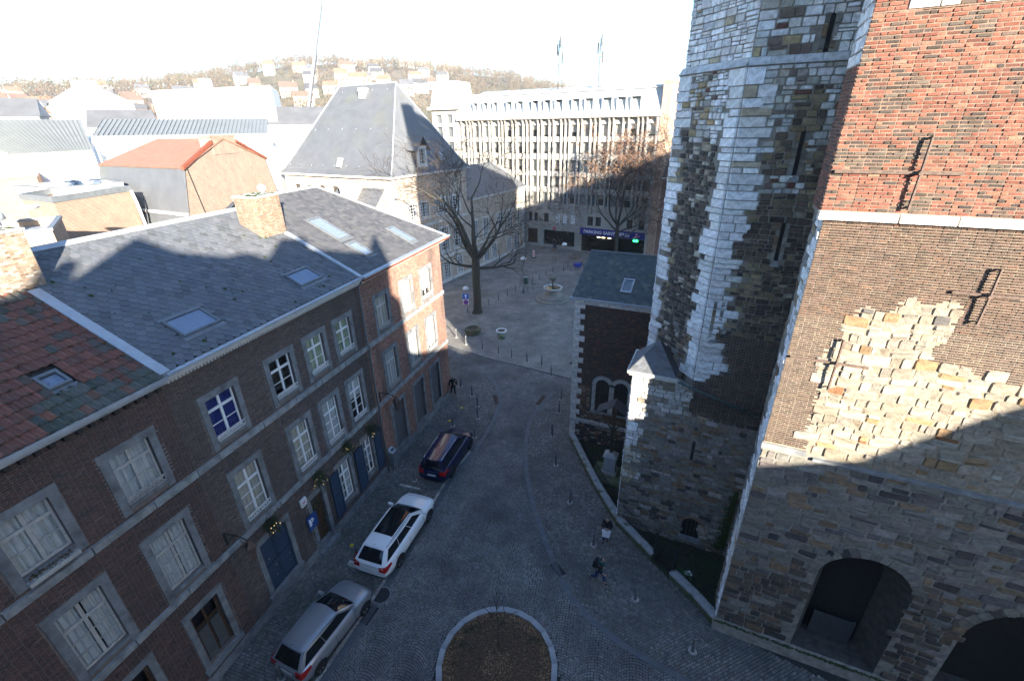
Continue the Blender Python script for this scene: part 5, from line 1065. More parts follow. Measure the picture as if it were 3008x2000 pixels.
for z0, z1 in ((16.1, 16.88), (13.6, 14.5), (11.2, 11.97), (8.75, 9.6), (6.5, 7.15)): b.box(OFc, S0, S1, .0, .12, z0+.03, z1-.06)
b.build('spandrel', M['concrete'], OB_)
for x0, x1, y0, y1 in w2:
    m_ = MB(); m_.box(OFc, x0, x1, -.25, -.2, y0, y1); m_.build('window', M['white_paint'] if 0 < x0 < 4 else M['room_dark'], OB_)
for i, (x0, x1, y0, y1) in enumerate(gnd):
    m_ = MB(); dd = 4.0 if i == 4 else .5; m_.face([OFc.p(x0, -dd, y0), OFc.p(x1, -dd, y0), OFc.p(x1, -dd, y1), OFc.p(x0, -dd, y1)]); m_.face([OFc.p(x0, -dd, y0), OFc.p(x0, -.3, y0), OFc.p(x0, -.3, y1), OFc.p(x0, -dd, y1)]); m_.face([OFc.p(x1, -dd, y0), OFc.p(x1, -.3, y0), OFc.p(x1, -.3, y1), OFc.p(x1, -dd, y1)]); m_.face([OFc.p(x0, -dd, y1), OFc.p(x1, -dd, y1), OFc.p(x1, -.3, y1), OFc.p(x0, -.3, y1)]); m_.face([OFc.p(x0, -dd, y0+.01), OFc.p(x1, -dd, y0+.01), OFc.p(x1, -.3, y0+.01), OFc.p(x0, -.3, y0+.01)])
    m_.build('entrance' if i > 2 else 'shop_front', M['dark'] if i > 2 else M['oak_door'], OB_)
b = MB(); b.box(OFc, S0-.1, S1+.1, .0, .75, 19.3, 19.75); b.build('cornice', M['concrete'], OB_)
M['metal_seam'] = mat('seamed_zinc', (.4, .42, .42), rough=.5, var=.07, scale=1, metal=.15)
b = MB(); b.face([OFc.p(S0, .45, 19.75), OFc.p(S1, .45, 19.75), OFc.p(S1, -.5, 22.7), OFc.p(S0, -.5, 22.7)]); b.face([OFc.p(S0, -.5, 22.7), OFc.p(S1, -.5, 22.7), OFc.p(S1, -12, 23.1), OFc.p(S0, -12, 23.1)]); b.face([OFc.p(S0, .45, 19.75), OFc.p(S0, -.5, 22.7), OFc.p(S0, -12, 23.1), OFc.p(S0, -12, 19.75)]); b.face([OFc.p(S0, 0, 0), OFc.p(S0, -12, 0), OFc.p(S0, -12, 20), OFc.p(S0, 0, 20)])
for i in range(67): x = S0+.25+i*.5; b.hexa([OFc.p(x, .43, 19.75), OFc.p(x+.04, .43, 19.75), OFc.p(x+.04, -.52, 22.7), OFc.p(x, -.52, 22.7), OFc.p(x, .49, 19.77), OFc.p(x+.04, .49, 19.77), OFc.p(x+.04, -.46, 22.72), OFc.p(x, -.46, 22.72)])
b.build('mansard', M['metal_seam'], OB_)
b = MB(); b.box(OFc, S0, S1, -.9, -.3, 22.7, 23.05); b.build('roof_edge', M['zinc'], OB_)
b = MB()
for i in range(16): x = S0+3+i*1.8; b.slab([OFc.p(x, -2, 23.15), OFc.p(x+1.5, -2, 23.15), OFc.p(x+1.5, -3.2, 23.55), OFc.p(x, -3.2, 23.55)], .06)
b.build('roof_panels', M['zinc'], OB_)
for a, c in [(-13.71, -12.97), (-11.82, -11.08), (-9.98, -9.3), (-7.54, -6.69), (-5.67, -4.75), (-3.13, -2.17), (-1.14, -.19), (.69, 1.75), (3.35, 4.4), (5.29, 6.43), (7.89, 9.12), (10.0, 11.12), (11.94, 13.16)]:
    m_ = MB(); m_.box(OFc, a-.15, a, -.6, .42, 20.0, 21.75); m_.box(OFc, c, c+.1, -.6, .42, 20.0, 21.75); m_.box(OFc, a-.15, c+.1, -.6, .45, 21.75, 21.87); m_.box(OFc, a-.15, c+.1, -.3, .5, 19.86, 20.0); do_ = m_.build('dormer_window', M['zinc'], OB_)
    m_ = MB(); m_.face([OFc.p(a, .25, 20), OFc.p(c, .25, 20), OFc.p(c, .25, 21.75), OFc.p(a, .25, 21.75)]); m_.build('pane', M['glass'], do_); m_ = MB(); m_.face([OFc.p(a, -.1, 20), OFc.p(c, -.1, 20), OFc.p(c, -.1, 21.75), OFc.p(a, -.1, 21.75)]); m_.build('room', M['room_dark'], do_)
# raised left stair block and brick party wall on the right
b = MB(); wall_holes(b, OFc, -22.3, -17.0, 0, 21.0, [(x, x+1.1, z0, z1) for x in (-21.4, -19.2) for z0, z1 in [(19.0, 20.3)] + FLO], .35, .3); b.face([OFc.p(-17, .35, 0), OFc.p(-17, -5, 0), OFc.p(-17, -5, 21), OFc.p(-17, .35, 21)]); b.face([OFc.p(-22.3, .35, 0), OFc.p(-22.3, -5, 0), OFc.p(-22.3, -5, 21), OFc.p(-22.3, .35, 21)]); b.build('stair_block', M['concrete'], OB_)
b = MB(); b.box(OFc, -22.2, -17.1, 0.0, .05, 6, 20.9); b.build('stair_glazing', M['zinc_dark'], OB_)
b = MB(); b.box(OFc, -22.9, -16.6, -5.2, .8, 21.0, 21.5); b.build('stair_cornice', M['concrete'], OB_)
b = MB(); A = [OFc.p(-22.4, .4, 21.5), OFc.p(-17.0, .4, 21.5), OFc.p(-17.0, -5, 21.5), OFc.p(-22.4, -5, 21.5)]; T = [OFc.p(-21.9, -.2, 25.2), OFc.p(-17.4, -.2, 25.2), OFc.p(-17.8, -4.8, 25.2), OFc.p(-21.6, -4.8, 25.2)]; b.hexa(A+T); b.build('stair_mansard', M['metal_seam'], OB_)
b = MB(); b.box(OFc, S1, S1+1.1, -12, .45, 0, 23.2); b.box(OFc, S1-.1, S1+1.2, -12, .5, 23.2, 23.5); b.build('party_wall', brickmat('party_brick', (.36, .23, .16), (.3, .18, .12), (.4, .3, .22), math.atan2(-.5, .866)), OB_)
b = MB(); b.box(OFc, S1-.35, S1+.02, .0, .35, 0, 19.3); b.build('end_pier', M['concrete'], OB_)
# parking sign
sg = MB(); sg.box(OFc, 5.3, 15.8, .02, .16, 2.72, 3.75); SGN = sg.build('sign_board', mat('sign_blue', (.01, .014, .2), rough=.4, var=.03), OB_)
def text(name, s, F, s0, z, d, size, m, parent, width=None):
    cu = bpy.data.curves.new(name, 'FONT'); cu.body = s; cu.size = size; cu.extrude = .01; cu.materials.append(m); cu.align_x = 'LEFT'; cu.offset = size*.012
    o = bpy.data.objects.new(name, cu); COL.objects.link(o); x, y = Vector((*F.u[:2], 0)), Vector((0, 0, 1)); n_ = Vector((*F.n[:2], 0))
    bpy.context.view_layer.update(); kx = (width/o.dimensions.x) if width else 1
    if x.cross(y).dot(n_) < 0: s0 = s0 + (width or 0); x = -x
    loc = Vector(F.p(s0, d, z)); pm = Vector(WL[parent.name])
    mw = Matrix.Translation(loc - pm) @ Matrix(((x.x*kx, y.x, n_.x, 0), (x.y*kx, y.y, n_.y, 0), (x.z*kx, y.z, n_.z, 0), (0, 0, 0, 1)))
    me = bpy.data.meshes.new_from_object(o.evaluated_get(bpy.context.evaluated_depsgraph_get())); bpy.data.objects.remove(o)
    o = bpy.data.objects.new(name, me); COL.objects.link(o); WL[o.name] = tuple(loc)
    o.parent = parent; o.matrix_local = mw; return o
M['sign_white'] = mat('sign_white', (.8, .8, .8), rough=.5, var=0)
text('lettering', 'PARKING SAINT-DENIS', OFc, 5.9, 2.98, .17, .72, M['sign_white'], SGN, 7.3)
lg = MB(); lg.lathe([(.0, 0), (.13, .03), (.15, .13), (.1, .24), (0, .27)], 10, OFc.p(14.35, .2, 3.35)); lg.tube([OFc.p(14.3, .2, 3.33), OFc.p(14.1, .2, 3.0), OFc.p(13.8, .2, 2.85)], .07, 6); lg.tube([OFc.p(14.25, .2, 3.25), OFc.p(14.6, .2, 3.1), OFc.p(14.8, .2, 3.3)], .05, 6); lg.tube([OFc.p(14.15, .2, 3.05), OFc.p(14.5, .2, 2.82)], .06, 6); lg.build('running_man_mark', mat('mark_pink', (.6, .3, .35), rough=.5, var=0), SGN)
b = MB(); b.box(OFc, 13.9, 14.6, .05, .2, 2.35, 2.6); b.build('green_light', emit('green_lamp', (.02, .9, .15), 2.2), OB_)
for x in (7.4, 8.2, 9.2): b = MB(); b.box(OFc, x, x+.5, -2.2, -2.15, 1.9, 1.98); b.build('entrance_lamp', emit('warm_lamp', (1, .75, .4), 3), OB_)
b = MB(); b.box(OFc, .72, 1.0, .02, .3, 2.95, 3.45); b.build('bracket_sign', mat('sign_red', (.5, .03, .04), rough=.5, var=.05), OB_)
# brick neighbour squeezed between the office and the turret
NB = thing('brick_house', OFc.p(20, -4, 0), 'narrow red brick house beside the parking entrance, half hidden by the turret', 'house')
mNB = brickmat('neighbour_brick', (.24, .1, .075), (.19, .08, .06), (.26, .2, .16), math.atan2(-.5, .866))
b = MB(); wall_holes(b, OFc, 17.15, 26, 0, 11.4, [(18.2, 19.3, z, z+2.0) for z in (4.3, 8.1)] + [(20.8, 21.9, z, z+2.0) for z in (4.3, 8.1)], .2, .25); b.build('wall', mNB, NB)
for x in (18.2, 20.8):
    for z in (4.3, 8.1): cross_window(NB, Fr(OFc.p(0, .2, 0), OFc.u, OFc.n), x, x+1.1, z, z+2.0, 'white_paint', 'stone_pale', 1, 2)
b = MB(); b.box(OFc, 17.15, 26, .2, .6, 11.4, 11.7); b.box(OFc, 17.15, 26, .15, .35, 7.2, 7.4); b.build('cornice', M['white_paint'], NB)
b = MB(); b.slab([OFc.p(17.15, .6, 11.7), OFc.p(26, .6, 11.7), OFc.p(26, -4, 15), OFc.p(17.15, -4, 15)], .1); b.build('roof', M['slate_sheet'], NB)
# ---------------------------------------------------------------- trees
M['bark'] = mat('bark', (.055, .046, .038), rough=.95, var=.3, scale=6, bump=.8, bscale=18, col2=(.05, .06, .035), m2scale=1, m2thr=.62)
M['twig'] = mat('twig', (.045, .034, .027), rough=.95, var=.2, scale=6)
M['leaf'] = mat('leaf', attr=True, rough=.7, var=.12, scale=9)
class Tree:
    def __init__(s, seed): s.r = random.Random(seed); s.wood = MB(); s.fine = MB(); s.ends = []
    def limb(s, p, d, L, r0, depth, up=.25, wob=.22, kids=(3, 5), spread=.8, minr=.012):
        r = s.r; n = max(3, int(L/.45)); pts = [Vector(p)]; d = Vector(d).normalized(); rad = [r0]
        for i in range(n):
            d = (d + Vector((r.gauss(0, wob), r.gauss(0, wob), r.gauss(0, wob)*.7 + up*.3))*.5).normalized(); pts.append(pts[-1] + d*L/n); rad.append(max(minr, r0*(1 - .72*(i+1)/n)))
        (s.wood if r0 > .045 else s.fine).tube(pts, rad, 8 if r0 > .12 else (5 if r0 > .045 else 3), cap=False)
        if depth == 0: s.ends.append(pts[-1]); s.ends.append(pts[len(pts)//2]); return
        k = r.randint(*kids)
        for j in range(k):
            t = r.uniform(.3, 1.0) if j else 1.0; q = t*n; i = min(n-1, int(q)); st = pts[i].lerp(pts[i+1], q-i) if t < 1 else pts[-1]
            dl = (pts[min(i+1, n)] - pts[i]).normalized(); perp = dl.orthogonal().normalized(); perp = Matrix.Rotation(r.uniform(0, 6.283), 3, dl) @ perp
            nd = (dl*(1-spread*.45) + perp*spread*r.uniform(.5, 1.1)); rr = rad[i]*(r.uniform(.5, .72) if j else .85)
            s.limb(st, nd, L*r.uniform(.5, .8), max(minr, rr), depth-1, up, wob, kids, spread, minr)
def tree(name, label, base, trunk, limbs, seed, leaves=0, lpal=None, lsize=(.06, .12), group=None, depth=3, spread=.8, kids=(3, 5), cat='tree'):
    T = thing(name, base, label, cat, group); t = Tree(seed); r = t.r; B = Vector(base)
    t.wood.tube([B + Vector(p) for p, _ in trunk], [q for _, q in trunk], 12, cap=False)
    t.wood.tube([B+Vector((0, 0, -.05)), B+Vector((.02, 0, .25)), B+Vector((0, 0, .8))], [trunk[0][1]*1.45, trunk[0][1]*1.1, trunk[0][1]*.95], 12, cap=False)
    for p, d, L, rr, dp in limbs: t.limb(B+Vector(p), d, L, rr, dp, spread=spread, kids=kids)
    t.wood.build('trunk', M['bark'], T, smooth=True); cr = t.fine.build('crown', M['twig'], T)
    if leaves:
        b = MB()
        for i in range(leaves):
            e = r.choice(t.ends) + Vector((r.gauss(0, .22), r.gauss(0, .22), r.gauss(0, .2))); z = r.uniform(*lsize); a = Vector((r.gauss(0, 1), r.gauss(0, 1), r.gauss(0, 1))).normalized(); c = a.orthogonal().normalized()
            b.face([e-a*z, e+c*z*.6, e+a*z, e-c*z*.5-a*z*.1], jit(pick(lpal, r), .25, r))
        b.build('leaves', M['leaf'], cr, kind='stuff')
    return T
tree('linden_tree', 'big bare linden with dark trunk and spreading limbs on the square', (-3.72, 46.57, 0),
     [((0, 0, 0), .46), ((.05, 0, 1.5), .43), ((.02, 0, 3.5), .42), ((.05, .05, 5.0), .45), ((.1, 0, 6.2), .4)],
     [((-.2, -.1, 5.2), (-1, -.1, .12), 4.2, .17, 3), ((.25, -.1, 5.0), (1, -.2, .12), 4.2, .17, 3), ((.1, 0, 6.0), (.3, .1, 1), 6.2, .3, 4), ((0, 0, 6.0), (-.35, -.1, 1), 6.6, .28, 4), ((-.1, .1, 6.1), (-.8, -.1, .8), 6.0, .24, 4), ((.2, .1, 5.9), (.85, .2, .55), 5.4, .23, 4), ((.1, .2, 5.8), (.5, .8, .8), 4.8, .2, 3), ((0, -.2, 5.7), (-.2, -.9, .6), 4.4, .18, 3), ((.2, -.1, 6.1), (.7, -.4, .9), 5.2, .2, 3), ((-.1, 0, 6.2), (-.6, .5, .9), 5.2, .18, 3)], 12, leaves=500, lpal=[(1, (.2, .11, .05)), (1, (.14, .08, .05))], lsize=(.03, .06), kids=(3, 5), spread=.78)
tree('oak_tree', 'tree with withered brown leaves in front of the parking entrance', (15.5, 66.2, 0),
     [((0, 0, 0), .3), ((.05, 0, 2), .27), ((0, .05, 4.2), .26), ((-.05, 0, 5.8), .22)],
     [((0, 0, 3.2), (-1, -.2, .12), 5.8, .11, 3), ((0, 0, 3.4), (1, -.1, .2), 4.8, .11, 3), ((0, 0, 5.4), (.15, 0, 1), 8.4, .2, 4), ((0, 0, 5.2), (-.8, .1, .9), 6.6, .17, 4), ((0, 0, 5.0), (.8, .1, .8), 6.1, .16, 4), ((0, 0, 5.2), (-.4, -.7, .9), 6.3, .15, 3), ((0, 0, 5.2), (.4, -.8, .7), 5.5, .14, 3), ((0, 0, 4.4), (-.9, -.4, .5), 6.1, .13, 3), ((0, 0, 4.8), (.5, .8, .8), 5.8, .14, 3), ((0, 0, 4.2), (.9, -.3, .45), 5.5, .13, 3)], 33, leaves=13000, lpal=[(4, (.13, .075, .045)), (3, (.17, .09, .05)), (2, (.08, .05, .035)), (1, (.24, .12, .06))], lsize=(.07, .14), kids=(3, 5), spread=.8)

# round island with mulch
IS = thing('round_planter', (*ISLE_C, 0), 'round kerbed planting island of brown mulch in the middle of the street', 'planter')
b = MB(); P = Pieces(); nk = 22
for i in range(nk):
    a0, a1 = 2*math.pi*(i+.01)/nk, 2*math.pi*(i+.99)/nk; q = lambda rr, a, z: (ISLE_C[0]+rr*math.cos(a), ISLE_C[1]+rr*math.sin(a), z); am = (a0+a1)/2
    for c0, c1 in ((a0, am), (am, a1)):
        pass
    lo = [q(2.08, a0, -.04), q(2.3, a0, -.04), q(2.3, a1, -.04), q(2.08, a1, -.04)]; P.add(lo + [(x, y, .13) for x, y, z in lo], BOXF, jit((.3, .315, .33), .08))
P.build('kerb_stone', M['channel'], IS)
M['mulch'] = mat('mulch', (.07, .045, .028), rough=1, var=.35, scale=14, bump=1, bscale=30)
b.lathe([(2.09, .05), (1.6, .11), (.8, .15), (.02, .16)], 40, (*ISLE_C, 0), cap=False); b.build('mulch', M['mulch'], IS, smooth=True)
ch = MB(); rm = random.Random(8)
for i in range(9000):
    rr, a = 2.07*math.sqrt(rm.random()), rm.uniform(0, 6.283); x = Vector((ISLE_C[0]+rr*math.cos(a), ISLE_C[1]+rr*math.sin(a), .06+.1*(1-rr/2.1)+rm.uniform(0, .03))); u_ = Vector((rm.gauss(0, 1), rm.gauss(0, 1), rm.gauss(0, .4))).normalized()*rm.uniform(.012, .04); v_ = u_.orthogonal().normalized()*rm.uniform(.006, .014)
    ch.face([x-u_-v_, x+u_-v_, x+u_+v_, x-u_+v_], jit(pick([(3, (.3, .185, .1)), (2, (.2, .12, .068)), (1, (.4, .27, .16))], rm), .3, rm))
ch.build('bark_chips', M['leafbits'], IS, kind='stuff')
for i in range(22):
    rr, a = 1.9*math.sqrt(rm.random()), rm.uniform(.3, 3.4) if i % 3 else rm.uniform(0, 6.28); x = Vector((ISLE_C[0]+rr*math.cos(a), ISLE_C[1]+rr*math.sin(a), .1)); g_ = MB()
    for k in range(26):
        d = Vector((rm.gauss(0, .5), rm.gauss(0, .5), 1)).normalized(); L = rm.uniform(.06, .2); w = d.orthogonal().normalized()*.012; y = x + Vector((rm.gauss(0, .07), rm.gauss(0, .07), 0)); g_.face([y-w, y+w, y+d*L], jit((.03, .05, .02), .4, rm))
    tag(g_.build('herb_tuft', M['leafbits']), 'small green herb tuft growing in the brown mulch of the round island', 'plant', 'herb tufts in the round island')
tree('sapling', 'thin bare sapling growing in the round mulch island', (-.75, 11.0, .1), [((0, 0, 0), .022), ((.02, 0, .8), .018), ((0, .03, 1.7), .013)], [((0, 0, 1.0), (.5, .1, 1), .7, .009, 1), ((0, 0, 1.3), (-.5, .2, 1), .6, .008, 1), ((0, 0, 1.65), (0, 0, 1), .7, .01, 1)], 4, cat='sapling')

# ---------------------------------------------------------------- cars
def paint(name, col, metal=.0, rough=.28): return mat(name, col, rough=rough, metal=metal, var=.02, scale=2, coat=.6, spec=.5)
M['tyre'] = mat('tyre', (.02, .02, .02), rough=.85, var=.15, scale=20); M['rim'] = mat('alloy_rim', (.35, .36, .37), rough=.35, metal=.8, var=.05)
M['car_glass'] = mat('car_glass', (.008, .01, .012), rough=.06, var=0, spec=.6, coat=.3); M['trim'] = mat('black_trim', (.02, .02, .022), rough=.55, var=.05)
M['lamp_red'] = mat('tail_lamp', (.35, .012, .012), rough=.15, var=.03, coat=.5); M['lamp_clear'] = mat('head_lamp', (.55, .57, .6), rough=.12, var=.03, coat=.5); M['plate'] = mat('number_plate', (.6, .58, .55), rough=.5, var=.03)
M['chrome'] = mat('chrome', (.6, .6, .62), rough=.15, metal=1, var=0)
def loft(b, secs, mi=0):
    k = len(secs[0]); i0 = len(b.v); n = len(secs)
    for s_ in secs: b.v += [tuple(p) for p in s_]
    for i in range(n-1):
        for j in range(k-1): b.f.append((i0+i*k+j, i0+i*k+j+1, i0+(i+1)*k+j+1, i0+(i+1)*k+j)); b.m.append(mi); b.c.append((1, 1, 1))
    for e in (0, n-1): i1 = len(b.v); b.v += [tuple(p) for p in secs[e]]; b.f.append(tuple(range(i1, i1+k))); b.m.append(mi); b.c.append((1, 1, 1))
def car(name, label, loc, az, L, Wd, Ht, top, wbase, xr, gh, col, roofglass=None, rails=False, plate='', wr=.32, windows=(.46,), mname='car_paint'):
    """top: (x, z) outline of the lower body from tail to nose; gh: greenhouse x of rear glass foot, roof rear, roof front, windscreen foot"""
    C = thing(name, (0, 0, 0), label, 'car', None); pm = paint(mname, *col); hw = Wd/2; b = MB()
    zt = lambda x: np.interp(x, [p[0] for p in top], [p[1] for p in top]); secs = []
    for i in range(33):
        t = i/32; x = -L/2 + L*(.5-.5*math.cos(math.pi*t)); e = abs(x)/(L/2); w = hw*(1 - (.26 if x > 0 else .13)*max(0, (e-.62)/.38)**2.6); z1 = zt(x); zb = .2 + .16*max(0, (e-.8)/.2)**1.5
        f_ = max(0, (e-.93)/.07); z1 -= .05*f_
        half = [(0, zb), (.72, zb), (.93, zb+.06), (.99, zb+(z1-zb)*.3), (1.0, zb+(z1-zb)*.52), (.985, zb+(z1-zb)*.74), (.955, z1-.075), (.9, z1-.02), (.78, z1+.004), (.4, z1+.03), (0, z1+.04)]
        secs.append([(x, w*a, z) for a, z in half] + [(x, -w*a, z) for a, z in half[-2::-1]])
    loft(b, secs); body = b.build('body', pm, C, smooth=True)
    g0, g1, g2, g3 = gh; zb0, zb3 = zt(g0)+.0, zt(g3)+.0; wb, wt = hw*.9, hw*.69
    corner = {'rbL': (g0, wb*.93, zb0), 'rbR': (g0, -wb*.93, zb0), 'rtL': (g1, wt*.94, Ht-.05), 'rtR': (g1, -wt*.94, Ht-.05), 'ftL': (g2, wt, Ht-.03), 'ftR': (g2, -wt, Ht-.03), 'fbL': (g3, wb*.9, zb3), 'fbR': (g3, -wb*.9, zb3)}
    K = {k: np.array(v) for k, v in corner.items()}
    def patch_(c00, c10, c11, c01, bul, n=8, u0=0, u1=1, v0=0, v1=1, off=0):
        G = []; nn = np.cross(c10-c00, c01-c00); nn /= np.linalg.norm(nn); nn = nn if nn @ ((c00+c11)/2-np.array([(g0+g3)/2, 0, .9])) > 0 else -nn
        for i in range(n+1):
            row = []
            for j in range(n+1):
                u, v = u0+(u1-u0)*i/n, v0+(v1-v0)*j/n; p = (1-u)*(1-v)*c00 + u*(1-v)*c10 + u*v*c11 + (1-u)*v*c01; row.append(p + nn*(bul*(1-(2*u-1)**2)*(.35+.65*(1-(2*v-1)**2)) + off))
            G.append(row)
        m_ = MB(); m_.v = [tuple(p) for row in G for p in row]; m_.f = [(i*(n+1)+j, (i+1)*(n+1)+j, (i+1)*(n+1)+j+1, i*(n+1)+j+1) for i in range(n) for j in range(n)]; m_.m = [0]*len(m_.f); m_.c = [(1, 1, 1)]*len(m_.f); return m_
    faces = {'front': ('fbL', 'fbR', 'ftR', 'ftL', .09), 'rear': ('rbR', 'rbL', 'rtL', 'rtR', .08), 'left': ('rbL', 'fbL', 'ftL', 'rtL', .05), 'right': ('fbR', 'rbR', 'rtR', 'ftR', .05), 'roof': ('rtL', 'ftL', 'ftR', 'rtR', .0)}
    cb = MB()
    for k_, (a, b1, c_, d, bu_) in faces.items():
        if k_ == 'roof': continue
        p_ = patch_(K[a], K[b1], K[c_], K[d], bu_); cb.raw(p_.v, p_.f)
    def roofp(u, v, off=0):                                       # u tail to front, v across
        x = K['rtL'][0] + (K['ftL'][0]-K['rtL'][0])*u; ww = wt*(.94+.06*u); cr = (1-(2*v-1)**2); ex = .08*cr*(2*u-1)
        return np.array([x+ex*(1 if u in (0, 1) else abs(2*u-1)), ww*(2*v-1), Ht-.05+.02*u + .05*cr**.8 + .025*math.sin(math.pi*u) + off])
    n = 10; rv = [tuple(roofp(i/n, j/n)) for i in range(n+1) for j in range(n+1)]; cb.raw(rv, [(i*(n+1)+j, (i+1)*(n+1)+j, (i+1)*(n+1)+j+1, i*(n+1)+j+1) for i in range(n) for j in range(n)])
    cb.build('cabin', pm, C, smooth=True)
    def pane(nm, fk, u0, u1, v0, v1): a, b1, c_, d, bu_ = faces[fk]; patch_(K[a], K[b1], K[c_], K[d], bu_, 8, u0, u1, v0, v1, .012).build(nm, M['car_glass'], C, smooth=True)
    pane('windscreen', 'front', .05, .95, .06, .97); pane('rear_window', 'rear', .09, .91, .1, .88)
    cuts = [.06] + [w for w in windows] + [.93]
    for i in range(len(cuts)-1):
        a0, a1 = cuts[i]+(.005 if i else 0), cuts[i+1]-(.005 if i < len(cuts)-2 else 0)
        pane('side_window', 'left', a0, a1, .08, .86); pane('side_window', 'right', 1-a1, 1-a0, .08, .86)
    if roofglass:
        u0, u1 = roofglass; rv = [tuple(roofp(u0+(u1-u0)*i/n, .09+.82*j/n, .012)) for i in range(n+1) for j in range(n+1)]; m_ = MB(); m_.raw(rv, [(i*(n+1)+j, (i+1)*(n+1)+j, (i+1)*(n+1)+j+1, i*(n+1)+j+1) for i in range(n) for j in range(n)]); m_.build('glass_roof', M['car_glass'], C, smooth=True)
    if rails:
        for v in (.03, .97): m_ = MB(); m_.tube([tuple(roofp(u, v, .03)) for u in (0.02, .25, .5, .75, .98)], .018, 6); m_.build('roof_rail', M['chrome'], C, smooth=True)
    m_ = MB(); m_.tube([tuple(roofp(0.06, .5, .0)), tuple(roofp(.0, .5, .16))], .008, 5); m_.build('aerial', M['trim'], C)
    xw = (-wbase/2 + xr, wbase/2 + xr)
    for x in xw:
        for sgn in (1, -1):
            m_ = MB(); y = sgn*(hw-.12); tp = []
            for (rr, yy) in ((wr*.62, .115), (wr*.92, .125), (wr, .09), (wr, -.09), (wr*.6, -.1)): tp.append((rr, yy))
            i0 = len(m_.v); kk = 20
            for rr, yy in tp:
                for j in range(kk): a = 2*math.pi*j/kk; m_.v.append((x+rr*math.cos(a), y+sgn*yy, wr+rr*math.sin(a)))
            for i in range(len(tp)-1):
                for j in range(kk): m_.f.append((i*kk+j, i*kk+(j+1) % kk, (i+1)*kk+(j+1) % kk, (i+1)*kk+j)); m_.m.append(0); m_.c.append((1, 1, 1))
            wo = m_.build('wheel', M['tyre'], C, smooth=True)
            m_ = MB()
            for k in range(5):
                a = 2*math.pi*k/5+.3; e1, e2 = a-.22, a+.22; rr = wr*.63; m_.face([(x+.04*math.cos(e1), y+sgn*.112, wr+.04*math.sin(e1)), (x+rr*math.cos(e1), y+sgn*.118, wr+rr*math.sin(e1)), (x+rr*math.cos(e2), y+sgn*.118, wr+rr*math.sin(e2)), (x+.04*math.cos(e2), y+sgn*.112, wr+.04*math.sin(e2))])
            m_.lathe([(0, 0)], 3, cap=False) if False else None
            m_.build('rim', M['rim'], wo); m_ = MB(); m_.face([(x+wr*.62*math.cos(2*math.pi*j/kk), y+sgn*.09, wr+wr*.62*math.sin(2*math.pi*j/kk)) for j in range(kk)]); m_.build('brake_disc', M['trim'], wo)
            m_ = MB(); ra_ = wr+.055
            yy = sgn*(hw*(1 - .26*max(0, (abs(x)/(L/2)-.62)/.38)**2.6)+.004)
            arcp = [(x+ra_*math.cos(a), yy*(1 if wr+ra_*math.sin(a) > .35 else .99), wr+ra_*math.sin(a)) for a in [math.pi*j/14 - .12 for j in range(15)]]
            m_.face(arcp + [(x-ra_, yy*.985, .22), (x+ra_, yy*.985, .22)]); m_.build('wheel_arch', M['trim'], C)
    e = lambda z, xx: zt(xx)
    for sgn in (1, -1):
        zl = zt(-L/2+.1); m_ = MB(); x0 = -L/2; pl_ = [(x0-.02, .55*hw), (x0-.012, .87*hw), (x0+.1, .935*hw), (x0+.42, 1.005*hw), (x0+.42, .9*hw), (x0+.1, .6*hw)]; n_ = len(pl_); zz = [zl-.3, zl-.3, zl-.28, zl-.12, zl-.12, zl-.28]
        m_.raw([(x, sgn*y, z) for (x, y), z in zip(pl_, zz)] + [(x+.02, sgn*y*.99, zl-.045) for x, y in pl_], [tuple(range(n_)), tuple(range(n_, 2*n_))] + [(i, (i+1) % n_, n_+(i+1) % n_, n_+i) for i in range(n_)]); m_.build('tail_lamp', M['lamp_red'], C)
        m_ = MB(); x0 = L/2; zf = zt(L/2-.15); m_.hexa([(x0-.02, sgn*hw*.42, zf-.2), (x0-.5, sgn*(hw*.93), zf-.06), (x0-.55, sgn*hw*.9, zf+.06), (x0-.1, sgn*hw*.42, zf-.06), (x0+.005, sgn*hw*.42, zf-.2), (x0-.48, sgn*(hw*.96+.01), zf-.06), (x0-.53, sgn*(hw*.92+.01), zf+.075), (x0-.08, sgn*hw*.42, zf-.035)]); m_.build('head_lamp', M['lamp_clear'], C)
        m_ = MB(); xm = g3-.28; zm = zb3+.06; m_.hexa([(xm-.06, sgn*(hw*.93), zm), (xm+.1, sgn*(hw*.93), zm), (xm+.1, sgn*(hw+.17), zm+.03), (xm-.06, sgn*(hw+.17), zm+.03), (xm-.06, sgn*(hw*.93), zm+.12), (xm+.06, sgn*(hw*.93), zm+.12), (xm+.05, sgn*(hw+.16), zm+.15), (xm-.06, sgn*(hw+.16), zm+.15)]); m_.build('mirror', pm, C)
        for xx in (.05, -1.0):
            m_ = MB(); m_.tube([(xx-.08+g0*.1, sgn*(hw*.985+.012), .86), (xx+.08+g0*.1, sgn*(hw*.985+.012), .86)], .014, 6); m_.build('door_handle', pm, C)
    for sgn in (1, -1):                                           # door gaps and sill line
        for xx in (g3-.32, (g0+g3)/2+.12, g0+.75):
            m_ = MB(); m_.tube([(xx, sgn*(hw*.995), .36), (xx+.02, sgn*(hw*1.003), .6), (xx+.01, sgn*(hw*.985), zt(xx)-.12)], .007, 4); m_.build('door_gap', M['trim'], C)
        m_ = MB(); m_.tube([(xw[0]+wr+.08, sgn*hw*.985, .3), (xw[1]-wr-.08, sgn*hw*.985, .3)], .03, 5); m_.build('sill_trim', M['trim'], C)
    m_ = MB(); m_.tube([(L/2-.42, -hw*.62, zt(L/2-.42)+.02), (L/2-.3, 0, zt(L/2-.3)+.045), (L/2-.42, hw*.62, zt(L/2-.42)+.02)], .006, 4); m_.build('bonnet_gap', M['trim'], C)
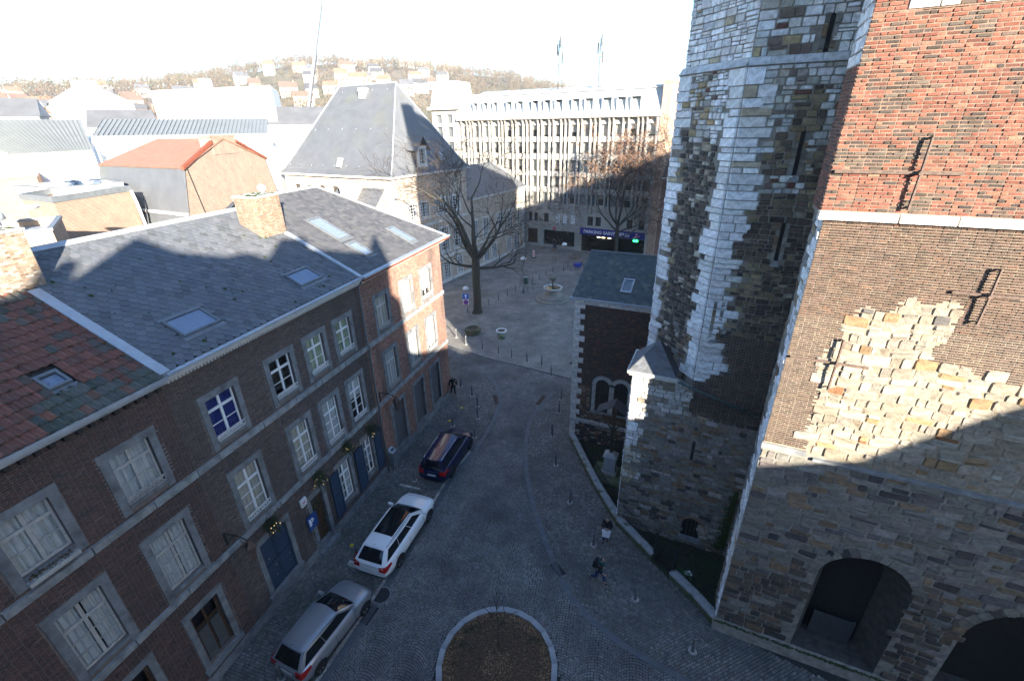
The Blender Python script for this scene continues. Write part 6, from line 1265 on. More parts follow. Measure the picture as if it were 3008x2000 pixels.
    m_ = MB(); m_.tube([(-L/2+.02, -hw*.6, .8), (-L/2-.004, 0, .8), (-L/2+.02, hw*.6, .8)], .007, 4); m_.build('tailgate_gap', M['trim'], C)
    m_ = MB(); m_.box(WORLD, -L/2-.015, -L/2+.03, -.26, .26, .62, .73); po = m_.build('number_plate', M['plate'], C)
    m_ = MB(); m_.box(WORLD, -L/2+.02, -L/2+.1, -hw*.62, hw*.62, .24, .36); m_.build('bumper_insert', M['trim'], C)
    m_ = MB(); m_.box(WORLD, L/2-.09, L/2-.005, -hw*.4, hw*.4, .3, .5); m_.build('grille', M['trim'], C)
    C.location = loc; C.rotation_euler = (0, 0, R(90-az)); WL[C.name] = tuple(loc); return C
CARW = car('parked_car', 'white estate car with black glass roof parked between the grey and navy cars', (-5.775, 16.4, 0), 19.2, 4.81, 1.85, 1.48,
    [(-2.405, .95), (-2.2, .99), (-1.6, 1.0), (-.4, .97), (.75, .95), (1.2, .93), (1.9, .84), (2.25, .72), (2.405, .58)], 2.82, .02, (-2.34, -1.8, .35, 1.22), ((.74, .75, .76), 0, .22), roofglass=(.3, 1.0), rails=True, windows=(.34, .66), wr=.335, mname='white_car_paint')
CARN = car('parked_car', 'navy blue family van parked farthest along the house fronts', (-4.01, 22.24, 0), 17.7, 4.47, 1.8, 1.63,
    [(-2.235, 1.02), (-2.1, 1.05), (-1.4, 1.05), (.3, 1.02), (1.0, 1.0), (1.5, .93), (1.95, .8), (2.235, .6)], 2.7, .02, (-2.2, -1.98, .3, 1.42), ((.006, .01, .055), .25, .22), rails=True, windows=(.3, .64), wr=.32, mname='navy_car_paint')
CARS = car('parked_car', 'silver grey hatchback parked nearest the camera', (-7.63, 11.69, 0), 24.0, 3.9, 1.695, 1.475,
    [(-1.95, .92), (-1.85, .97), (-1.3, .99), (-.2, .95), (.7, .93), (1.1, .91), (1.6, .8), (1.8, .7), (1.95, .56)], 2.49, .03, (-1.9, -1.45, .12, 1.02), ((.36, .38, .41), .55, .28), windows=(.42,), wr=.3, mname='silver_car_paint')
# ---------------------------------------------------------------- people
def skin_mesh(name, joints, edges, m, parent=None, sub=1, root=0):
    """joints: (x,y,z,radius or (rx,ry)); one continuous skin over connected joints"""
    me = bpy.data.meshes.new(name); me.from_pydata([j[:3] for j in joints], edges, []); o = bpy.data.objects.new(name, me); COL.objects.link(o)
    bpy.context.view_layer.objects.active = o
    md = o.modifiers.new('skin', 'SKIN'); md.use_smooth_shade = True
    if not me.skin_vertices: me.attributes
    for i, j in enumerate(joints):
        r_ = j[3]; sv = me.skin_vertices[0].data[i]; sv.radius = (r_, r_) if not isinstance(r_, tuple) else r_; sv.use_root = (i == root)
    s2 = o.modifiers.new('sub', 'SUBSURF'); s2.levels = sub; s2.render_levels = sub
    dg = bpy.context.evaluated_depsgraph_get(); me2 = bpy.data.meshes.new_from_object(o.evaluated_get(dg)); bpy.data.objects.remove(o)
    me2.materials.clear(); me2.materials.append(m); me2.polygons.foreach_set('use_smooth', [True]*len(me2.polygons))
    o = bpy.data.objects.new(name, me2); COL.objects.link(o)
    if parent: o.parent = parent
    return o
M['skin'] = mat('skin', (.42, .25, .18), rough=.6, var=.05, scale=10)
def fabric(n, c): return mat(n, c, rough=.9, var=.14, scale=10, bump=.2, bscale=80)
def hand(J, Ed, wrist, d, side, curl=.35):
    """palm and five bent fingers rooted in it, thumb from the side of the palm"""
    w = Vector(J[wrist][:3]); d = Vector(d).normalized(); s_ = Vector(side).normalized(); up = d.cross(s_)
    J.append((*(w+d*.045), (.036, .02))); pm = len(J)-1; Ed.append((wrist, pm)); J.append((*(w+d*.085), (.036, .016))); pk = len(J)-1; Ed.append((pm, pk))
    for i, (o_, L) in enumerate(((-.03, .062), (-.01, .074), (.01, .07), (.029, .054))):
        a = w + d*.095 + s_*o_; J.append((*a, .009)); k = len(J)-1; Ed.append((pk, k)); b_ = a + (d*math.cos(curl) + up*math.sin(curl))*L*.5; J.append((*b_, .0085)); Ed.append((k, k+1)); c_ = b_ + (d*math.cos(curl*2.4) + up*math.sin(curl*2.4))*L*.5; J.append((*c_, .0075)); Ed.append((k+1, k+2))
    a = w + d*.045 - s_*.042; J.append((*a, .011)); k = len(J)-1; Ed.append((pm, k)); J.append((*(a + d*.035 - s_*.022), .009)); Ed.append((k, k+1)); J.append((*(a + d*.06 - s_*.028 + up*.01), .008)); Ed.append((k+1, k+2))
def person(label, loc, face, hgt, hair, coat, legs, shoes, pose, hairlen=.0, group=None, scarf=None, bag=None, pack=None):
    """local frame: x forward, y left, z up. pose: dict of joint overrides for a 1.75 m figure"""
    Pn = thing('person', (0, 0, 0), label, 'person', group); k = hgt/1.75
    D = {'pel': (0, 0, .95), 'chest': (.02, 0, 1.3), 'neck': (.03, 0, 1.48), 'head': (.06, 0, 1.62), 'kneeL': (.05, .1, .5), 'ankL': (0, .1, .08), 'toeL': (.16, .11, .04), 'kneeR': (.05, -.1, .5), 'ankR': (0, -.1, .08), 'toeR': (.16, -.11, .04), 'elbL': (-.02, .26, 1.12), 'wriL': (.08, .27, .88), 'elbR': (-.02, -.26, 1.12), 'wriR': (.08, -.27, .88)}
    D.update(pose); D = {a: tuple(c*k for c in b_) for a, b_ in D.items()}; g = lambda n, r_: (*D[n], r_*k if not isinstance(r_, tuple) else tuple(x*k for x in r_))
    mid = lambda a, b_, t: tuple(D[a][i]*(1-t)+D[b_][i]*t for i in range(3))
    J = [g('pel', (.13, .1)), g('chest', (.15, .1)), g('neck', .055), (*mid('neck', 'head', .5), .062*k), g('head', (.085*1, .1)), (D['head'][0]+.0, D['head'][1], D['head'][2]+.1*k, .06*k)]
    Ed = [(0, 1), (1, 2), (2, 3), (3, 4), (4, 5)]
    for s_, sg in (('L', 1), ('R', -1)):
        i = len(J); hipx = (D['pel'][0], D['pel'][1]+sg*.09*k, D['pel'][2]-.06*k); J += [(*hipx, .085*k), g('knee'+s_, .06), g('ank'+s_, .045), g('toe'+s_, .035)]; Ed += [(0, i), (i, i+1), (i+1, i+2), (i+2, i+3)]
        i = len(J); sh = (D['chest'][0], D['chest'][1]+sg*.18*k, D['chest'][2]+.12*k); J += [(*sh, .065*k), g('elb'+s_, .047), g('wri'+s_, .032)]; Ed += [(1, i), (i, i+1), (i+1, i+2)]
        e, w = Vector(D['elb'+s_]), Vector(D['wri'+s_]); hand(J, Ed, i+2, w-e, Vector((0, 0, 1)).cross(w-e) if abs((w-e).normalized().z) < .8 else Vector((1, 0, 0)), .4)
    skin_mesh('body', J, Ed, M['skin'], Pn)
    def cloth(name, J, Ed, m): return skin_mesh(name, J, Ed, m, Pn)
    # trousers, shoes, coat over the body
    J = [(*D['pel'], .125*k)]; Ed = []
    for s_, sg in (('L', 1), ('R', -1)):
        i = len(J); J += [(D['pel'][0], D['pel'][1]+sg*.09*k, D['pel'][2]-.07*k, .1*k), (*D['knee'+s_], .075*k), (*mid('knee'+s_, 'ank'+s_, .85), .06*k)]; Ed += [(0, i), (i, i+1), (i+1, i+2)]
    cloth('trousers', J, Ed, legs)
    for s_ in 'LR':
        a, t = Vector(D['ank'+s_]), Vector(D['toe'+s_]); b_ = a - (t-a)*.35; cloth('shoe', [(*(b_), .045*k), (*(a*.4+t*.6), .05*k), (*t, .04*k)], [(0, 1), (1, 2)], shoes)
    lo = D['pel'][2]-.13*k; J = [(D['pel'][0], D['pel'][1], lo, (.17*k, .14*k)), (*D['pel'], (.165*k, .135*k)), (*D['chest'], (.185*k, .135*k)), (D['chest'][0]+.005, D['chest'][1], D['chest'][2]+.13*k, (.14*k, .1*k)), (*D['neck'], .075*k)]; Ed = [(0, 1), (1, 2), (2, 3), (3, 4)]
    for s_, sg in (('L', 1), ('R', -1)):
        i = len(J); J += [(D['chest'][0], D['chest'][1]+sg*.185*k, D['chest'][2]+.11*k, .085*k), (*D['elb'+s_], .068*k), (*mid('elb'+s_, 'wri'+s_, .88), .053*k)]; Ed += [(3, i), (i, i+1), (i+1, i+2)]
    cloth('coat', J, Ed, coat)
    h = Vector(D['head']); hj = [(h.x-.015*k, h.y, h.z+.075*k, (.095*k, .105*k)), (h.x-.045*k, h.y, h.z+.02*k, (.085*k, .1*k)), (h.x-.06*k, h.y, h.z-.06*k-hairlen*.5, (.075*k, .06*k))]; he = [(0, 1), (1, 2)]
    if hairlen: hj.append((h.x-.07*k, h.y, h.z-.1*k-hairlen, (.08*k, .05*k))); he.append((2, 3))
    cloth('hair', hj, he, hair)
    f_ = MB()
    for sg in (1, -1): f_.lathe([(.001, -.009), (.009, 0), (.001, .009)], 6, (h.x+.083*k, h.y+sg*.032*k, h.z+.012*k), cap=False)
    f_.tube([(h.x+.085*k, h.y-.022*k, h.z-.06*k), (h.x+.09*k, h.y, h.z-.062*k), (h.x+.085*k, h.y+.022*k, h.z-.06*k)], .005, 5)
    o = f_.build('eyes_and_mouth', M['dark']); o.parent = Pn
    f_ = MB(); f_.tube([(h.x+.085*k, h.y, h.z+.015*k), (h.x+.112*k, h.y, h.z-.024*k), (h.x+.085*k, h.y, h.z-.034*k)], [.008, .014, .01], 6)
    for sg in (1, -1): f_.lathe([(.001, -.028), (.014, -.01), (.016, .01), (.001, .026)], 7, (h.x-.005, h.y+sg*.088*k, h.z-.005), cap=False)
    o = f_.build('nose_and_ears', M['skin']); o.parent = Pn
    if scarf:
        n_ = Vector(D['neck']); ring = [(n_.x+.085*math.cos(a), n_.y+.09*math.sin(a), n_.z+.01+.01*math.sin(3*a)) for a in [i*math.pi/5 for i in range(11)]]; m_ = MB(); m_.tube(ring, .04, 7, cap=False); m_.tube([(n_.x+.08, n_.y+.05, n_.z), (n_.x+.12, n_.y+.06, n_.z-.2)], .035, 6); o = m_.build('scarf', scarf, smooth=True); o.parent = Pn
    Pn.location = loc; Pn.rotation_euler = (0, 0, R(90-face)); WL[Pn.name] = tuple(loc)
    return Pn, D
black = fabric('black_coat', (.012, .012, .014)); dkhair = mat('dark_hair', (.018, .013, .011), rough=.6, var=.2, scale=30); jeans = fabric('jeans', (.02, .04, .11)); dkshoe = mat('dark_shoe', (.012, .011, .011), rough=.6, var=.1); brshoe = mat('brown_shoe', (.05, .025, .015), rough=.6, var=.1); dkgreen = fabric('dark_green_coat', (.012, .018, .014))
pw, Dw = person('dark haired person in black coat looking at a phone beside the low wall', (4.4, 15.95, 0), 196, 1.66, dkhair, black, jeans, dkshoe, {'head': (.1, 0, 1.6), 'elbL': (.02, .25, 1.12), 'wriL': (.26, .1, 1.12), 'elbR': (.02, -.25, 1.12), 'wriR': (.26, -.08, 1.14), 'kneeR': (.12, -.1, .5), 'ankR': (.1, -.1, .08), 'toeR': (.26, -.11, .04), 'ankL': (-.08, .09, .09), 'toeL': (.07, .1, .03)}, hairlen=.12)
def attach(m_, name, mm, par, label=None): o = m_.build(name, mm, smooth=False); o.parent = None; return o
def held(name, label, cat, par, build, mm):
    """a thing carried: top-level, at the carrier's place"""
    m_ = MB(); build(m_); mw = par.matrix_basis if False else Matrix.Translation(par.location) @ par.rotation_euler.to_matrix().to_4x4()
    m_.v = [tuple(mw @ Vector(v)) for v in m_.v]; c = np.mean(np.array(m_.v), 0); o = link(name, m_.v, m_.f, mm, None, m_.c, m_.m, loc=c); return tag(o, label, cat)
def bagb(b):
    b.hexa([(.2, -.17, .62), (.2, .17, .62), (.31, .17, .62), (.31, -.17, .62), (.2, -.2, 1.0), (.2, .2, 1.0), (.32, .2, 1.0), (.32, -.2, 1.0)])
    for x in (.21, .31): b.tube([(x, -.1, 1.0), (x, -.06, 1.13), (x, .06, 1.13), (x, .1, 1.0)], .007, 5)
bg = held('shopping_bag', 'white paper shopping bag held by the person in black', 'bag', pw, bagb, mat('paper_white', (.72, .74, .78), rough=.7, var=.05))
held('phone', 'small pale phone in the hands of the person in black', 'phone', pw, lambda b: b.hexa([(.3, -.05, 1.13), (.3, .05, 1.13), (.36, .05, 1.17), (.36, -.05, 1.17), (.295, -.05, 1.14), (.295, .05, 1.14), (.355, .05, 1.18), (.355, -.05, 1.18)]), mat('phone_pale', (.5, .45, .42), rough=.3, var=0))
pb, Db = person('person in dark jacket, teal scarf and blue jeans striding across the pavement', (3.62, 13.75, 0), 127, 1.7, dkhair, dkgreen, jeans, brshoe, {'pel': (0, 0, .93), 'chest': (.06, 0, 1.28), 'neck': (.1, 0, 1.46), 'head': (.16, 0, 1.6), 'kneeL': (.22, .09, .55), 'ankL': (.3, .09, .1), 'toeL': (.45, .1, .04), 'kneeR': (-.06, -.09, .5), 'ankR': (-.4, -.09, .28), 'toeR': (-.34, -.1, .12), 'elbL': (-.1, .26, 1.1), 'wriL': (.05, .24, .92), 'elbR': (.12, -.26, 1.12), 'wriR': (.3, -.2, 1.02)}, scarf=fabric('teal_scarf', (.01, .1, .1)))
def packb(b): b.hexa([(-.12, -.15, .98), (-.12, .15, .98), (-.27, .14, 1.0), (-.27, -.14, 1.0), (-.07, -.15, 1.38), (-.07, .15, 1.38), (-.2, .13, 1.4), (-.2, -.13, 1.4)])
held('backpack', 'black backpack on the back of the striding person', 'backpack', pb, packb, fabric('pack_black', (.014, .014, .016)))
person('dark clothed person with a pale hood walking past the corner house', (-4.5, 29.55, 0), 345, 1.74, mat('fair_hair', (.2, .17, .13), rough=.7, var=.2), black, fabric('black_trousers', (.012, .012, .013)), dkshoe, {'kneeL': (.2, .1, .52), 'ankL': (.22, .1, .1), 'toeL': (.38, .11, .06), 'kneeR': (-.02, -.1, .5), 'ankR': (-.22, -.1, .16), 'toeR': (-.1, -.11, .05)}, hairlen=.08)
e1 = OFc.p(1.15, .9, 0); e2 = OFc.p(1.6, 1.15, 0)
person('person in navy jacket standing at the office entrance door', e1, 200, 1.78, dkhair, fabric('navy_jacket', (.015, .02, .05)), jeans, dkshoe, {})
person('person in black at the office entrance, right of the one in navy', e2, 330, 1.7, dkhair, black, fabric('grey_trousers', (.03, .03, .035)), dkshoe, {})
# ---------------------------------------------------------------- street furniture
M['bollard'] = mat('bollard_metal', (.13, .135, .14), rough=.55, var=.14, scale=8, metal=.3); M['bol_ring'] = mat('bollard_foot', (.3, .29, .27), rough=.9, var=.2)
def bollard0():
    B = thing('bollard', (0, 0, 0), 'x', 'bollard'); b = MB(); b.lathe([(.075, 0), (.075, .05), (.066, .08), (.05, .82), (.054, .84), (.054, .88), (.036, .93), (.012, .95)], 12); b.build('post', M['bollard'], B, smooth=True)
    b = MB(); b.lathe([(.0545, .8), (.057, .81), (.057, .835), (.0545, .845)], 12, cap=False); b.build('ring', M['zinc'], B, smooth=True)
    b = MB(); b.lathe([(.17, -.01), (.16, .012), (.09, .02)], 12); b.build('foot', M['bol_ring'], B, smooth=True); return B
b0 = bollard0(); used = [False]; ordn = ['first', 'second', 'third', 'fourth', 'fifth', 'sixth', 'seventh', 'eighth', 'ninth', 'tenth', 'eleventh', 'twelfth']
rowsB = [('bollards along the edge of the square', 'grey bollard from the left in the row edging the square', [(-5.42, 40.17), (-4.33, 38.53), (-2.72, 37.36), (-1.23, 36.43), (-.07, 35.65), (1.28, 34.84), (2.5, 34.11), (3.15, 32.34)]),
         ('bollards along the church side', 'grey bollard from the camera along the church pavement', [(6.77, 10.77), (5.1, 12.94), (3.78, 15.76), (2.98, 18.55), (2.5, 21.56), (2.54, 24.37), (3.23, 27.08), (3.59, 28.75)]),
         ('bollards along the house side', 'grey bollard from the camera along the house pavement', [(-8.83, 10.06), (-7.91, 9.85), (-7.55, 15.2), (-5.78, 20.47), (-4.15, 25.7), (-2.57, 24.38), (-2.48, 26.54), (-2.6, 28.05), (-3.1, 29.48), (-4.08, 30.85)]),
         ('bollards across the square', 'grey bollard from the bare tree in the row across the square', [(-2.58, 48.51), (-1.5, 50.25), (-.46, 51.68), (.58, 53.04), (2.78, 56.65), (3.74, 57.69), (4.75, 59.48), (5.81, 61.23), (8.18, 63.33)])]
rb = random.Random(2)
for grp, lab, pts in rowsB:
    for i, (x, y) in enumerate(pts):
        o = b0 if not used[0] else copy_tree(b0); used[0] = True
        o.location = (x, y, 0); o.rotation_euler = (R(rb.uniform(-2, 2)), R(rb.uniform(-2, 2)), rb.uniform(0, 6)); tag(o, f'{ordn[i]} {lab}', 'bollard', grp)
# fountain
M['fstone'] = mat('fountain_stone', (.27, .25, .22), rough=.8, var=.18, scale=3, bump=.2, bscale=30, col2=(.15, .15, .13), m2scale=1.5, m2thr=.6); M['bronze'] = mat('bronze', (.07, .075, .055), rough=.5, metal=.5, var=.3, scale=8)
FT = thing('fountain', (4.85, 50.4, 0), 'stone fountain with round steps, wide basin and small bronze bowl', 'fountain'); fc = (4.85, 50.4, 0)
for nm, pr in (('step', [(2.0, 0), (2.0, .16), (1.55, .18)]), ('step', [(1.6, .17), (1.6, .36), (1.1, .38)]), ('drum', [(1.08, .37), (1.0, .45), (.86, .6), (.82, 1.1), (.9, 1.22)])):
    b = MB(); b.lathe(pr, 36, fc); b.build(nm, M['fstone'], FT, smooth=False)
b = MB(); b.lathe([(.9, 1.2), (1.05, 1.3), (1.12, 1.45), (1.1, 1.5), (1.0, 1.5), (.92, 1.38), (.4, 1.33)], 36, fc, cap=False); b.build('basin', M['stone_pale'], FT, smooth=True)
b = MB(); b.lathe([(.93, 1.39), (.01, 1.395)], 36, fc, cap=False); b.build('water', mat('fountain_water', (.06, .05, .03), rough=.08, var=.1), FT)
b = MB(); b.lathe([(.2, 1.36), (.16, 1.5), (.08, 1.62), (.11, 1.75), (.07, 1.9), (.06, 2.2), (.1, 2.26)], 14, fc); b.build('stem', M['bronze'], FT, smooth=True)
b = MB(); b.lathe([(.08, 2.2), (.3, 2.3), (.44, 2.42), (.43, 2.46), (.3, 2.36), (.08, 2.33)], 22, fc, cap=False); b.build('bowl', M['bronze'], FT, smooth=True); b = MB(); b.lathe([(.07, 2.33), (.09, 2.5), (.05, 2.58), (.16, 2.68), (.15, 2.72), (.03, 2.7)], 14, fc); b.build('finial', M['fstone'], FT, smooth=True)
# octagonal stone well ring
WP = thing('stone_planter', (-3.84, 41.05, 0), 'low octagonal mossy stone planter at the edge of the square', 'planter'); b = MB(); b.lathe([(.76, 0), (.8, .35), (.8, .55), (.56, .56), (.54, .42)], 8, (-3.84, 41.05, 0), cap=False); b.build('ring', mat('mossy_stone', (.16, .15, .11), rough=.95, var=.25, scale=4, bump=.5, col2=(.06, .07, .03), m2scale=2, m2thr=.5), WP); b = MB(); b.lathe([(.56, .44), (.01, .48)], 16, (-3.84, 41.05, 0), cap=False); b.build('soil', M['mulch'], WP)
FP = thing('flower_pot', (-1.0, 39.75, 0), 'large white rimmed flower pot painted with green plants', 'pot'); b = MB(); b.lathe([(.3, 0), (.32, .05), (.36, .4), (.43, .72)], 24, (-1, 39.75, 0)); b.build('pot', mat('painted_pot', (.34, .35, .27), rough=.6, var=.1, scale=3, col2=(.03, .1, .02), m2scale=5, m2thr=.5, m2w=.05), FP, smooth=True)
b = MB(); b.lathe([(.43, .7), (.5, .76), (.51, .86), (.42, .87), (.39, .8)], 24, (-1, 39.75, 0), cap=False); b.build('rim', M['white_paint'], FP, smooth=True); b = MB(); b.lathe([(.41, .8), (.01, .84)], 20, (-1, 39.75, 0), cap=False); b.build('soil', M['mulch'], FP)
# lamps with pale dome heads
for (bx, by), hx, hy, hz, lab in (((1.5, 52.76), 1.5, 52.76, 4.35, 'street lamp with pale dome left of the fountain'), ((-4.85, 46.65), -4.85, 46.65, 2.9, 'low street lamp with white dome beside the bare tree'), ((7.4, 61.75), 7.4, 61.75, 3.85, 'street lamp with pale dome beyond the fountain near the bike')):
    T = thing('street_lamp', (bx, by, 0), lab, 'lamp', 'street lamps on the square'); b = MB(); b.lathe([(.09, 0), (.09, .5), (.045, .6), (.04, hz-.3)], 10, (bx, by, 0)); b.build('pole', M['zinc_dark'], T, smooth=True); b = MB(); b.lathe([(.06, hz-.34), (.16, hz-.28), (.2, hz-.2)], 14, (bx, by, 0)); b.build('lamp_neck', M['zinc_dark'], T, smooth=True); b = MB(); b.lathe([(.36, hz-.2), (.34, hz-.08), (.24, hz+.04), (.1, hz+.1), (.01, hz+.11)], 18, (bx, by, 0)); b.build('lamp_head', M['white_paint'], T, smooth=True)
# sign post, barrier, bin, cargo bike, cabinet
SP = thing('traffic_sign', (-4.67, 44.25, 0), 'post with blue one-way sign above a round no-parking sign', 'sign'); b = MB(); b.tube([(-4.67, 44.25, 0), (-4.67, 44.25, 3.1)], .035, 8); b.build('post', M['zinc'], SP); SPf = Fr((-4.67, 44.2), (1, 0.1), (.1, -1))
b = MB(); b.box(SPf, -.3, .3, .0, .03, 2.45, 3.05); p1_ = b.build('sign_plate', mat('sign_bright_blue', (.02, .12, .5), rough=.4, var=.02), SP); b = MB(); b.box(SPf, -.05, .05, .032, .04, 2.52, 2.8); b.hexa([SPf.p(-.16, .032, 2.78), SPf.p(.16, .032, 2.78), SPf.p(.16, .04, 2.78), SPf.p(-.16, .04, 2.78), SPf.p(-.005, .032, 3.0), SPf.p(.005, .032, 3.0), SPf.p(.005, .04, 3.0), SPf.p(-.005, .04, 3.0)]); b.build('arrow', M['sign_white'], p1_)
b = MB(); b.box(SPf, -.3, .3, .0, .028, 1.85, 2.4); p2_ = b.build('sign_plate', M['sign_white'], SP); 
for rr, mm, dd in ((.27, 'red', .032), (.2, 'blue', .036)):
    b = MB(); b.face([SPf.p(rr*math.cos(a), dd, 2.12+rr*math.sin(a)) for a in [2*math.pi*i/20 for i in range(20)]]); b.build('sign_disc', mat('disc_'+mm, (.5, .02, .03) if mm == 'red' else (.02, .08, .4), rough=.4, var=.02), p2_)
b = MB(); b.hexa([SPf.p(-.17, .037, 1.98), SPf.p(-.13, .037, 1.94), SPf.p(-.13, .04, 1.94), SPf.p(-.17, .04, 1.98), SPf.p(.13, .037, 2.3), SPf.p(.17, .037, 2.26), SPf.p(.17, .04, 2.26), SPf.p(.13, .04, 2.3)]); b.build('sign_bar', mat('bar_red', (.5, .02, .03), rough=.4, var=0), p2_)
BR = thing('warning_board', (3.58, 69.0, 0), 'upright red and white striped warning board near the office', 'barrier'); Bf = Fr((3.58, 69.0), (1, 0), (0, -1)); b = MB(); b.box(Bf, -.15, .15, 0, .05, .15, 1.25); bo = b.build('board', M['sign_white'], BR); b = MB(); b.box(Bf, -.35, .35, -.15, .2, .0, .14); b.build('foot', M['trim'], BR)
for i in range(3):
    z = .25+i*.36; b = MB(); b.hexa([Bf.p(-.15, .052, z), Bf.p(.15, .052, z+.14), Bf.p(.15, .056, z+.14), Bf.p(-.15, .056, z), Bf.p(-.15, .052, z+.17), Bf.p(.15, .052, z+.31), Bf.p(.15, .056, z+.31), Bf.p(-.15, .056, z+.17)]); b.build('stripe', mat('stripe_red', (.55, .03, .02), rough=.5, var=0), bo)
TB = thing('litter_bin', (1.91, 56.0, 0), 'green and grey litter bin behind the street lamp', 'bin'); b = MB(); b.lathe([(.22, .12), (.25, .15), (.25, .85), (.22, .95)], 14, (1.91, 56, 0)); b.build('bin_body', mat('bin_green', (.04, .09, .06), rough=.6, var=.1), TB, smooth=True); b = MB(); b.lathe([(.26, .95), (.26, 1.02), (.05, 1.08)], 14, (1.91, 56, 0)); b.build('lid', M['zinc'], TB); b = MB(); b.tube([(1.91, 56.28, 0), (1.91, 56.28, 1.1)], .04, 8); b.build('post', M['zinc_dark'], TB)
BK = thing('cargo_bike', (9.9, 62.3, 0), 'cargo bike with blue box parked left of the chapel roof', 'bicycle'); Kf = Fr((9.9, 62.3), (.8, .6), (.6, -.8))
for s_ in (-.75, .75):
    b = MB(); b.tube([Kf.p(s_+.32*math.cos(a), 0, .34+.32*math.sin(a)) for a in [2*math.pi*i/18 for i in range(19)]], .025, 6, cap=False)
    wo = b.build('wheel', M['tyre'], BK); b = MB()
    for i in range(8): a = i*math.pi/4; b.tube([Kf.p(s_, 0, .34), Kf.p(s_+.31*math.cos(a), 0, .34+.31*math.sin(a))], .006, 4)
    b.build('spokes', M['chrome'], wo)
b = MB(); b.tube([Kf.p(-.75, 0, .34), Kf.p(-.1, 0, .35), Kf.p(.2, 0, .8), Kf.p(.75, 0, .34)], .025, 6); b.tube([Kf.p(.25, 0, .8), Kf.p(-.1, 0, .35), Kf.p(.1, 0, .95)], .022, 6); b.build('frame', M['iron'], BK); b = MB(); b.hexa([Kf.p(-1.1, -.3, .5), Kf.p(-.35, -.3, .5), Kf.p(-.35, .3, .5), Kf.p(-1.1, .3, .5), Kf.p(-1.2, -.36, 1.0), Kf.p(-.3, -.36, 1.0), Kf.p(-.3, .36, 1.0), Kf.p(-1.2, .36, 1.0)]); b.build('box', mat('bike_blue', (.02, .04, .3), rough=.5, var=.05), BK); b = MB(); b.hexa([Kf.p(.0, -.08, .95), Kf.p(.25, -.1, .95), Kf.p(.25, .1, .95), Kf.p(.0, .08, .95), Kf.p(.0, -.07, 1.0), Kf.p(.25, -.09, 1.02), Kf.p(.25, .09, 1.02), Kf.p(.0, .07, 1.0)]); b.build('saddle', M['trim'], BK); b = MB(); b.tube([Kf.p(-.3, -.3, 1.1), Kf.p(-.2, 0, 1.05), Kf.p(-.3, .3, 1.1)], .018, 6); b.tube([Kf.p(-.2, 0, 1.05), Kf.p(-.05, 0, .4)], .02, 6); b.build('handlebar', M['iron'], BK)
CBt = thing('parking_meter', (-7.15, 21.45, 0), 'grey parking meter cabinet by the corner of the blue shutters', 'meter'); Cf = Fr((-7.15, 21.45), (-FU[0], -FU[1]), (FN[0], FN[1])); b = MB(); b.box(Cf, -.2, .2, -.15, .15, .35, 1.35); b.build('cabinet', M['zinc_dark'], CBt)
for x in (-.15, .15): b = MB(); b.box(Cf, x-.03, x+.03, -.05, .05, 0, .35); b.build('leg', M['zinc_dark'], CBt)
b = MB(); b.hexa([Cf.p(-.22, -.17, 1.35), Cf.p(.22, -.17, 1.35), Cf.p(.22, .17, 1.35), Cf.p(-.22, .17, 1.35), Cf.p(-.2, -.15, 1.55), Cf.p(.2, -.15, 1.55), Cf.p(.2, .1, 1.42), Cf.p(-.2, .1, 1.42)]); hd = b.build('head', M['zinc'], CBt); b = MB(); b.slab([Cf.p(-.14, .11, 1.43), Cf.p(.14, .11, 1.43), Cf.p(.14, -.05, 1.51), Cf.p(-.14, -.05, 1.51)], .008); b.build('display', M['car_glass'], hd)
b = MB(); Xf = Fr((-7.55, 14.85), (math.cos(R(-20)), math.sin(R(-20))), (0.34, .94)); b.hexa([Xf.p(-.32, -.11, 0), Xf.p(.32, -.11, 0), Xf.p(.32, .11, 0), Xf.p(-.32, .11, 0), Xf.p(-.3, -.09, .16), Xf.p(.3, -.09, .16), Xf.p(.3, .09, .16), Xf.p(-.3, .09, .16)]); b.hexa([Xf.p(-.2, -.08, .16), Xf.p(.2, -.08, .16), Xf.p(.2, .08, .16), Xf.p(-.2, .08, .16), Xf.p(-.17, -.06, .21), Xf.p(.17, -.06, .21), Xf.p(.17, .06, .21), Xf.p(-.17, .06, .21)]); tag(b.build('wheel_stop', M['stone_pale']), 'pale stone wheel stop behind the white estate car', 'kerb block')
# drains, manhole, spots of paint
def drain(x, y, ang, L, Wd, lab, red=False):
    F_ = Fr((x, y), (math.cos(ang), math.sin(ang)), (-math.sin(ang), math.cos(ang))); D_ = thing('drain', (x, y, 0), lab, 'drain', 'street drains'); b = MB(); b.box(F_, -L/2, L/2, -Wd/2, Wd/2, -.03, .008); b.build('pit', M['dark'], D_); b = MB(); b.box(F_, -L/2, L/2, -Wd/2-.03, -Wd/2, -.03, .02); b.box(F_, -L/2, L/2, Wd/2, Wd/2+.03, -.03, .02); n_ = int(L/.06)
    for i in range(n_): a = -L/2 + L*(i+.2)/n_; b.box(F_, a, a+.026, -Wd/2, Wd/2, -.01, .018)
    b.build('grate', M['rust'] if red else M['iron'], D_)
drain(-1.28, 28.9, R(-77), 1.35, .28, 'rusty drain grate in the left channel before the square', True); drain(2.08, 28.75, R(64), 1.4, .28, 'rusty drain grate in the right channel before the square', True); drain(1.92, 14.45, R(-58), .75, .3, 'dark drain grate in the curved channel near the striding person'); drain(-6.2, 12.45, R(66), .8, .32, 'dark drain grate at the front wheel of the silver car')
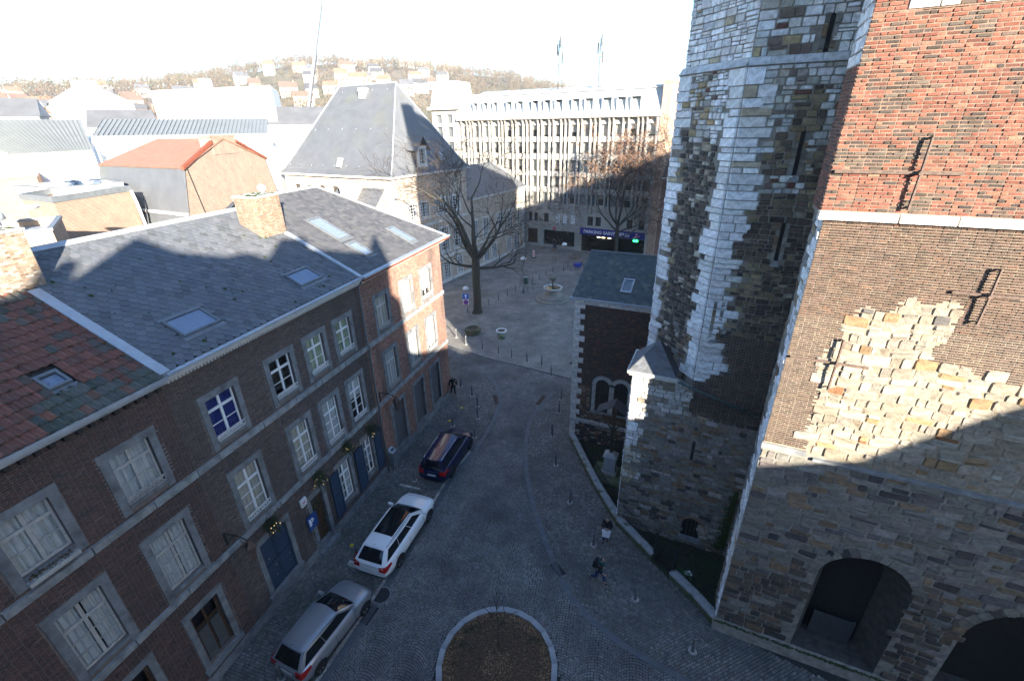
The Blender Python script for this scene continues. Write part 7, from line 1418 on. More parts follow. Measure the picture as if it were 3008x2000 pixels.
b = MB(); b.lathe([(.36, -.03), (.36, .014), (.01, .014)], 28, (-5.92, 13.33, 0)); MH = thing('manhole_cover', (-5.92, 13.33, 0), 'round iron manhole cover in front of the silver car', 'manhole'); b.build('lid', M['iron'], MH); b = MB(); b.lathe([(.36, .013), (.42, .014), (.42, -.02)], 28, (-5.92, 13.33, 0), cap=False); b.build('ring', M['bluestone'], MH)
yl = mat('yellow_paint', (.5, .36, .03), rough=.7, var=.2, scale=20)
for x, y, lab in ((-8.05, 16.0, 'yellow paint spot on the pavement by the oak door'), (-3.75, 27.9, 'yellow paint mark on the pavement by the corner house'), (-4.45, 26.3, 'small yellow paint dot nearer the navy van')):
    b = MB(); rr = .11; b.lathe([(rr, .006), (rr, .012), (.01, .0125)], 10, (x, y, 0)); tag(b.build('paint_mark', yl), lab, 'paint mark', 'yellow paint marks')
# --- low wall, railings, gate, garden
M['coping'] = mat('coping_stone', (.28, .295, .3), rough=.75, var=.15, scale=3, bump=.2, col2=(.07, .085, .03), m2scale=2.4, m2thr=.62, m2w=.1); M['wallmoss'] = mat('mossy_wall', (.12, .115, .09), rough=.95, var=.3, scale=5, bump=.5, col2=(.06, .075, .02), m2scale=2, m2thr=.5)
pts = WALLN
labs = ['low mossy garden wall with iron railings along the chapel', 'short length of low garden wall left of the statue', 'low garden wall with coping below the statue', 'low garden wall with railings in front of the stair turret', None, 'low garden wall beside the gate', 'low garden wall ending at the great tower wall']
for i in range(len(pts)-1):
    A, B = np.array(pts[i]), np.array(pts[i+1]); L = np.linalg.norm(B-A); nv = np.array([(B-A)[1], -(B-A)[0]])*-1/L; nv = nv if nv @ (np.array([8, 17])-A) > 0 else -nv; F_ = Fr(A, B-A, -nv)
    if i == 4:
        G = thing('iron_gate', (*((A+B)/2), 0), 'dark iron gate between the low garden walls', 'gate'); b = MB(); b.box(F_, .02, L-.02, -.2, -.17, .15, .19); b.box(F_, .02, L-.02, -.2, -.17, 1.3, 1.34)
        gt = b.build('gate_frame', M['iron'], G)
        for k in range(int(L/.11)): b = MB(); x = .06+k*.11; b.tube([F_.p(x, -.185, .05), F_.p(x, -.185, 1.5), F_.p(x, -.185, 1.56)], [.011, .011, .002], 5); b.build('bar', M['iron'], G)
        for x in (.0, L): b = MB(); b.box(F_, x-.05, x+.05, -.24, -.14, 0, 1.7); b.build('gate_post', M['iron'], G)
        continue
    Wl = thing('garden_wall', (*((A+B)/2), 0), labs[i], 'wall', 'low garden walls at the church'); b = MB(); b.box(F_, 0.0, L-.01, -.3, .0, -.03, .36); b.build('wall_base', M['wallmoss'], Wl)
    n_ = max(1, int(L/1.1))
    for k in range(n_): b = MB(); a0, a1 = L*k/n_, L*(k+1)/n_-.012; b.hexa([F_.p(a0, -.34, .361), F_.p(a1, -.34, .361), F_.p(a1, .05, .361), F_.p(a0, .05, .361), F_.p(a0, -.32, .46), F_.p(a1, -.32, .46), F_.p(a1, .03, .45), F_.p(a0, .03, .45)]); b.build('coping', M['coping'], Wl)
    b = MB(); b.box(F_, 0, L-.02, -.29, -.265, 1.2, 1.225); b.box(F_, 0, L-.02, -.29, -.265, .56, .58); x = .05
    while x < L-.03: b.tube([F_.p(x, -.278, .44), F_.p(x, -.278, 1.3), F_.p(x, -.278, 1.38)], [.009, .009, .001], 5); x += .12
    b.build('railing', M['iron'], Wl)
garden = flat('garden', [(3.62, 24.18), (4.18, 21.04), (4.5, 19.42), (5.15, 16.94), (6.29, 14.81), (6.84, 13.89), (7.51, 12.72), (7.95, 11.75), (9.5, 12.5), (12, 20), (8, 24.5)], .012, mat('garden_soil', (.035, .032, .024), rough=1, var=.35, scale=5, bump=.8, bscale=20, col2=(.03, .045, .014), m2scale=1.2, m2thr=.52))
gr = MB()
for i in range(5000):
    x, y = rb.uniform(3.7, 9), rb.uniform(11.8, 24)
    if not inpoly(x, y, [(3.9, 24), (4.5, 21.04), (4.9, 19.42), (5.5, 16.94), (6.6, 14.9), (7.3, 13.7), (8.1, 12.2), (9, 13), (8, 21)]): continue
    L = rb.uniform(.03, .12); a = rb.uniform(0, 6.3); gr.face([(x-.01*math.cos(a), y-.01*math.sin(a), .01), (x+.01*math.cos(a), y+.01*math.sin(a), .01), (x+rb.uniform(-.04, .04), y+rb.uniform(-.04, .04), L)], jit(pick([(2, (.03, .04, .015)), (1, (.06, .045, .025))], rb), .4, rb))
tag(gr.build('weeds', M['leafbits']), 'dark weeds and grass in the railed church garden', 'weeds', kind='stuff')
ivy = MB()                                                         # green growth in the corner by the pipe
for i in range(2600):
    z = rb.uniform(.05, 3.6); s_ = 4.95 - abs(rb.gauss(0, .22))*(1.2-z/4.2); q0 = np.array(BF.p(s_, .03+rb.uniform(0, .09), z)); t = rb.uniform(.015, .045); a = rb.uniform(0, 6.3); e1_, e2_ = BF.u*math.cos(a)*t+np.array([0, 0, math.sin(a)*t]), -BF.u*math.sin(a)*t+np.array([0, 0, math.cos(a)*t])+BF.n*rb.uniform(-.02, .03)
    ivy.face([tuple(q0-e1_), tuple(q0+e2_), tuple(q0+e1_), tuple(q0-e2_*.7)], jit((.035, .055, .012), .4, rb))
tag(ivy.build('moss_growth', M['leafbits']), 'green moss and fern growth in the corner by the downpipe', 'moss', kind='stuff')
# flowers and litter in the garden
b = MB(); r5 = random.Random(77)
for i in range(40):
    x, y = 7.55+r5.gauss(0, .12), 14.0+r5.gauss(0, .12); z = r5.uniform(.02, .18); t = r5.uniform(.03, .07); b.face([(x-t, y, z), (x, y-t, z+.03), (x+t, y+.02, z+.06), (x, y+t, z+.02)], jit((.03, .12, .04), .3))
tag(b.build('plastic_bag', M['leafbits']), 'crumpled green plastic litter by the downpipe', 'litter')
b = MB(); v = [(7.75+r5.uniform(-.2, .2), 14.05+r5.uniform(-.14, .14), .03+r5.uniform(0, .16)) for i in range(14)]
for i in range(12): b.face([v[i], v[i+1], v[i+2]])
tag(b.build('crumpled_paper', mat('paper_litter', (.75, .77, .8), rough=.8, var=.03)), 'crumpled white paper litter in the railed garden corner', 'litter')
# statue: crucifix with a little roof on a stone pedestal
ST = thing('calvary', (5.55, 20.75, 0), 'wooden crucifix with small roof on a pale stone pedestal in the church garden', 'statue'); Sf = Fr((5.55, 20.75), CF.u, CF.n)
b = MB(); b.hexa([Sf.p(-.95, -.7, 0.01), Sf.p(.8, -.7, .01), Sf.p(.8, .95, .01), Sf.p(-.95, .95, .01), Sf.p(-.9, -.65, .14), Sf.p(.75, -.65, .14), Sf.p(.75, .9, .14), Sf.p(-.9, .9, .14)]); b.build('platform', mat('mossy_slab', (.16, .16, .11), rough=.95, var=.25, scale=4, col2=(.08, .1, .03), m2scale=2, m2thr=.5), ST)
b = MB(); b.box(Sf, -.42, .42, -.36, .36, .14, .34); b.hexa([Sf.p(-.36, -.3, .34), Sf.p(.36, -.3, .34), Sf.p(.36, .3, .34), Sf.p(-.36, .3, .34), Sf.p(-.32, -.26, 1.35), Sf.p(.32, -.26, 1.35), Sf.p(.32, .26, 1.35), Sf.p(-.32, .26, 1.35)]); b.hexa([Sf.p(-.4, -.34, 1.35), Sf.p(.4, -.34, 1.35), Sf.p(.4, .34, 1.35), Sf.p(-.4, .34, 1.35), Sf.p(-.2, -.16, 1.55), Sf.p(.2, -.16, 1.55), Sf.p(.2, .16, 1.55), Sf.p(-.2, .16, 1.55)]); b.build('pedestal', mat('grey_limestone', (.34, .34, .34), rough=.8, var=.12, scale=3), ST)
b = MB(); b.box(Sf, -.08, .08, -.08, .04, 1.5, 4.75); b.box(Sf, -.7, .7, -.08, .04, 3.75, 3.9); b.build('cross', M['oak_door'], ST)
J = [(0, .12, 2.75, .1), (0, .13, 3.15, .12), (0, .14, 3.38, .045), (.02, .17, 3.52, .08), (-.2, .12, 3.36, .05), (-.6, .1, 3.8, .03), (.2, .12, 3.36, .05), (.6, .1, 3.8, .03), (-.06, .15, 2.6, .07), (-.05, .22, 2.25, .05), (-.02, .12, 1.85, .035), (.06, .15, 2.6, .07), (.05, .22, 2.25, .05), (.02, .12, 1.85, .035)]
Jw = [(*Sf.p(a, d_, z), r_) for a, d_, z, r_ in J]; fg = skin_mesh('figure', Jw, [(0, 1), (1, 2), (2, 3), (1, 4), (4, 5), (1, 6), (6, 7), (0, 8), (8, 9), (9, 10), (0, 11), (11, 12), (12, 13)], M['bronze'])
for v_ in fg.data.vertices: v_.co -= Vector((5.55, 20.75, 0))
fg.parent = ST
b = MB(); b.slab([Sf.p(-.95, .5, 4.35), Sf.p(0, .55, 5.0), Sf.p(0, -.3, 5.0), Sf.p(-.95, -.3, 4.35)], .05); b.slab([Sf.p(.95, .5, 4.35), Sf.p(0, .55, 5.0), Sf.p(0, -.3, 5.0), Sf.p(.95, -.3, 4.35)], .05); b.build('canopy', M['slate_sheet'], ST)
for x in (5.15, 5.35): 
    b = MB()
    for i in range(14): a = r5.uniform(0, 6.3); t = r5.uniform(.03, .06); xx, yy, zz = x+r5.gauss(0, .06), 20.15+r5.gauss(0, .06), .16+r5.uniform(0, .12); b.face([(xx, yy, zz), (xx+t*math.cos(a), yy+t*math.sin(a), zz+.03), (xx+t*math.cos(a+1), yy+t*math.sin(a+1), zz+.05)], jit(pick([(1, (.5, .5, .45)), (2, (.04, .08, .03))], r5), .2))
    tag(b.build('flower_bunch', M['leafbits']), 'small bunch of white flowers at the foot of the statue, ' + ('left one' if x < 5.2 else 'right one'), 'flowers', 'flowers at the statue')
# noticeboard at the chapel's far corner
b = MB(); Nf = AFL; b.box(Nf, .25, 1.3, .06, .12, .6, 2.0); NBo = thing('notice_board', AFL.p(.8, .1, 0), 'narrow red framed notice board on the chapel side wall', 'notice board'); b.build('board', mat('board_red', (.12, .01, .012), rough=.5, var=.05), NBo)
for s_ in (.3, 1.25): b = MB(); b.box(Nf, s_-.03, s_+.03, .03, .06, 0, 2.05); b.build('post', M['iron'], NBo)
# --- on the house fronts: lanterns, fir bundles with lights, signs
def lantern(s_, z, lab):
    T = thing('wall_lantern', HF.p(s_, .05, z), lab, 'lantern', 'bracket lanterns on the house fronts'); b = MB(); b.box(HF, s_-.04, s_+.04, .02, .05, z-.05, z+.55); b.tube([HF.p(s_, .05, z+.5), HF.p(s_-.1, .5, z+.48), HF.p(s_-.15, .95, z+.3)], .02, 6); b.tube([HF.p(s_, .05, z+.1), HF.p(s_-.06, .3, z+.4), HF.p(s_-.1, .55, z+.46)], .014, 6); b.build('bracket', M['iron'], T)
    c = HF.p(s_-.15, .95, z-.55); b = MB(); b.lathe([(.1, .05), (.2, .55), (.24, .58), (.1, .75), (.04, .84), (.03, .9)], 4, c); b.lathe([(.11, 0), (.12, .06)], 4, c); fr_ = b.build('lantern_roof', M['rust'], T); b = MB(); b.lathe([(.1, .07), (.185, .53)], 4, (c[0], c[1], c[2]+.003), cap=False); b.build('pane', M['glass'], T)
lantern(18.9, 4.85, 'rusty bracket lantern on the dark brick house over the pavement'); lantern(8.75, 4.75, 'rusty bracket lantern on the corner house beside the downpipe')
M['fir'] = mat('fir_needles', attr=True, rough=.8, var=.1); M['fairy'] = emit('fairy_light', (1, .72, .35), 1.0); rg = random.Random(61)
for i, (s_, z) in enumerate(((17.24, 4.25), (14.4, 4.2), (12.26, 4.35), (10.27, 4.0))):
    T = thing('fir_garland', HF.p(s_, .25, z), f'{ordn[i]} fir branch bundle with fairy lights along the house front, from the camera', 'garland', 'fir garlands on the house front'); b = MB(); lt = MB()
    for k in range(110):
        d = Vector((rg.gauss(0, .5), rg.gauss(0, .5), -.6+rg.gauss(0, .5))).normalized(); d = d + Vector((FN[0], FN[1], 0))*.5; st = Vector(HF.p(s_+rg.gauss(0, .12), .2, z+rg.gauss(0, .12))); L = rg.uniform(.2, .5); e = st + d*L; b.tube([st, e], .006, 3, cap=False, col=(.03, .02, .012))
        for q_ in range(16):
            t = rg.random(); p = st.lerp(e, t); nd = Vector((rg.gauss(0, 1), rg.gauss(0, 1), rg.gauss(0, 1)-.2)).normalized()*rg.uniform(.05, .09); w = nd.orthogonal().normalized()*.008; b.face([p-w, p+w, p+nd], jit((.045, .075, .03), .35, rg))
        if k % 14 == 0: x = st.lerp(e, .7); lt.lathe([(.001, -.012), (.012, 0), (.001, .012)], 5, tuple(x), cap=False)
    b.build('branches', M['fir'], T, kind='stuff'); lt.build('fairy_lights', M['fairy'], T)
b = MB(); lt = MB(); pts = []
for (s0, z0), (s1, z1) in zip(((16.0, 3.9), (14.4, 4.2), (12.26, 4.35)), ((14.4, 4.2), (12.26, 4.35), (10.27, 4.0))):
    pts += [HF.p(s0+(s1-s0)*t, .22, z0+(z1-z0)*t - .55*math.sin(math.pi*t)) for t in [i/14 for i in range(15)]]
b.tube(pts, .008, 4, cap=False); LC = thing('light_chain', pts[0], 'string of fairy lights sagging between the fir bundles', 'light chain'); b.build('cable', M['trim'], LC)
for p in pts[1::2]: lt.lathe([(.001, -.01), (.01, 0), (.001, .01)], 5, p, cap=False)
lt.build('bulbs', M['fairy'], LC)
WR = thing('door_wreath', HF.p(14.62, -.1, 2.5), 'round green wreath hanging on the oak door', 'wreath'); b = MB()
for k in range(260):
    a = rg.uniform(0, 6.283); c = Vector(HF.p(14.62+.17*math.cos(a), -.12, 2.5+.17*math.sin(a))); nd = Vector((rg.gauss(0, 1), rg.gauss(0, 1), rg.gauss(0, 1))).normalized()*.06; w = nd.orthogonal().normalized()*.012; b.face([c-w, c+w, c+nd], jit((.02, .05, .025), .35, rg))
b.build('needles', M['fir'], WR)
PSg = thing('wall_sign', HF.p(15.25, .12, 2.2), 'blue parking sign with white P beside the oak door', 'sign'); Sf2 = Fr(HF.p(15.23, .1, 0), FU, FN); b = MB(); b.box(Sf2, -.02, .0, -.08, .02, 1.9, 2.6); b.box(Sf2, -.3, .28, .02, .05, 1.85, 2.65); pl_ = b.build('plate', mat('parking_blue', (.02, .06, .22), rough=.4, var=.03), PSg); text('letter', 'P', Sf2, -.05, 2.1, .052, .52, M['sign_white'], pl_, .26)
b = MB(); b.box(Sf2, .06, .2, .052, .056, 2.12, 2.2); b.box(Sf2, .08, .12, .052, .056, 2.22, 2.45); b.box(Sf2, .16, .2, .052, .056, 2.22, 2.5); b.build('pictogram', M['sign_white'], pl_)
b = MB(); b.box(HF, 15.22, 15.56, .05, .14, 3.36, 3.74); wbx = b.build('alarm_box', M['white_paint']); tag(wbx, 'small white box on the wall above the blue parking sign', 'alarm box'); b = MB(); b.box(HF, 15.3, 15.48, .141, .146, 3.5, 3.62); b.build('emblem', mat('emblem_pink', (.6, .25, .3), rough=.6, var=0), wbx)
# ---------------------------------------------------------------- roofs behind the houses, the town and the wooded hill
def flatroof(name, label, pts, zt, m, roofm, cat='building', par=.35):
    """polygon block with a parapet"""
    c = np.mean(np.array(pts), 0); T = thing(name, (*c, 0), label, cat); n = len(pts); b = MB()
    b.raw([(*p, 0) for p in pts] + [(*p, zt) for p in pts], [(i, (i+1) % n, n+(i+1) % n, n+i) for i in range(n)]); b.build('wall', m, T)
    b = MB(); b.face([(*(c+(np.array(p)-c)*.97), zt-.3) for p in pts]); b.build('flat_roof', roofm, T)
    b = MB(); o = [tuple(c+(np.array(p)-c)*1.02) for p in pts]; i_ = [tuple(c+(np.array(p)-c)*.95) for p in pts]
    for i in range(n):
        j = (i+1) % n; b.hexa([(*o[i], zt), (*o[j], zt), (*i_[j], zt), (*i_[i], zt), (*o[i], zt+par), (*o[j], zt+par), (*i_[j], zt+par), (*i_[i], zt+par)])
    b.build('parapet', M['zinc_dark'], T); return T
aB = math.atan2(5, .6); mB1 = brickmat('pale_brick', (.24, .145, .1), (.17, .095, .065), (.3, .235, .18), math.atan2(33.5-28.5, .6), 4.2, var=.1)
B1 = flatroof('brick_building', 'flat roofed pale brick building rising behind the slate roof', [(-27.4, 28.5), (-26.8, 33.9), (-32, 35.2), (-31.2, 30.4)], 14.75, mB1, M['zinc_dark'])
b = MB(); b.tube([(-26.7, 33.8, 14.8), (-26.6, 33.8, 14.0), (-26.4, 33.7, 11)], .09, 8); b.build('downpipe', M['white_paint'], B1)
# mansard house with brick gable
g0, g1, bk = np.array([-22.8, 34.2]), np.array([-21.8, 43.8]), np.array([-10.1, 5.2]); zb, zr, zl = 16.2, 17.75, 13.3
MH_ = thing('mansard_house', (*((g0+g1)/2+bk*.5), 0), 'brick gabled house with orange upper roof and slate mansard', 'house'); gd = (g1-g0)/np.linalg.norm(g1-g0); gW = float(np.linalg.norm(g1-g0))
mG = brickmat('gable_brick', (.22, .14, .1), (.15, .085, .06), (.3, .24, .19), math.atan2(gd[1], gd[0]), 4.0, var=.1); mG2 = brickmat('front_brick', (.38, .25, .18), (.3, .18, .125), (.45, .37, .29), math.atan2(bk[1], bk[0]), 4.0, var=.1)
GF = Fr(g0, gd, (gd[1], -gd[0])); sh = lambda q_, t: (q_[0]+bk[0]*t, q_[1]+bk[1]*t, q_[2])
b = MB(); b.face([GF.p(s_, 0, z) for s_, z in ((-.75, 0), (-.75, zl), (0, zb), (3.3, zr), (6.2, zr), (gW, zb), (gW+.9, zl), (gW+.9, 0))]); b.build('gable_wall', mG, MH_)
b = MB(); b.face([sh(GF.p(-.75, 0, 0), 0), sh(GF.p(-.75, 0, 0), 1), sh(GF.p(-.75, 0, zl), 1), sh(GF.p(-.75, 0, zl), 0)]); b.build('front_wall', mG2, MH_)
M['redtile_far'] = mat('orange_roof', (.25, .13, .088), rough=.85, var=.1, scale=2, bump=.3, bscale=10); rows_on(M['redtile_far'], .12)
def sheet(nm, P_, m, th=.1): b = MB(); b.slab(P_, th); return b.build(nm, m, MH_)
sheet('mansard', [sh(GF.p(-.95, .05, zl-.05), 0), sh(GF.p(-.1, .05, zb), 0), sh(GF.p(-.1, .05, zb), 1), sh(GF.p(-.95, .05, zl-.05), 1.04)], M['mslate'])
sheet('mansard_foot', [sh(GF.p(-1.7, .05, zl-1.6), 0), sh(GF.p(-1.0, .05, zl-.12), 0), sh(GF.p(-1.0, .05, zl-.12), 1.04), sh(GF.p(-1.7, .05, zl-1.6), 1.06)], M['mslate'])
sheet('upper_roof', [sh(GF.p(-.25, .12, zb+.02), 0), sh(GF.p(4.7, .12, zr+.25), 0), sh(GF.p(4.7, .12, zr+.25), .78), sh(GF.p(-.25, .12, zb+.02), 1.02)], M['redtile_far'])
sheet('upper_roof', [sh(GF.p(gW+.25, .12, zb+.02), 0), sh(GF.p(4.7, .12, zr+.25), 0), sh(GF.p(4.7, .12, zr+.25), .78), sh(GF.p(gW+.25, .12, zb+.02), 1.02)], M['redtile_far'])
sheet('upper_roof', [sh(GF.p(-.25, .12, zb+.02), 1.02), sh(GF.p(4.7, .12, zr+.25), .78), sh(GF.p(gW+.25, .12, zb+.02), 1.02)], M['redtile_far'])
sheet('mansard', [GF.p(gW+.95, .05, zl), GF.p(gW+.1, .05, zb), sh(GF.p(gW+.1, .05, zb), 1), sh(GF.p(gW+.95, .05, zl), 1)], M['mslate'])
sheet('gutter', [sh(GF.p(-1.2, .06, zl-.1), 0), sh(GF.p(-.9, .06, zl-.06), 0), sh(GF.p(-.9, .06, zl-.06), 1.04), sh(GF.p(-1.2, .06, zl-.1), 1.04)], M['stone_pale'], .14)
b = MB(); b.box(GF, 3.4, 6.2, -.9, .06, zr-.9, zr+.3); b.box(GF, 3.3, 6.3, -.95, .1, zr+.3, zr+.45); b.build('chimney', mG, MH_)
for A, B in (((-.2, zb-.05), (3.4, zr-.02)), ((6.2, zr-.02), (gW+.25, zb-.05))): b = MB(); b.hexa([GF.p(A[0], -.05, A[1]-.1), GF.p(B[0], -.05, B[1]-.1), GF.p(B[0], .16, B[1]-.1), GF.p(A[0], .16, A[1]-.1), GF.p(A[0], -.05, A[1]+.14), GF.p(B[0], -.05, B[1]+.14), GF.p(B[0], .16, B[1]+.14), GF.p(A[0], .16, A[1]+.14)]); b.build('verge', M['fascia'], MH_)
b = MB(); b.tube([GF.p(.25, .04, zb-.1), GF.p(.9, .04, 12)], .03, 5); b.build('cable', M['trim'], MH_)
# left: red house wall, grey flat roof with vents, pale wall
def block(name, label, P, z0, z1, m, cat='house', roof=None, rm=None):
    c = np.mean(np.array(P), 0); T = thing(name, (*c, 0), label, cat); n = len(P); b = MB(); b.raw([(*p, z0) for p in P]+[(*p, z1) for p in P], [(i, (i+1) % n, n+(i+1) % n, n+i) for i in range(n)] + [tuple(range(n, 2*n))]); b.build('wall', m, T)
    if roof:
        q = [np.array(p) for p in P]; k = .35; rA, rB = (q[0]+q[3])/2, (q[1]+q[2])/2; b = MB(); e = [(*(c+(p-c)*1.05), z1) for p in q]; b.slab([e[0], e[1], (*rB, z1+roof), (*rA, z1+roof)], .15); b.slab([e[3], e[2], (*rB, z1+roof), (*rA, z1+roof)], .15); b.build('roof', rm, T)
        b = MB(); b.face([e[0], e[3], (*rA, z1+roof)]); b.face([e[1], e[2], (*rB, z1+roof)]); b.build('gable', m, T)
    return T
mO = brickmat('orange_brick', (.26, .125, .078), (.2, .085, .055), (.3, .21, .15), 2.3, 4.2, var=.1)
RW = block('brick_house', 'orange brick house wall at the left edge behind the grey flat roof', [(-52, 34), (-41.9, 43.0), (-46, 49), (-58, 42)], 0, 15.2, mO); b = MB(); b.slab([(-52.3, 33.6, 15.25), (-41.7, 42.9, 15.25), (-43, 44.5, 15.4), (-54, 35.5, 15.4)], .15); b.build('coping', M['zinc'], RW)
FL = flatroof('annex_building', 'low grey flat roofed annex with round vents at the left edge', [(-25.5, 17.5), (-21.0, 21.2), (-23.6, 24.6), (-29, 21)], 14.5, mat('pale_render', (.36, .25, .17), rough=.9, var=.12, scale=2), M['zinc'], par=.12)
for i, (x, y) in enumerate(((-24.6, 20.0), (-23.6, 21.4), (-25.5, 21.2))): b = MB(); b.lathe([(.16, 14.2), (.16, 14.9), (.4, 15.0), (.36, 15.25), (.1, 15.4)], 14, (x, y, 0)); b.build('roof_vent', M['zinc'], FL, smooth=True)
b = MB(); b.box(WORLD, -25.2, -23.4, 19.0, 20.4, 14.2, 15.0); b.build('air_unit', M['zinc_dark'], FL)
b = MB(); b.lathe([(.02, 0), (.35, .08), (.45, .2)], 14, (-23.0, 22.6, 15.2), cap=False); b.build('dish', M['white_paint'], FL, smooth=True)
BR_ = flatroof('annex_building', 'grey flat roof with bubble skylights in front of the white theatre', [(-31, 32.8), (-29.0, 36.2), (-33, 39), (-36, 35)], 15.1, M['plaster_white'], M['zinc'], par=.1)
for i in range(5):
    x, y = -31.2-(i % 3)*1.1+(i//3)*.6, 35.0+(i % 3)*.9+(i//3)*1.0; b = MB(); b.lathe([(.42, 14.8), (.42, 15.05), (.36, 15.22), (.2, 15.34), (.01, 15.4)], 14, (x, y, 0)); b.build('bubble_skylight', M['skyglass'], BR_, smooth=True)
# white theatre with seamed metal roofs
TH = thing('theatre', (-48, 60, 0), 'big white theatre building with seamed grey metal roofs', 'theatre')
def prismoid(nm, P, m, th=.3): b = MB(); b.slab(P, th); return b.build(nm, m, TH)
M['metal_far'] = mat('standing_seam', (.2, .21, .2), rough=.5, var=.06, scale=.6, metal=.1)
pts_ = [(-44.05, 43.63, 16.93), (-39.84, 47.51, 17.05), (-46.27, 55.17, 19.85), (-53.5, 48.5, 19.9)]; prismoid('roof', pts_, M['metal_far'])
sm = MB()
for i in range(26):
    t = i/25; a = np.array(pts_[0])*(1-t)+np.array(pts_[1])*t; c_ = np.array(pts_[3])*(1-t)+np.array(pts_[2])*t; sm.tube([tuple(a+np.array([0, 0, .06])), tuple(c_+np.array([0, 0, .06]))], .035, 4)
sm.build('seams', M['metal_far'], TH)
b = MB(); b.face([(-44.05, 43.63, 0), (-39.84, 47.51, 0), (-39.84, 47.51, 16.8), (-44.05, 43.63, 16.7)]); b.face([(-39.84, 47.51, 0), (-46.27, 55.17, 0), (-46.27, 55.17, 19.7), (-39.84, 47.51, 16.8)]); b.face([(-44.05, 43.63, 0), (-53.5, 48.5, 0), (-53.5, 48.5, 19.7), (-44.05, 43.63, 16.7)]); b.face([(-55, 40, 0), (-44.05, 43.63, 0), (-44.05, 43.63, 14), (-55, 40, 14)]); b.face([(-55, 40, 14), (-44.05, 43.63, 14), (-53.5, 48.5, 14)]); b.build('wall', M['plaster_white'], TH)
p2 = [(-42.2, 50.9, 18.2), (-28.6, 59.4, 18.1), (-32.5, 68.8, 19.9), (-46.5, 58.5, 19.9)]; prismoid('roof', p2, M['metal_far'])
sm = MB()
for i in range(40):
    t = i/39; a = np.array(p2[0])*(1-t)+np.array(p2[1])*t; c_ = np.array(p2[3])*(1-t)+np.array(p2[2])*t; sm.tube([tuple(a+np.array([0, 0, .06])), tuple(c_+np.array([0, 0, .06]))], .035, 4)
sm.build('seams', M['metal_far'], TH)
b = MB(); b.raw([(-41.5, 50.2, 0), (-27.8, 58.6, 0), (-31, 70, 0), (-47, 60, 0), (-41.5, 50.2, 18.0), (-27.8, 58.6, 17.9), (-31, 70, 17.9), (-47, 60, 18)], [(0, 1, 5, 4), (1, 2, 6, 5), (3, 0, 4, 7)]); b.slab([(-41.8, 49.6, 17.7), (-27.4, 58.3, 17.6), (-28.6, 60.2, 17.9), (-43, 51.5, 18)], .5); b.build('wall', M['plaster_white'], TH)
b = MB(); A0 = [(-62.5, 91, 0), (-45.5, 100.2, 0), (-52, 118, 0), (-70, 108, 0)]; b.raw(A0 + [(x, y, 25 if i in (0, 3) else 26.2) for i, (x, y, z) in enumerate(A0)], [(0, 1, 5, 4), (1, 2, 6, 5), (2, 3, 7, 6), (3, 0, 4, 7), (4, 5, 6, 7)]); b.box(Fr((-56, 95), (.88, .47)), 0, 2, -4, -2, 25, 27.2); b.build('fly_tower', M['plaster_white'], TH)
b = MB(); ft = Fr((-62.5, 91), (17, 9.2), (9.2, -17)); b.box(ft, 7.2, 8.6, .0, .25, 18, 24.5); b.box(ft, 9.3, 10.6, 0, .25, 18, 24.2)
b.build('wall_panel', M['cream_paint'], TH)
b = MB(); b.raw([(-47, 78, 0), (-34, 84, 0), (-37, 92, 0), (-50, 86, 0), (-47, 78, 19.3), (-34, 84, 19.0), (-37, 92, 19), (-50, 86, 19.3)], [(0, 1, 5, 4), (1, 2, 6, 5), (3, 0, 4, 7), (4, 5, 6, 7)]); b.build('stage_house', M['plaster_white'], TH)
# distant white hall with pyramid roof
def hiproof(T, P, z, zr, k, m, over=1.04):
    c = np.mean(np.array(P), 0); e = [(*(c+(np.array(p)-c)*over), z) for p in P]; t = [(*(c+(np.array(p)-c)*k), zr) for p in P]; b = MB(); b.raw(e+t, [(0, 1, 5, 4), (1, 2, 6, 5), (2, 3, 7, 6), (3, 0, 4, 7), (4, 5, 6, 7)]); b.build('roof', m, T); return c
WHp = [(-119.5, 134.6), (-106, 146), (-118, 160), (-131, 147)]; WH = block('hall_building', 'distant white hall with low pyramid roof and glazed lantern', WHp, 0, 25.9, M['plaster_white'], 'building'); c_ = hiproof(WH, WHp, 25.9, 30, .32, mat('pale_slate', (.3, .32, .35), rough=.6, var=.06, scale=.5))
b = MB(); q_ = [(*(c_+(np.array(p)-c_)*.3), 30) for p in WHp]; b.raw(q_ + [(x, y, 31.6) for x, y, z in q_], [(0, 1, 5, 4), (1, 2, 6, 5), (2, 3, 7, 6), (3, 0, 4, 7), (4, 5, 6, 7)]); b.build('lantern', M['plaster_white'], WH)
Wf = Fr(WHp[0], np.array(WHp[1])-np.array(WHp[0])); Wf = Fr(WHp[0], Wf.u[:2], (Wf.u[1], -Wf.u[0]))
for i in range(17):
    b = MB(); b.box(Wf, 1.6+i*.9, 1.9+i*.9, .0, .1, 23.0 if i % 2 else 22.4, 25.0); b.build('window', M['zinc_dark'], WH)
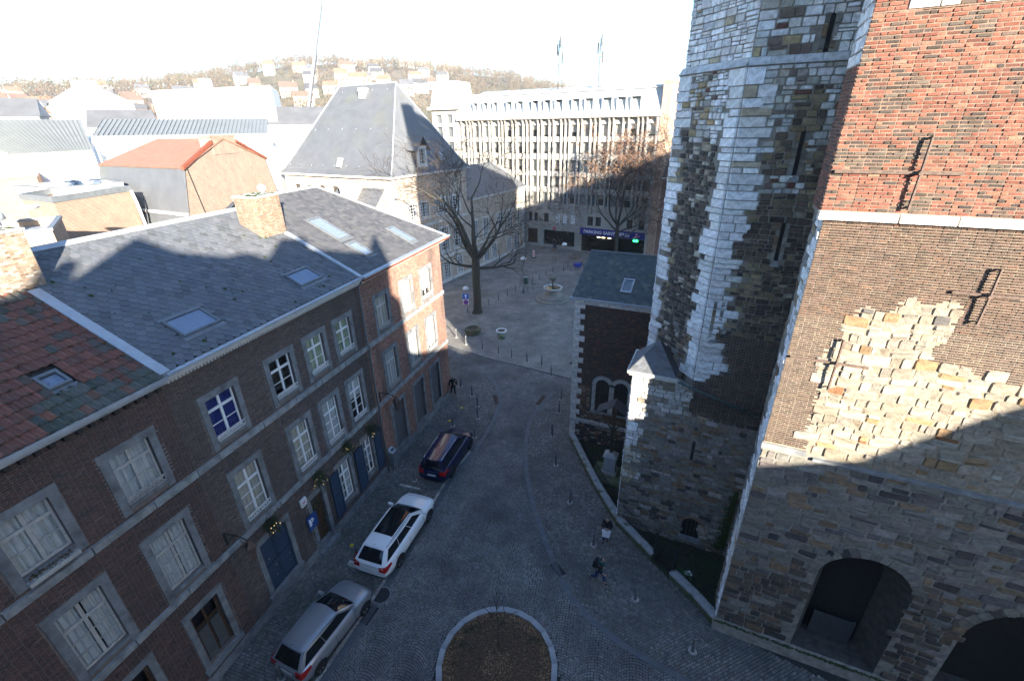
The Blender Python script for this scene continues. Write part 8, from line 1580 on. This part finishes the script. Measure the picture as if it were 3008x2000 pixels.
# the nearer town roofs, one by one
WALLS = [('white', (.72, .71, .68)), ('cream', (.48, .43, .35)), ('brick', (.24, .14, .105)), ('grey', (.34, .34, .335)), ('pink', (.4, .29, .24))]; ROOFS = [('grey slate', (.09, .095, .105)), ('dark slate', (.06, .063, .07)), ('orange tile', (.22, .11, .075)), ('brown tile', (.13, .085, .065))]
for n_, c in WALLS: M['w_'+n_] = mat('far_wall_'+n_, c, rough=.9, var=.08, scale=.3)
for n_, c in ROOFS: M['r_'+n_] = mat('far_roof_'+n_, c, rough=.8, var=.12, scale=.4)
rt_ = random.Random(17)
def ordinal(n): return f'{n}th' if 10 <= n % 100 <= 20 else f'{n}' + {1: 'st', 2: 'nd', 3: 'rd'}.get(n % 10, 'th')
def far_house(x, y, z0, w, d, h, rot, wall, roof, label, group):
    T = thing('town_house', (x, y, z0), label, 'house', group); u_ = np.array([math.cos(rot), math.sin(rot)]); F_ = Fr((x, y), u_, (u_[1], -u_[0])); b = MB(); b.box(F_, -w/2, w/2, -d/2, d/2, z0-6, z0+h); pr = h + d*.42
    b.face([F_.p(-w/2, -d/2, z0+h), F_.p(-w/2, d/2, z0+h), F_.p(-w/2, 0, z0+pr)]); b.face([F_.p(w/2, -d/2, z0+h), F_.p(w/2, d/2, z0+h), F_.p(w/2, 0, z0+pr)]); b.build('wall', M['w_'+wall], T)
    b = MB(); b.slab([F_.p(-w/2-.2, d/2+.3, z0+h-.1), F_.p(w/2+.2, d/2+.3, z0+h-.1), F_.p(w/2+.2, 0, z0+pr+.1), F_.p(-w/2-.2, 0, z0+pr+.1)], .25); b.slab([F_.p(-w/2-.2, -d/2-.3, z0+h-.1), F_.p(w/2+.2, -d/2-.3, z0+h-.1), F_.p(w/2+.2, 0, z0+pr+.1), F_.p(-w/2-.2, 0, z0+pr+.1)], .25); rf_ = b.build('roof', M['r_'+roof], T)
    b = MB(); b.box(F_, w*.28, w*.28+.9, -.5, .5, z0+pr-.8, z0+pr+1.1); b.build('chimney', M['w_brick'], rf_)
    for k in range(max(1, int(w/2.6))):
        for zz in [z0+1.2+2.9*q for q in range(max(1, int(h/3)))]:
            b = MB(); a = -w/2+.8+k*2.6; b.box(F_, a, a+1.1, d/2, d/2+.06, zz, zz+1.5); b.build('window', M['room_dark'], T)
    return T
HT = [(-60, 64.6), (-44, 64.6), (-39.8, 68), (-33.9, 72), (-26.8, 88.5), (-22.1, 98), (-17.3, 100.5), (-10.5, 96.8), (-5.1, 90), (.4, 84.4), (6, 68.4), (14, 48), (25, 35)]
def hillz(az, r):
    t = np.interp(az, [a for a, _ in HT], [z for _, z in HT]) - 9; k = min(1, max(0, (r-190)/(700-190))); k = k*k*(3-2*k)*.55 + k*.45
    return max(0, 2 + (t-2)*k) + 3*noise.noise(Vector((az*.3, r*.01, 0)))*min(1, k*3)
pol = lambda az, r: (r*math.sin(R(az)), r*math.cos(R(az)))
azs = [-62 + i*1.0 for i in range(90)]; rs_ = [185, 230, 280, 330, 390, 450, 520, 600, 700, 850, 1200]
b = MB(); vs = [(*pol(a, r), hillz(a, r) if r <= 700 else hillz(a, 700)-(r-700)*.03) for a in azs for r in rs_]; nr = len(rs_)
b.raw(vs, [(i*nr+j, (i+1)*nr+j, (i+1)*nr+j+1, i*nr+j+1) for i in range(len(azs)-1) for j in range(nr-1)]); struct(b.build('hill', mat('hill_grass', (.085, .082, .045), rough=1, var=.25, scale=.02, col2=(.13, .1, .07), m2scale=.015, m2thr=.5), smooth=True))
spots = []
for i in range(70):                                                # town at the foot of the hill
    az = rt_.uniform(-47, -16); r = rt_.uniform(125, 330); x, y = pol(az, r)
    if any(math.hypot(x-a, y-b_) < 15 for a, b_, *_ in spots) or (-46 < az < -35 and r < 240) or (-36 < az < -20 and r < 150): continue
    spots.append((x, y, max(0, hillz(az, r)), az, r))
spots.sort(key=lambda s: s[3])
for i, (x, y, z, az, r) in enumerate(spots):
    wa, ro = rt_.choice(WALLS)[0], rt_.choice(ROOFS)[0]; far_house(x, y, z, rt_.uniform(8, 15), rt_.uniform(7, 10), rt_.uniform(7, 11) if r < 220 else rt_.uniform(5, 9), R(-az)+rt_.uniform(-.6, .6), wa, ro, f'{wa} house with {ro} roof below the hill, {ordinal(i+1)} from the left', 'town houses below the hill')
hs = []
for i in range(200):
    az = rt_.uniform(-27, -6) if i % 3 else rt_.uniform(-45, -27); r = rt_.uniform(380, 560); x, y = pol(az, r)
    if any(math.hypot(x-a, y-b_) < 17 for a, b_, *_ in hs): continue
    if rt_.random() < .42: hs.append((x, y, hillz(az, r), az))
hs = sorted(hs[:46], key=lambda s: s[3])
for i, (x, y, z, az) in enumerate(hs):
    wa = rt_.choice(['white', 'white', 'cream', 'pink', 'brick', 'grey']); ro = rt_.choice(ROOFS)[0]; far_house(x, y, z, rt_.uniform(8, 14), rt_.uniform(6.5, 9), rt_.uniform(5, 8.5), R(-az)+rt_.uniform(-.35, .35), wa, ro, f'{wa} house with {ro} roof on the hillside, {ordinal(i+1)} from the left', 'houses on the wooded hillside')
for i, (az, w, h) in enumerate(((-14.6, 34, 11), (-9.8, 46, 15), (-6.2, 36, 11))):
    x, y = pol(az, 735); z = hillz(az, 700); T = block('apartment_block', f'pale flat roofed apartment block on the hilltop, {["left", "middle", "right"][i]} of three', [(x-w/2, y), (x+w/2, y+3), (x+w/2, y+14), (x-w/2, y+11)], z-5, z+h+6, M['w_cream'], 'building')
    for k in range(int(w/5)):
        for q_ in range(3): b = MB(); b.box(WORLD, x-w/2+1.5+k*5, x-w/2+4.5+k*5, y+.0+(1.5+k*5)*3/w-.25, y+.3+(1.5+k*5)*3/w, z+3+q_*4, z+5.2+q_*4); b.build('window', M['zinc_dark'], T)
x, y = pol(-9.9, 700); T = thing('radio_mast', (x, y, hillz(-9.9, 700)), 'slim radio mast on the hilltop behind the mansion roof', 'mast'); b = MB(); b.tube([(x, y, 85), (x, y, 106)], [.9, .4], 6); b.build('pole', M['zinc_dark'], T); b = MB()
for z in (99, 102, 104): b.tube([(x-2, y, z), (x+2, y, z)], .35, 5)
b.build('antennas', M['zinc_dark'], T)
# bare winter wood: one mass
wd = MB(); rw = random.Random(90)
PALW = [(4, (.088, .068, .046)), (3, (.105, .082, .054)), (2, (.075, .067, .037)), (1.6, (.095, .060, .042)), (1, (.051, .060, .031)), (.5, (.031, .041, .024))]
for i in range(5200):
    az = rw.uniform(-60, 24); q_ = rw.random(); r = 260 + 470*q_**.6
    if -27 < az < -6 and 370 < r < 560 and rw.random() < .72: continue
    x, y = pol(az, r)
    if any((x-a)**2+(y-b_)**2 < 150 for a, b_, *_ in hs): continue
    z = hillz(az, min(r, 700)); h = rw.uniform(6, 13); c = pick(PALW, rw); ev = c[1] > c[0]; w = h*rw.uniform(.28, .45)
    wd.tube([(x, y, z-1), (x, y, z+h*.55)], [.25, .12], 3, cap=False, col=(.08, .065, .05))
    for k in range(26):
        a = rw.uniform(0, 6.283); t = rw.random(); rr = w*math.sqrt(rw.random())*(1.1-.75*t if ev else math.sin(math.pi*(.12+.86*t))**.7); p = Vector((x+rr*math.cos(a), y+rr*math.sin(a), z+h*(.22+.78*t))); d = Vector((rw.gauss(0, .5)+math.cos(a)*.6, rw.gauss(0, .5)+math.sin(a)*.6, .9 if not ev else -.2)).normalized()*rw.uniform(.9, 1.9); s_ = d.orthogonal().normalized()*rw.uniform(.2, .45)
        wd.face([p-s_, p+s_, p+d], jit(c, .3, rw))
tag(wd.build('hillside_wood', M['leafbits']), 'brown bare winter wood covering the hill', 'wood', kind='stuff')
# crane
M['crane_grey'] = mat('crane_paint', (.11, .115, .125), rough=.6, var=.03)
CRa, CRb = np.array([-52.9, 118.7, 3.0]), np.array([-39.0, 124.1, 50.0]); CR = thing('mobile_crane', (-53.5, 118.5, 0), 'white telescopic crane boom slanting up into the sky', 'crane')
for nm, t0, t1, w in (('boom', 0, .42, .85), ('boom', .42, .66, .62), ('boom', .66, .86, .4), ('jib', .86, 1.2, .16)): b = MB(); b.tube([tuple(CRa+(CRb-CRa)*t0), tuple(CRa+(CRb-CRa)*t1)], w*.8, 4); b.build(nm, M['crane_grey'], CR)
b = MB(); b.box(WORLD, -57, -49, 117, 120, .9, 2.6); b.build('carrier', mat('crane_blue', (.05, .1, .4), rough=.5, var=.05), CR); b = MB(); b.box(WORLD, -49, -47, 117.1, 119.9, .9, 3.2); b.build('cab', M['plaster_white'], CR)
for x in (-56, -54.3, -50.5, -48.5):
    for y in (117, 120): b = MB(); b.tube([(x, y-.2, .55), (x, y+.2, .55)], .55, 14); b.build('wheel', M['tyre'], CR)
# roof masts on the office
for s_, d_, zt_, lab in ((.5, -1.2, 29.3, 'lattice antenna mast on the office roof, left of two'), (6.6, -1.2, 29.0, 'thin antenna mast on the office roof, right of two')):
    p = OFc.p(s_, d_, 23); T = thing('antenna_mast', p, lab, 'antenna', 'antenna masts on the office roof'); b = MB(); k = .45 if s_ < 3 else .28
    for i in range(3): a = i*2.094; b.tube([(p[0]+k*math.cos(a), p[1]+k*math.sin(a), 22.9), (p[0]+k*.5*math.cos(a), p[1]+k*.5*math.sin(a), zt_)], .05, 4)
    for j in range(14):
        z = 23+j*.45; a = j*2.094
        if z < zt_-.5: b.tube([(p[0]+k*math.cos(a), p[1]+k*math.sin(a), z), (p[0]+k*math.cos(a+2.094), p[1]+k*math.sin(a+2.094), z+.45)], .03, 3)
    b.build('lattice', M['trim'], T)
    for j, z in enumerate((zt_-2.2, zt_-1.2, zt_-.3)):
        b = MB(); a = j*2.1+.5; q_ = (p[0]+.4*math.cos(a), p[1]+.4*math.sin(a)); b.box(Fr(q_, (1, 0)), -.1, .1, -.08, .08, z-.7, z+.7); b.tube([(p[0], p[1], z), (*q_, z)], .03, 4); b.build('antenna', M['trim'], T)
    b = MB(); b.tube([(p[0]-.5, p[1], zt_-1.6), (p[0]-.5, p[1], zt_+1.0)], .03, 4); b.tube([(p[0]-.5, p[1], zt_-1.5), (p[0], p[1], zt_-1.5)], .03, 4); b.build('whip_aerial', M['iron'], T)
# more roofs between theatre and hill
for P_, z, h, lab, w_, r_ in (([(-83, 100), (-74, 106.5), (-79, 114), (-88, 108)], 19.6, 3.2, 'long dark slate roof behind the theatre', 'white', 'grey slate'), ([(-112, 103), (-101, 110), (-106, 118), (-117, 111)], 22.0, 3.6, 'dark slate roofed house at the far left edge', 'grey', 'grey slate'), ([(-50, 97.5), (-35.5, 104), (-39, 113), (-54, 106)], 19.5, 3.2, 'slate roofed house right of the crane boom', 'white', 'grey slate')):
    block('town_house', lab, P_, 0, z, M['w_'+w_], 'house', h, M['r_'+r_])
# ---------------------------------------------------------------- pale winter haze over the valley
hz = MB(); hz.raw([(x, y, z) for z in (-1.2, 125) for x, y in ((-3600, -650), (3600, -650), (3600, 4600), (-3600, 4600))], [(3, 2, 1, 0), (4, 5, 6, 7), (0, 1, 5, 4), (1, 2, 6, 5), (2, 3, 7, 6), (3, 0, 4, 7)])
hm = bpy.data.materials.new('haze'); hm.use_nodes = True; t = hm.node_tree; t.nodes.remove(t.nodes['Principled BSDF']); pv_ = t.nodes.new('ShaderNodeVolumePrincipled'); pv_.inputs['Color'].default_value = (.93, .96, 1, 1); pv_.inputs['Density'].default_value = .0003; pv_.inputs['Anisotropy'].default_value = .2
t.links.new(pv_.outputs[0], t.nodes['Material Output'].inputs['Volume'])
hz.build('haze', hm, kind='stuff')
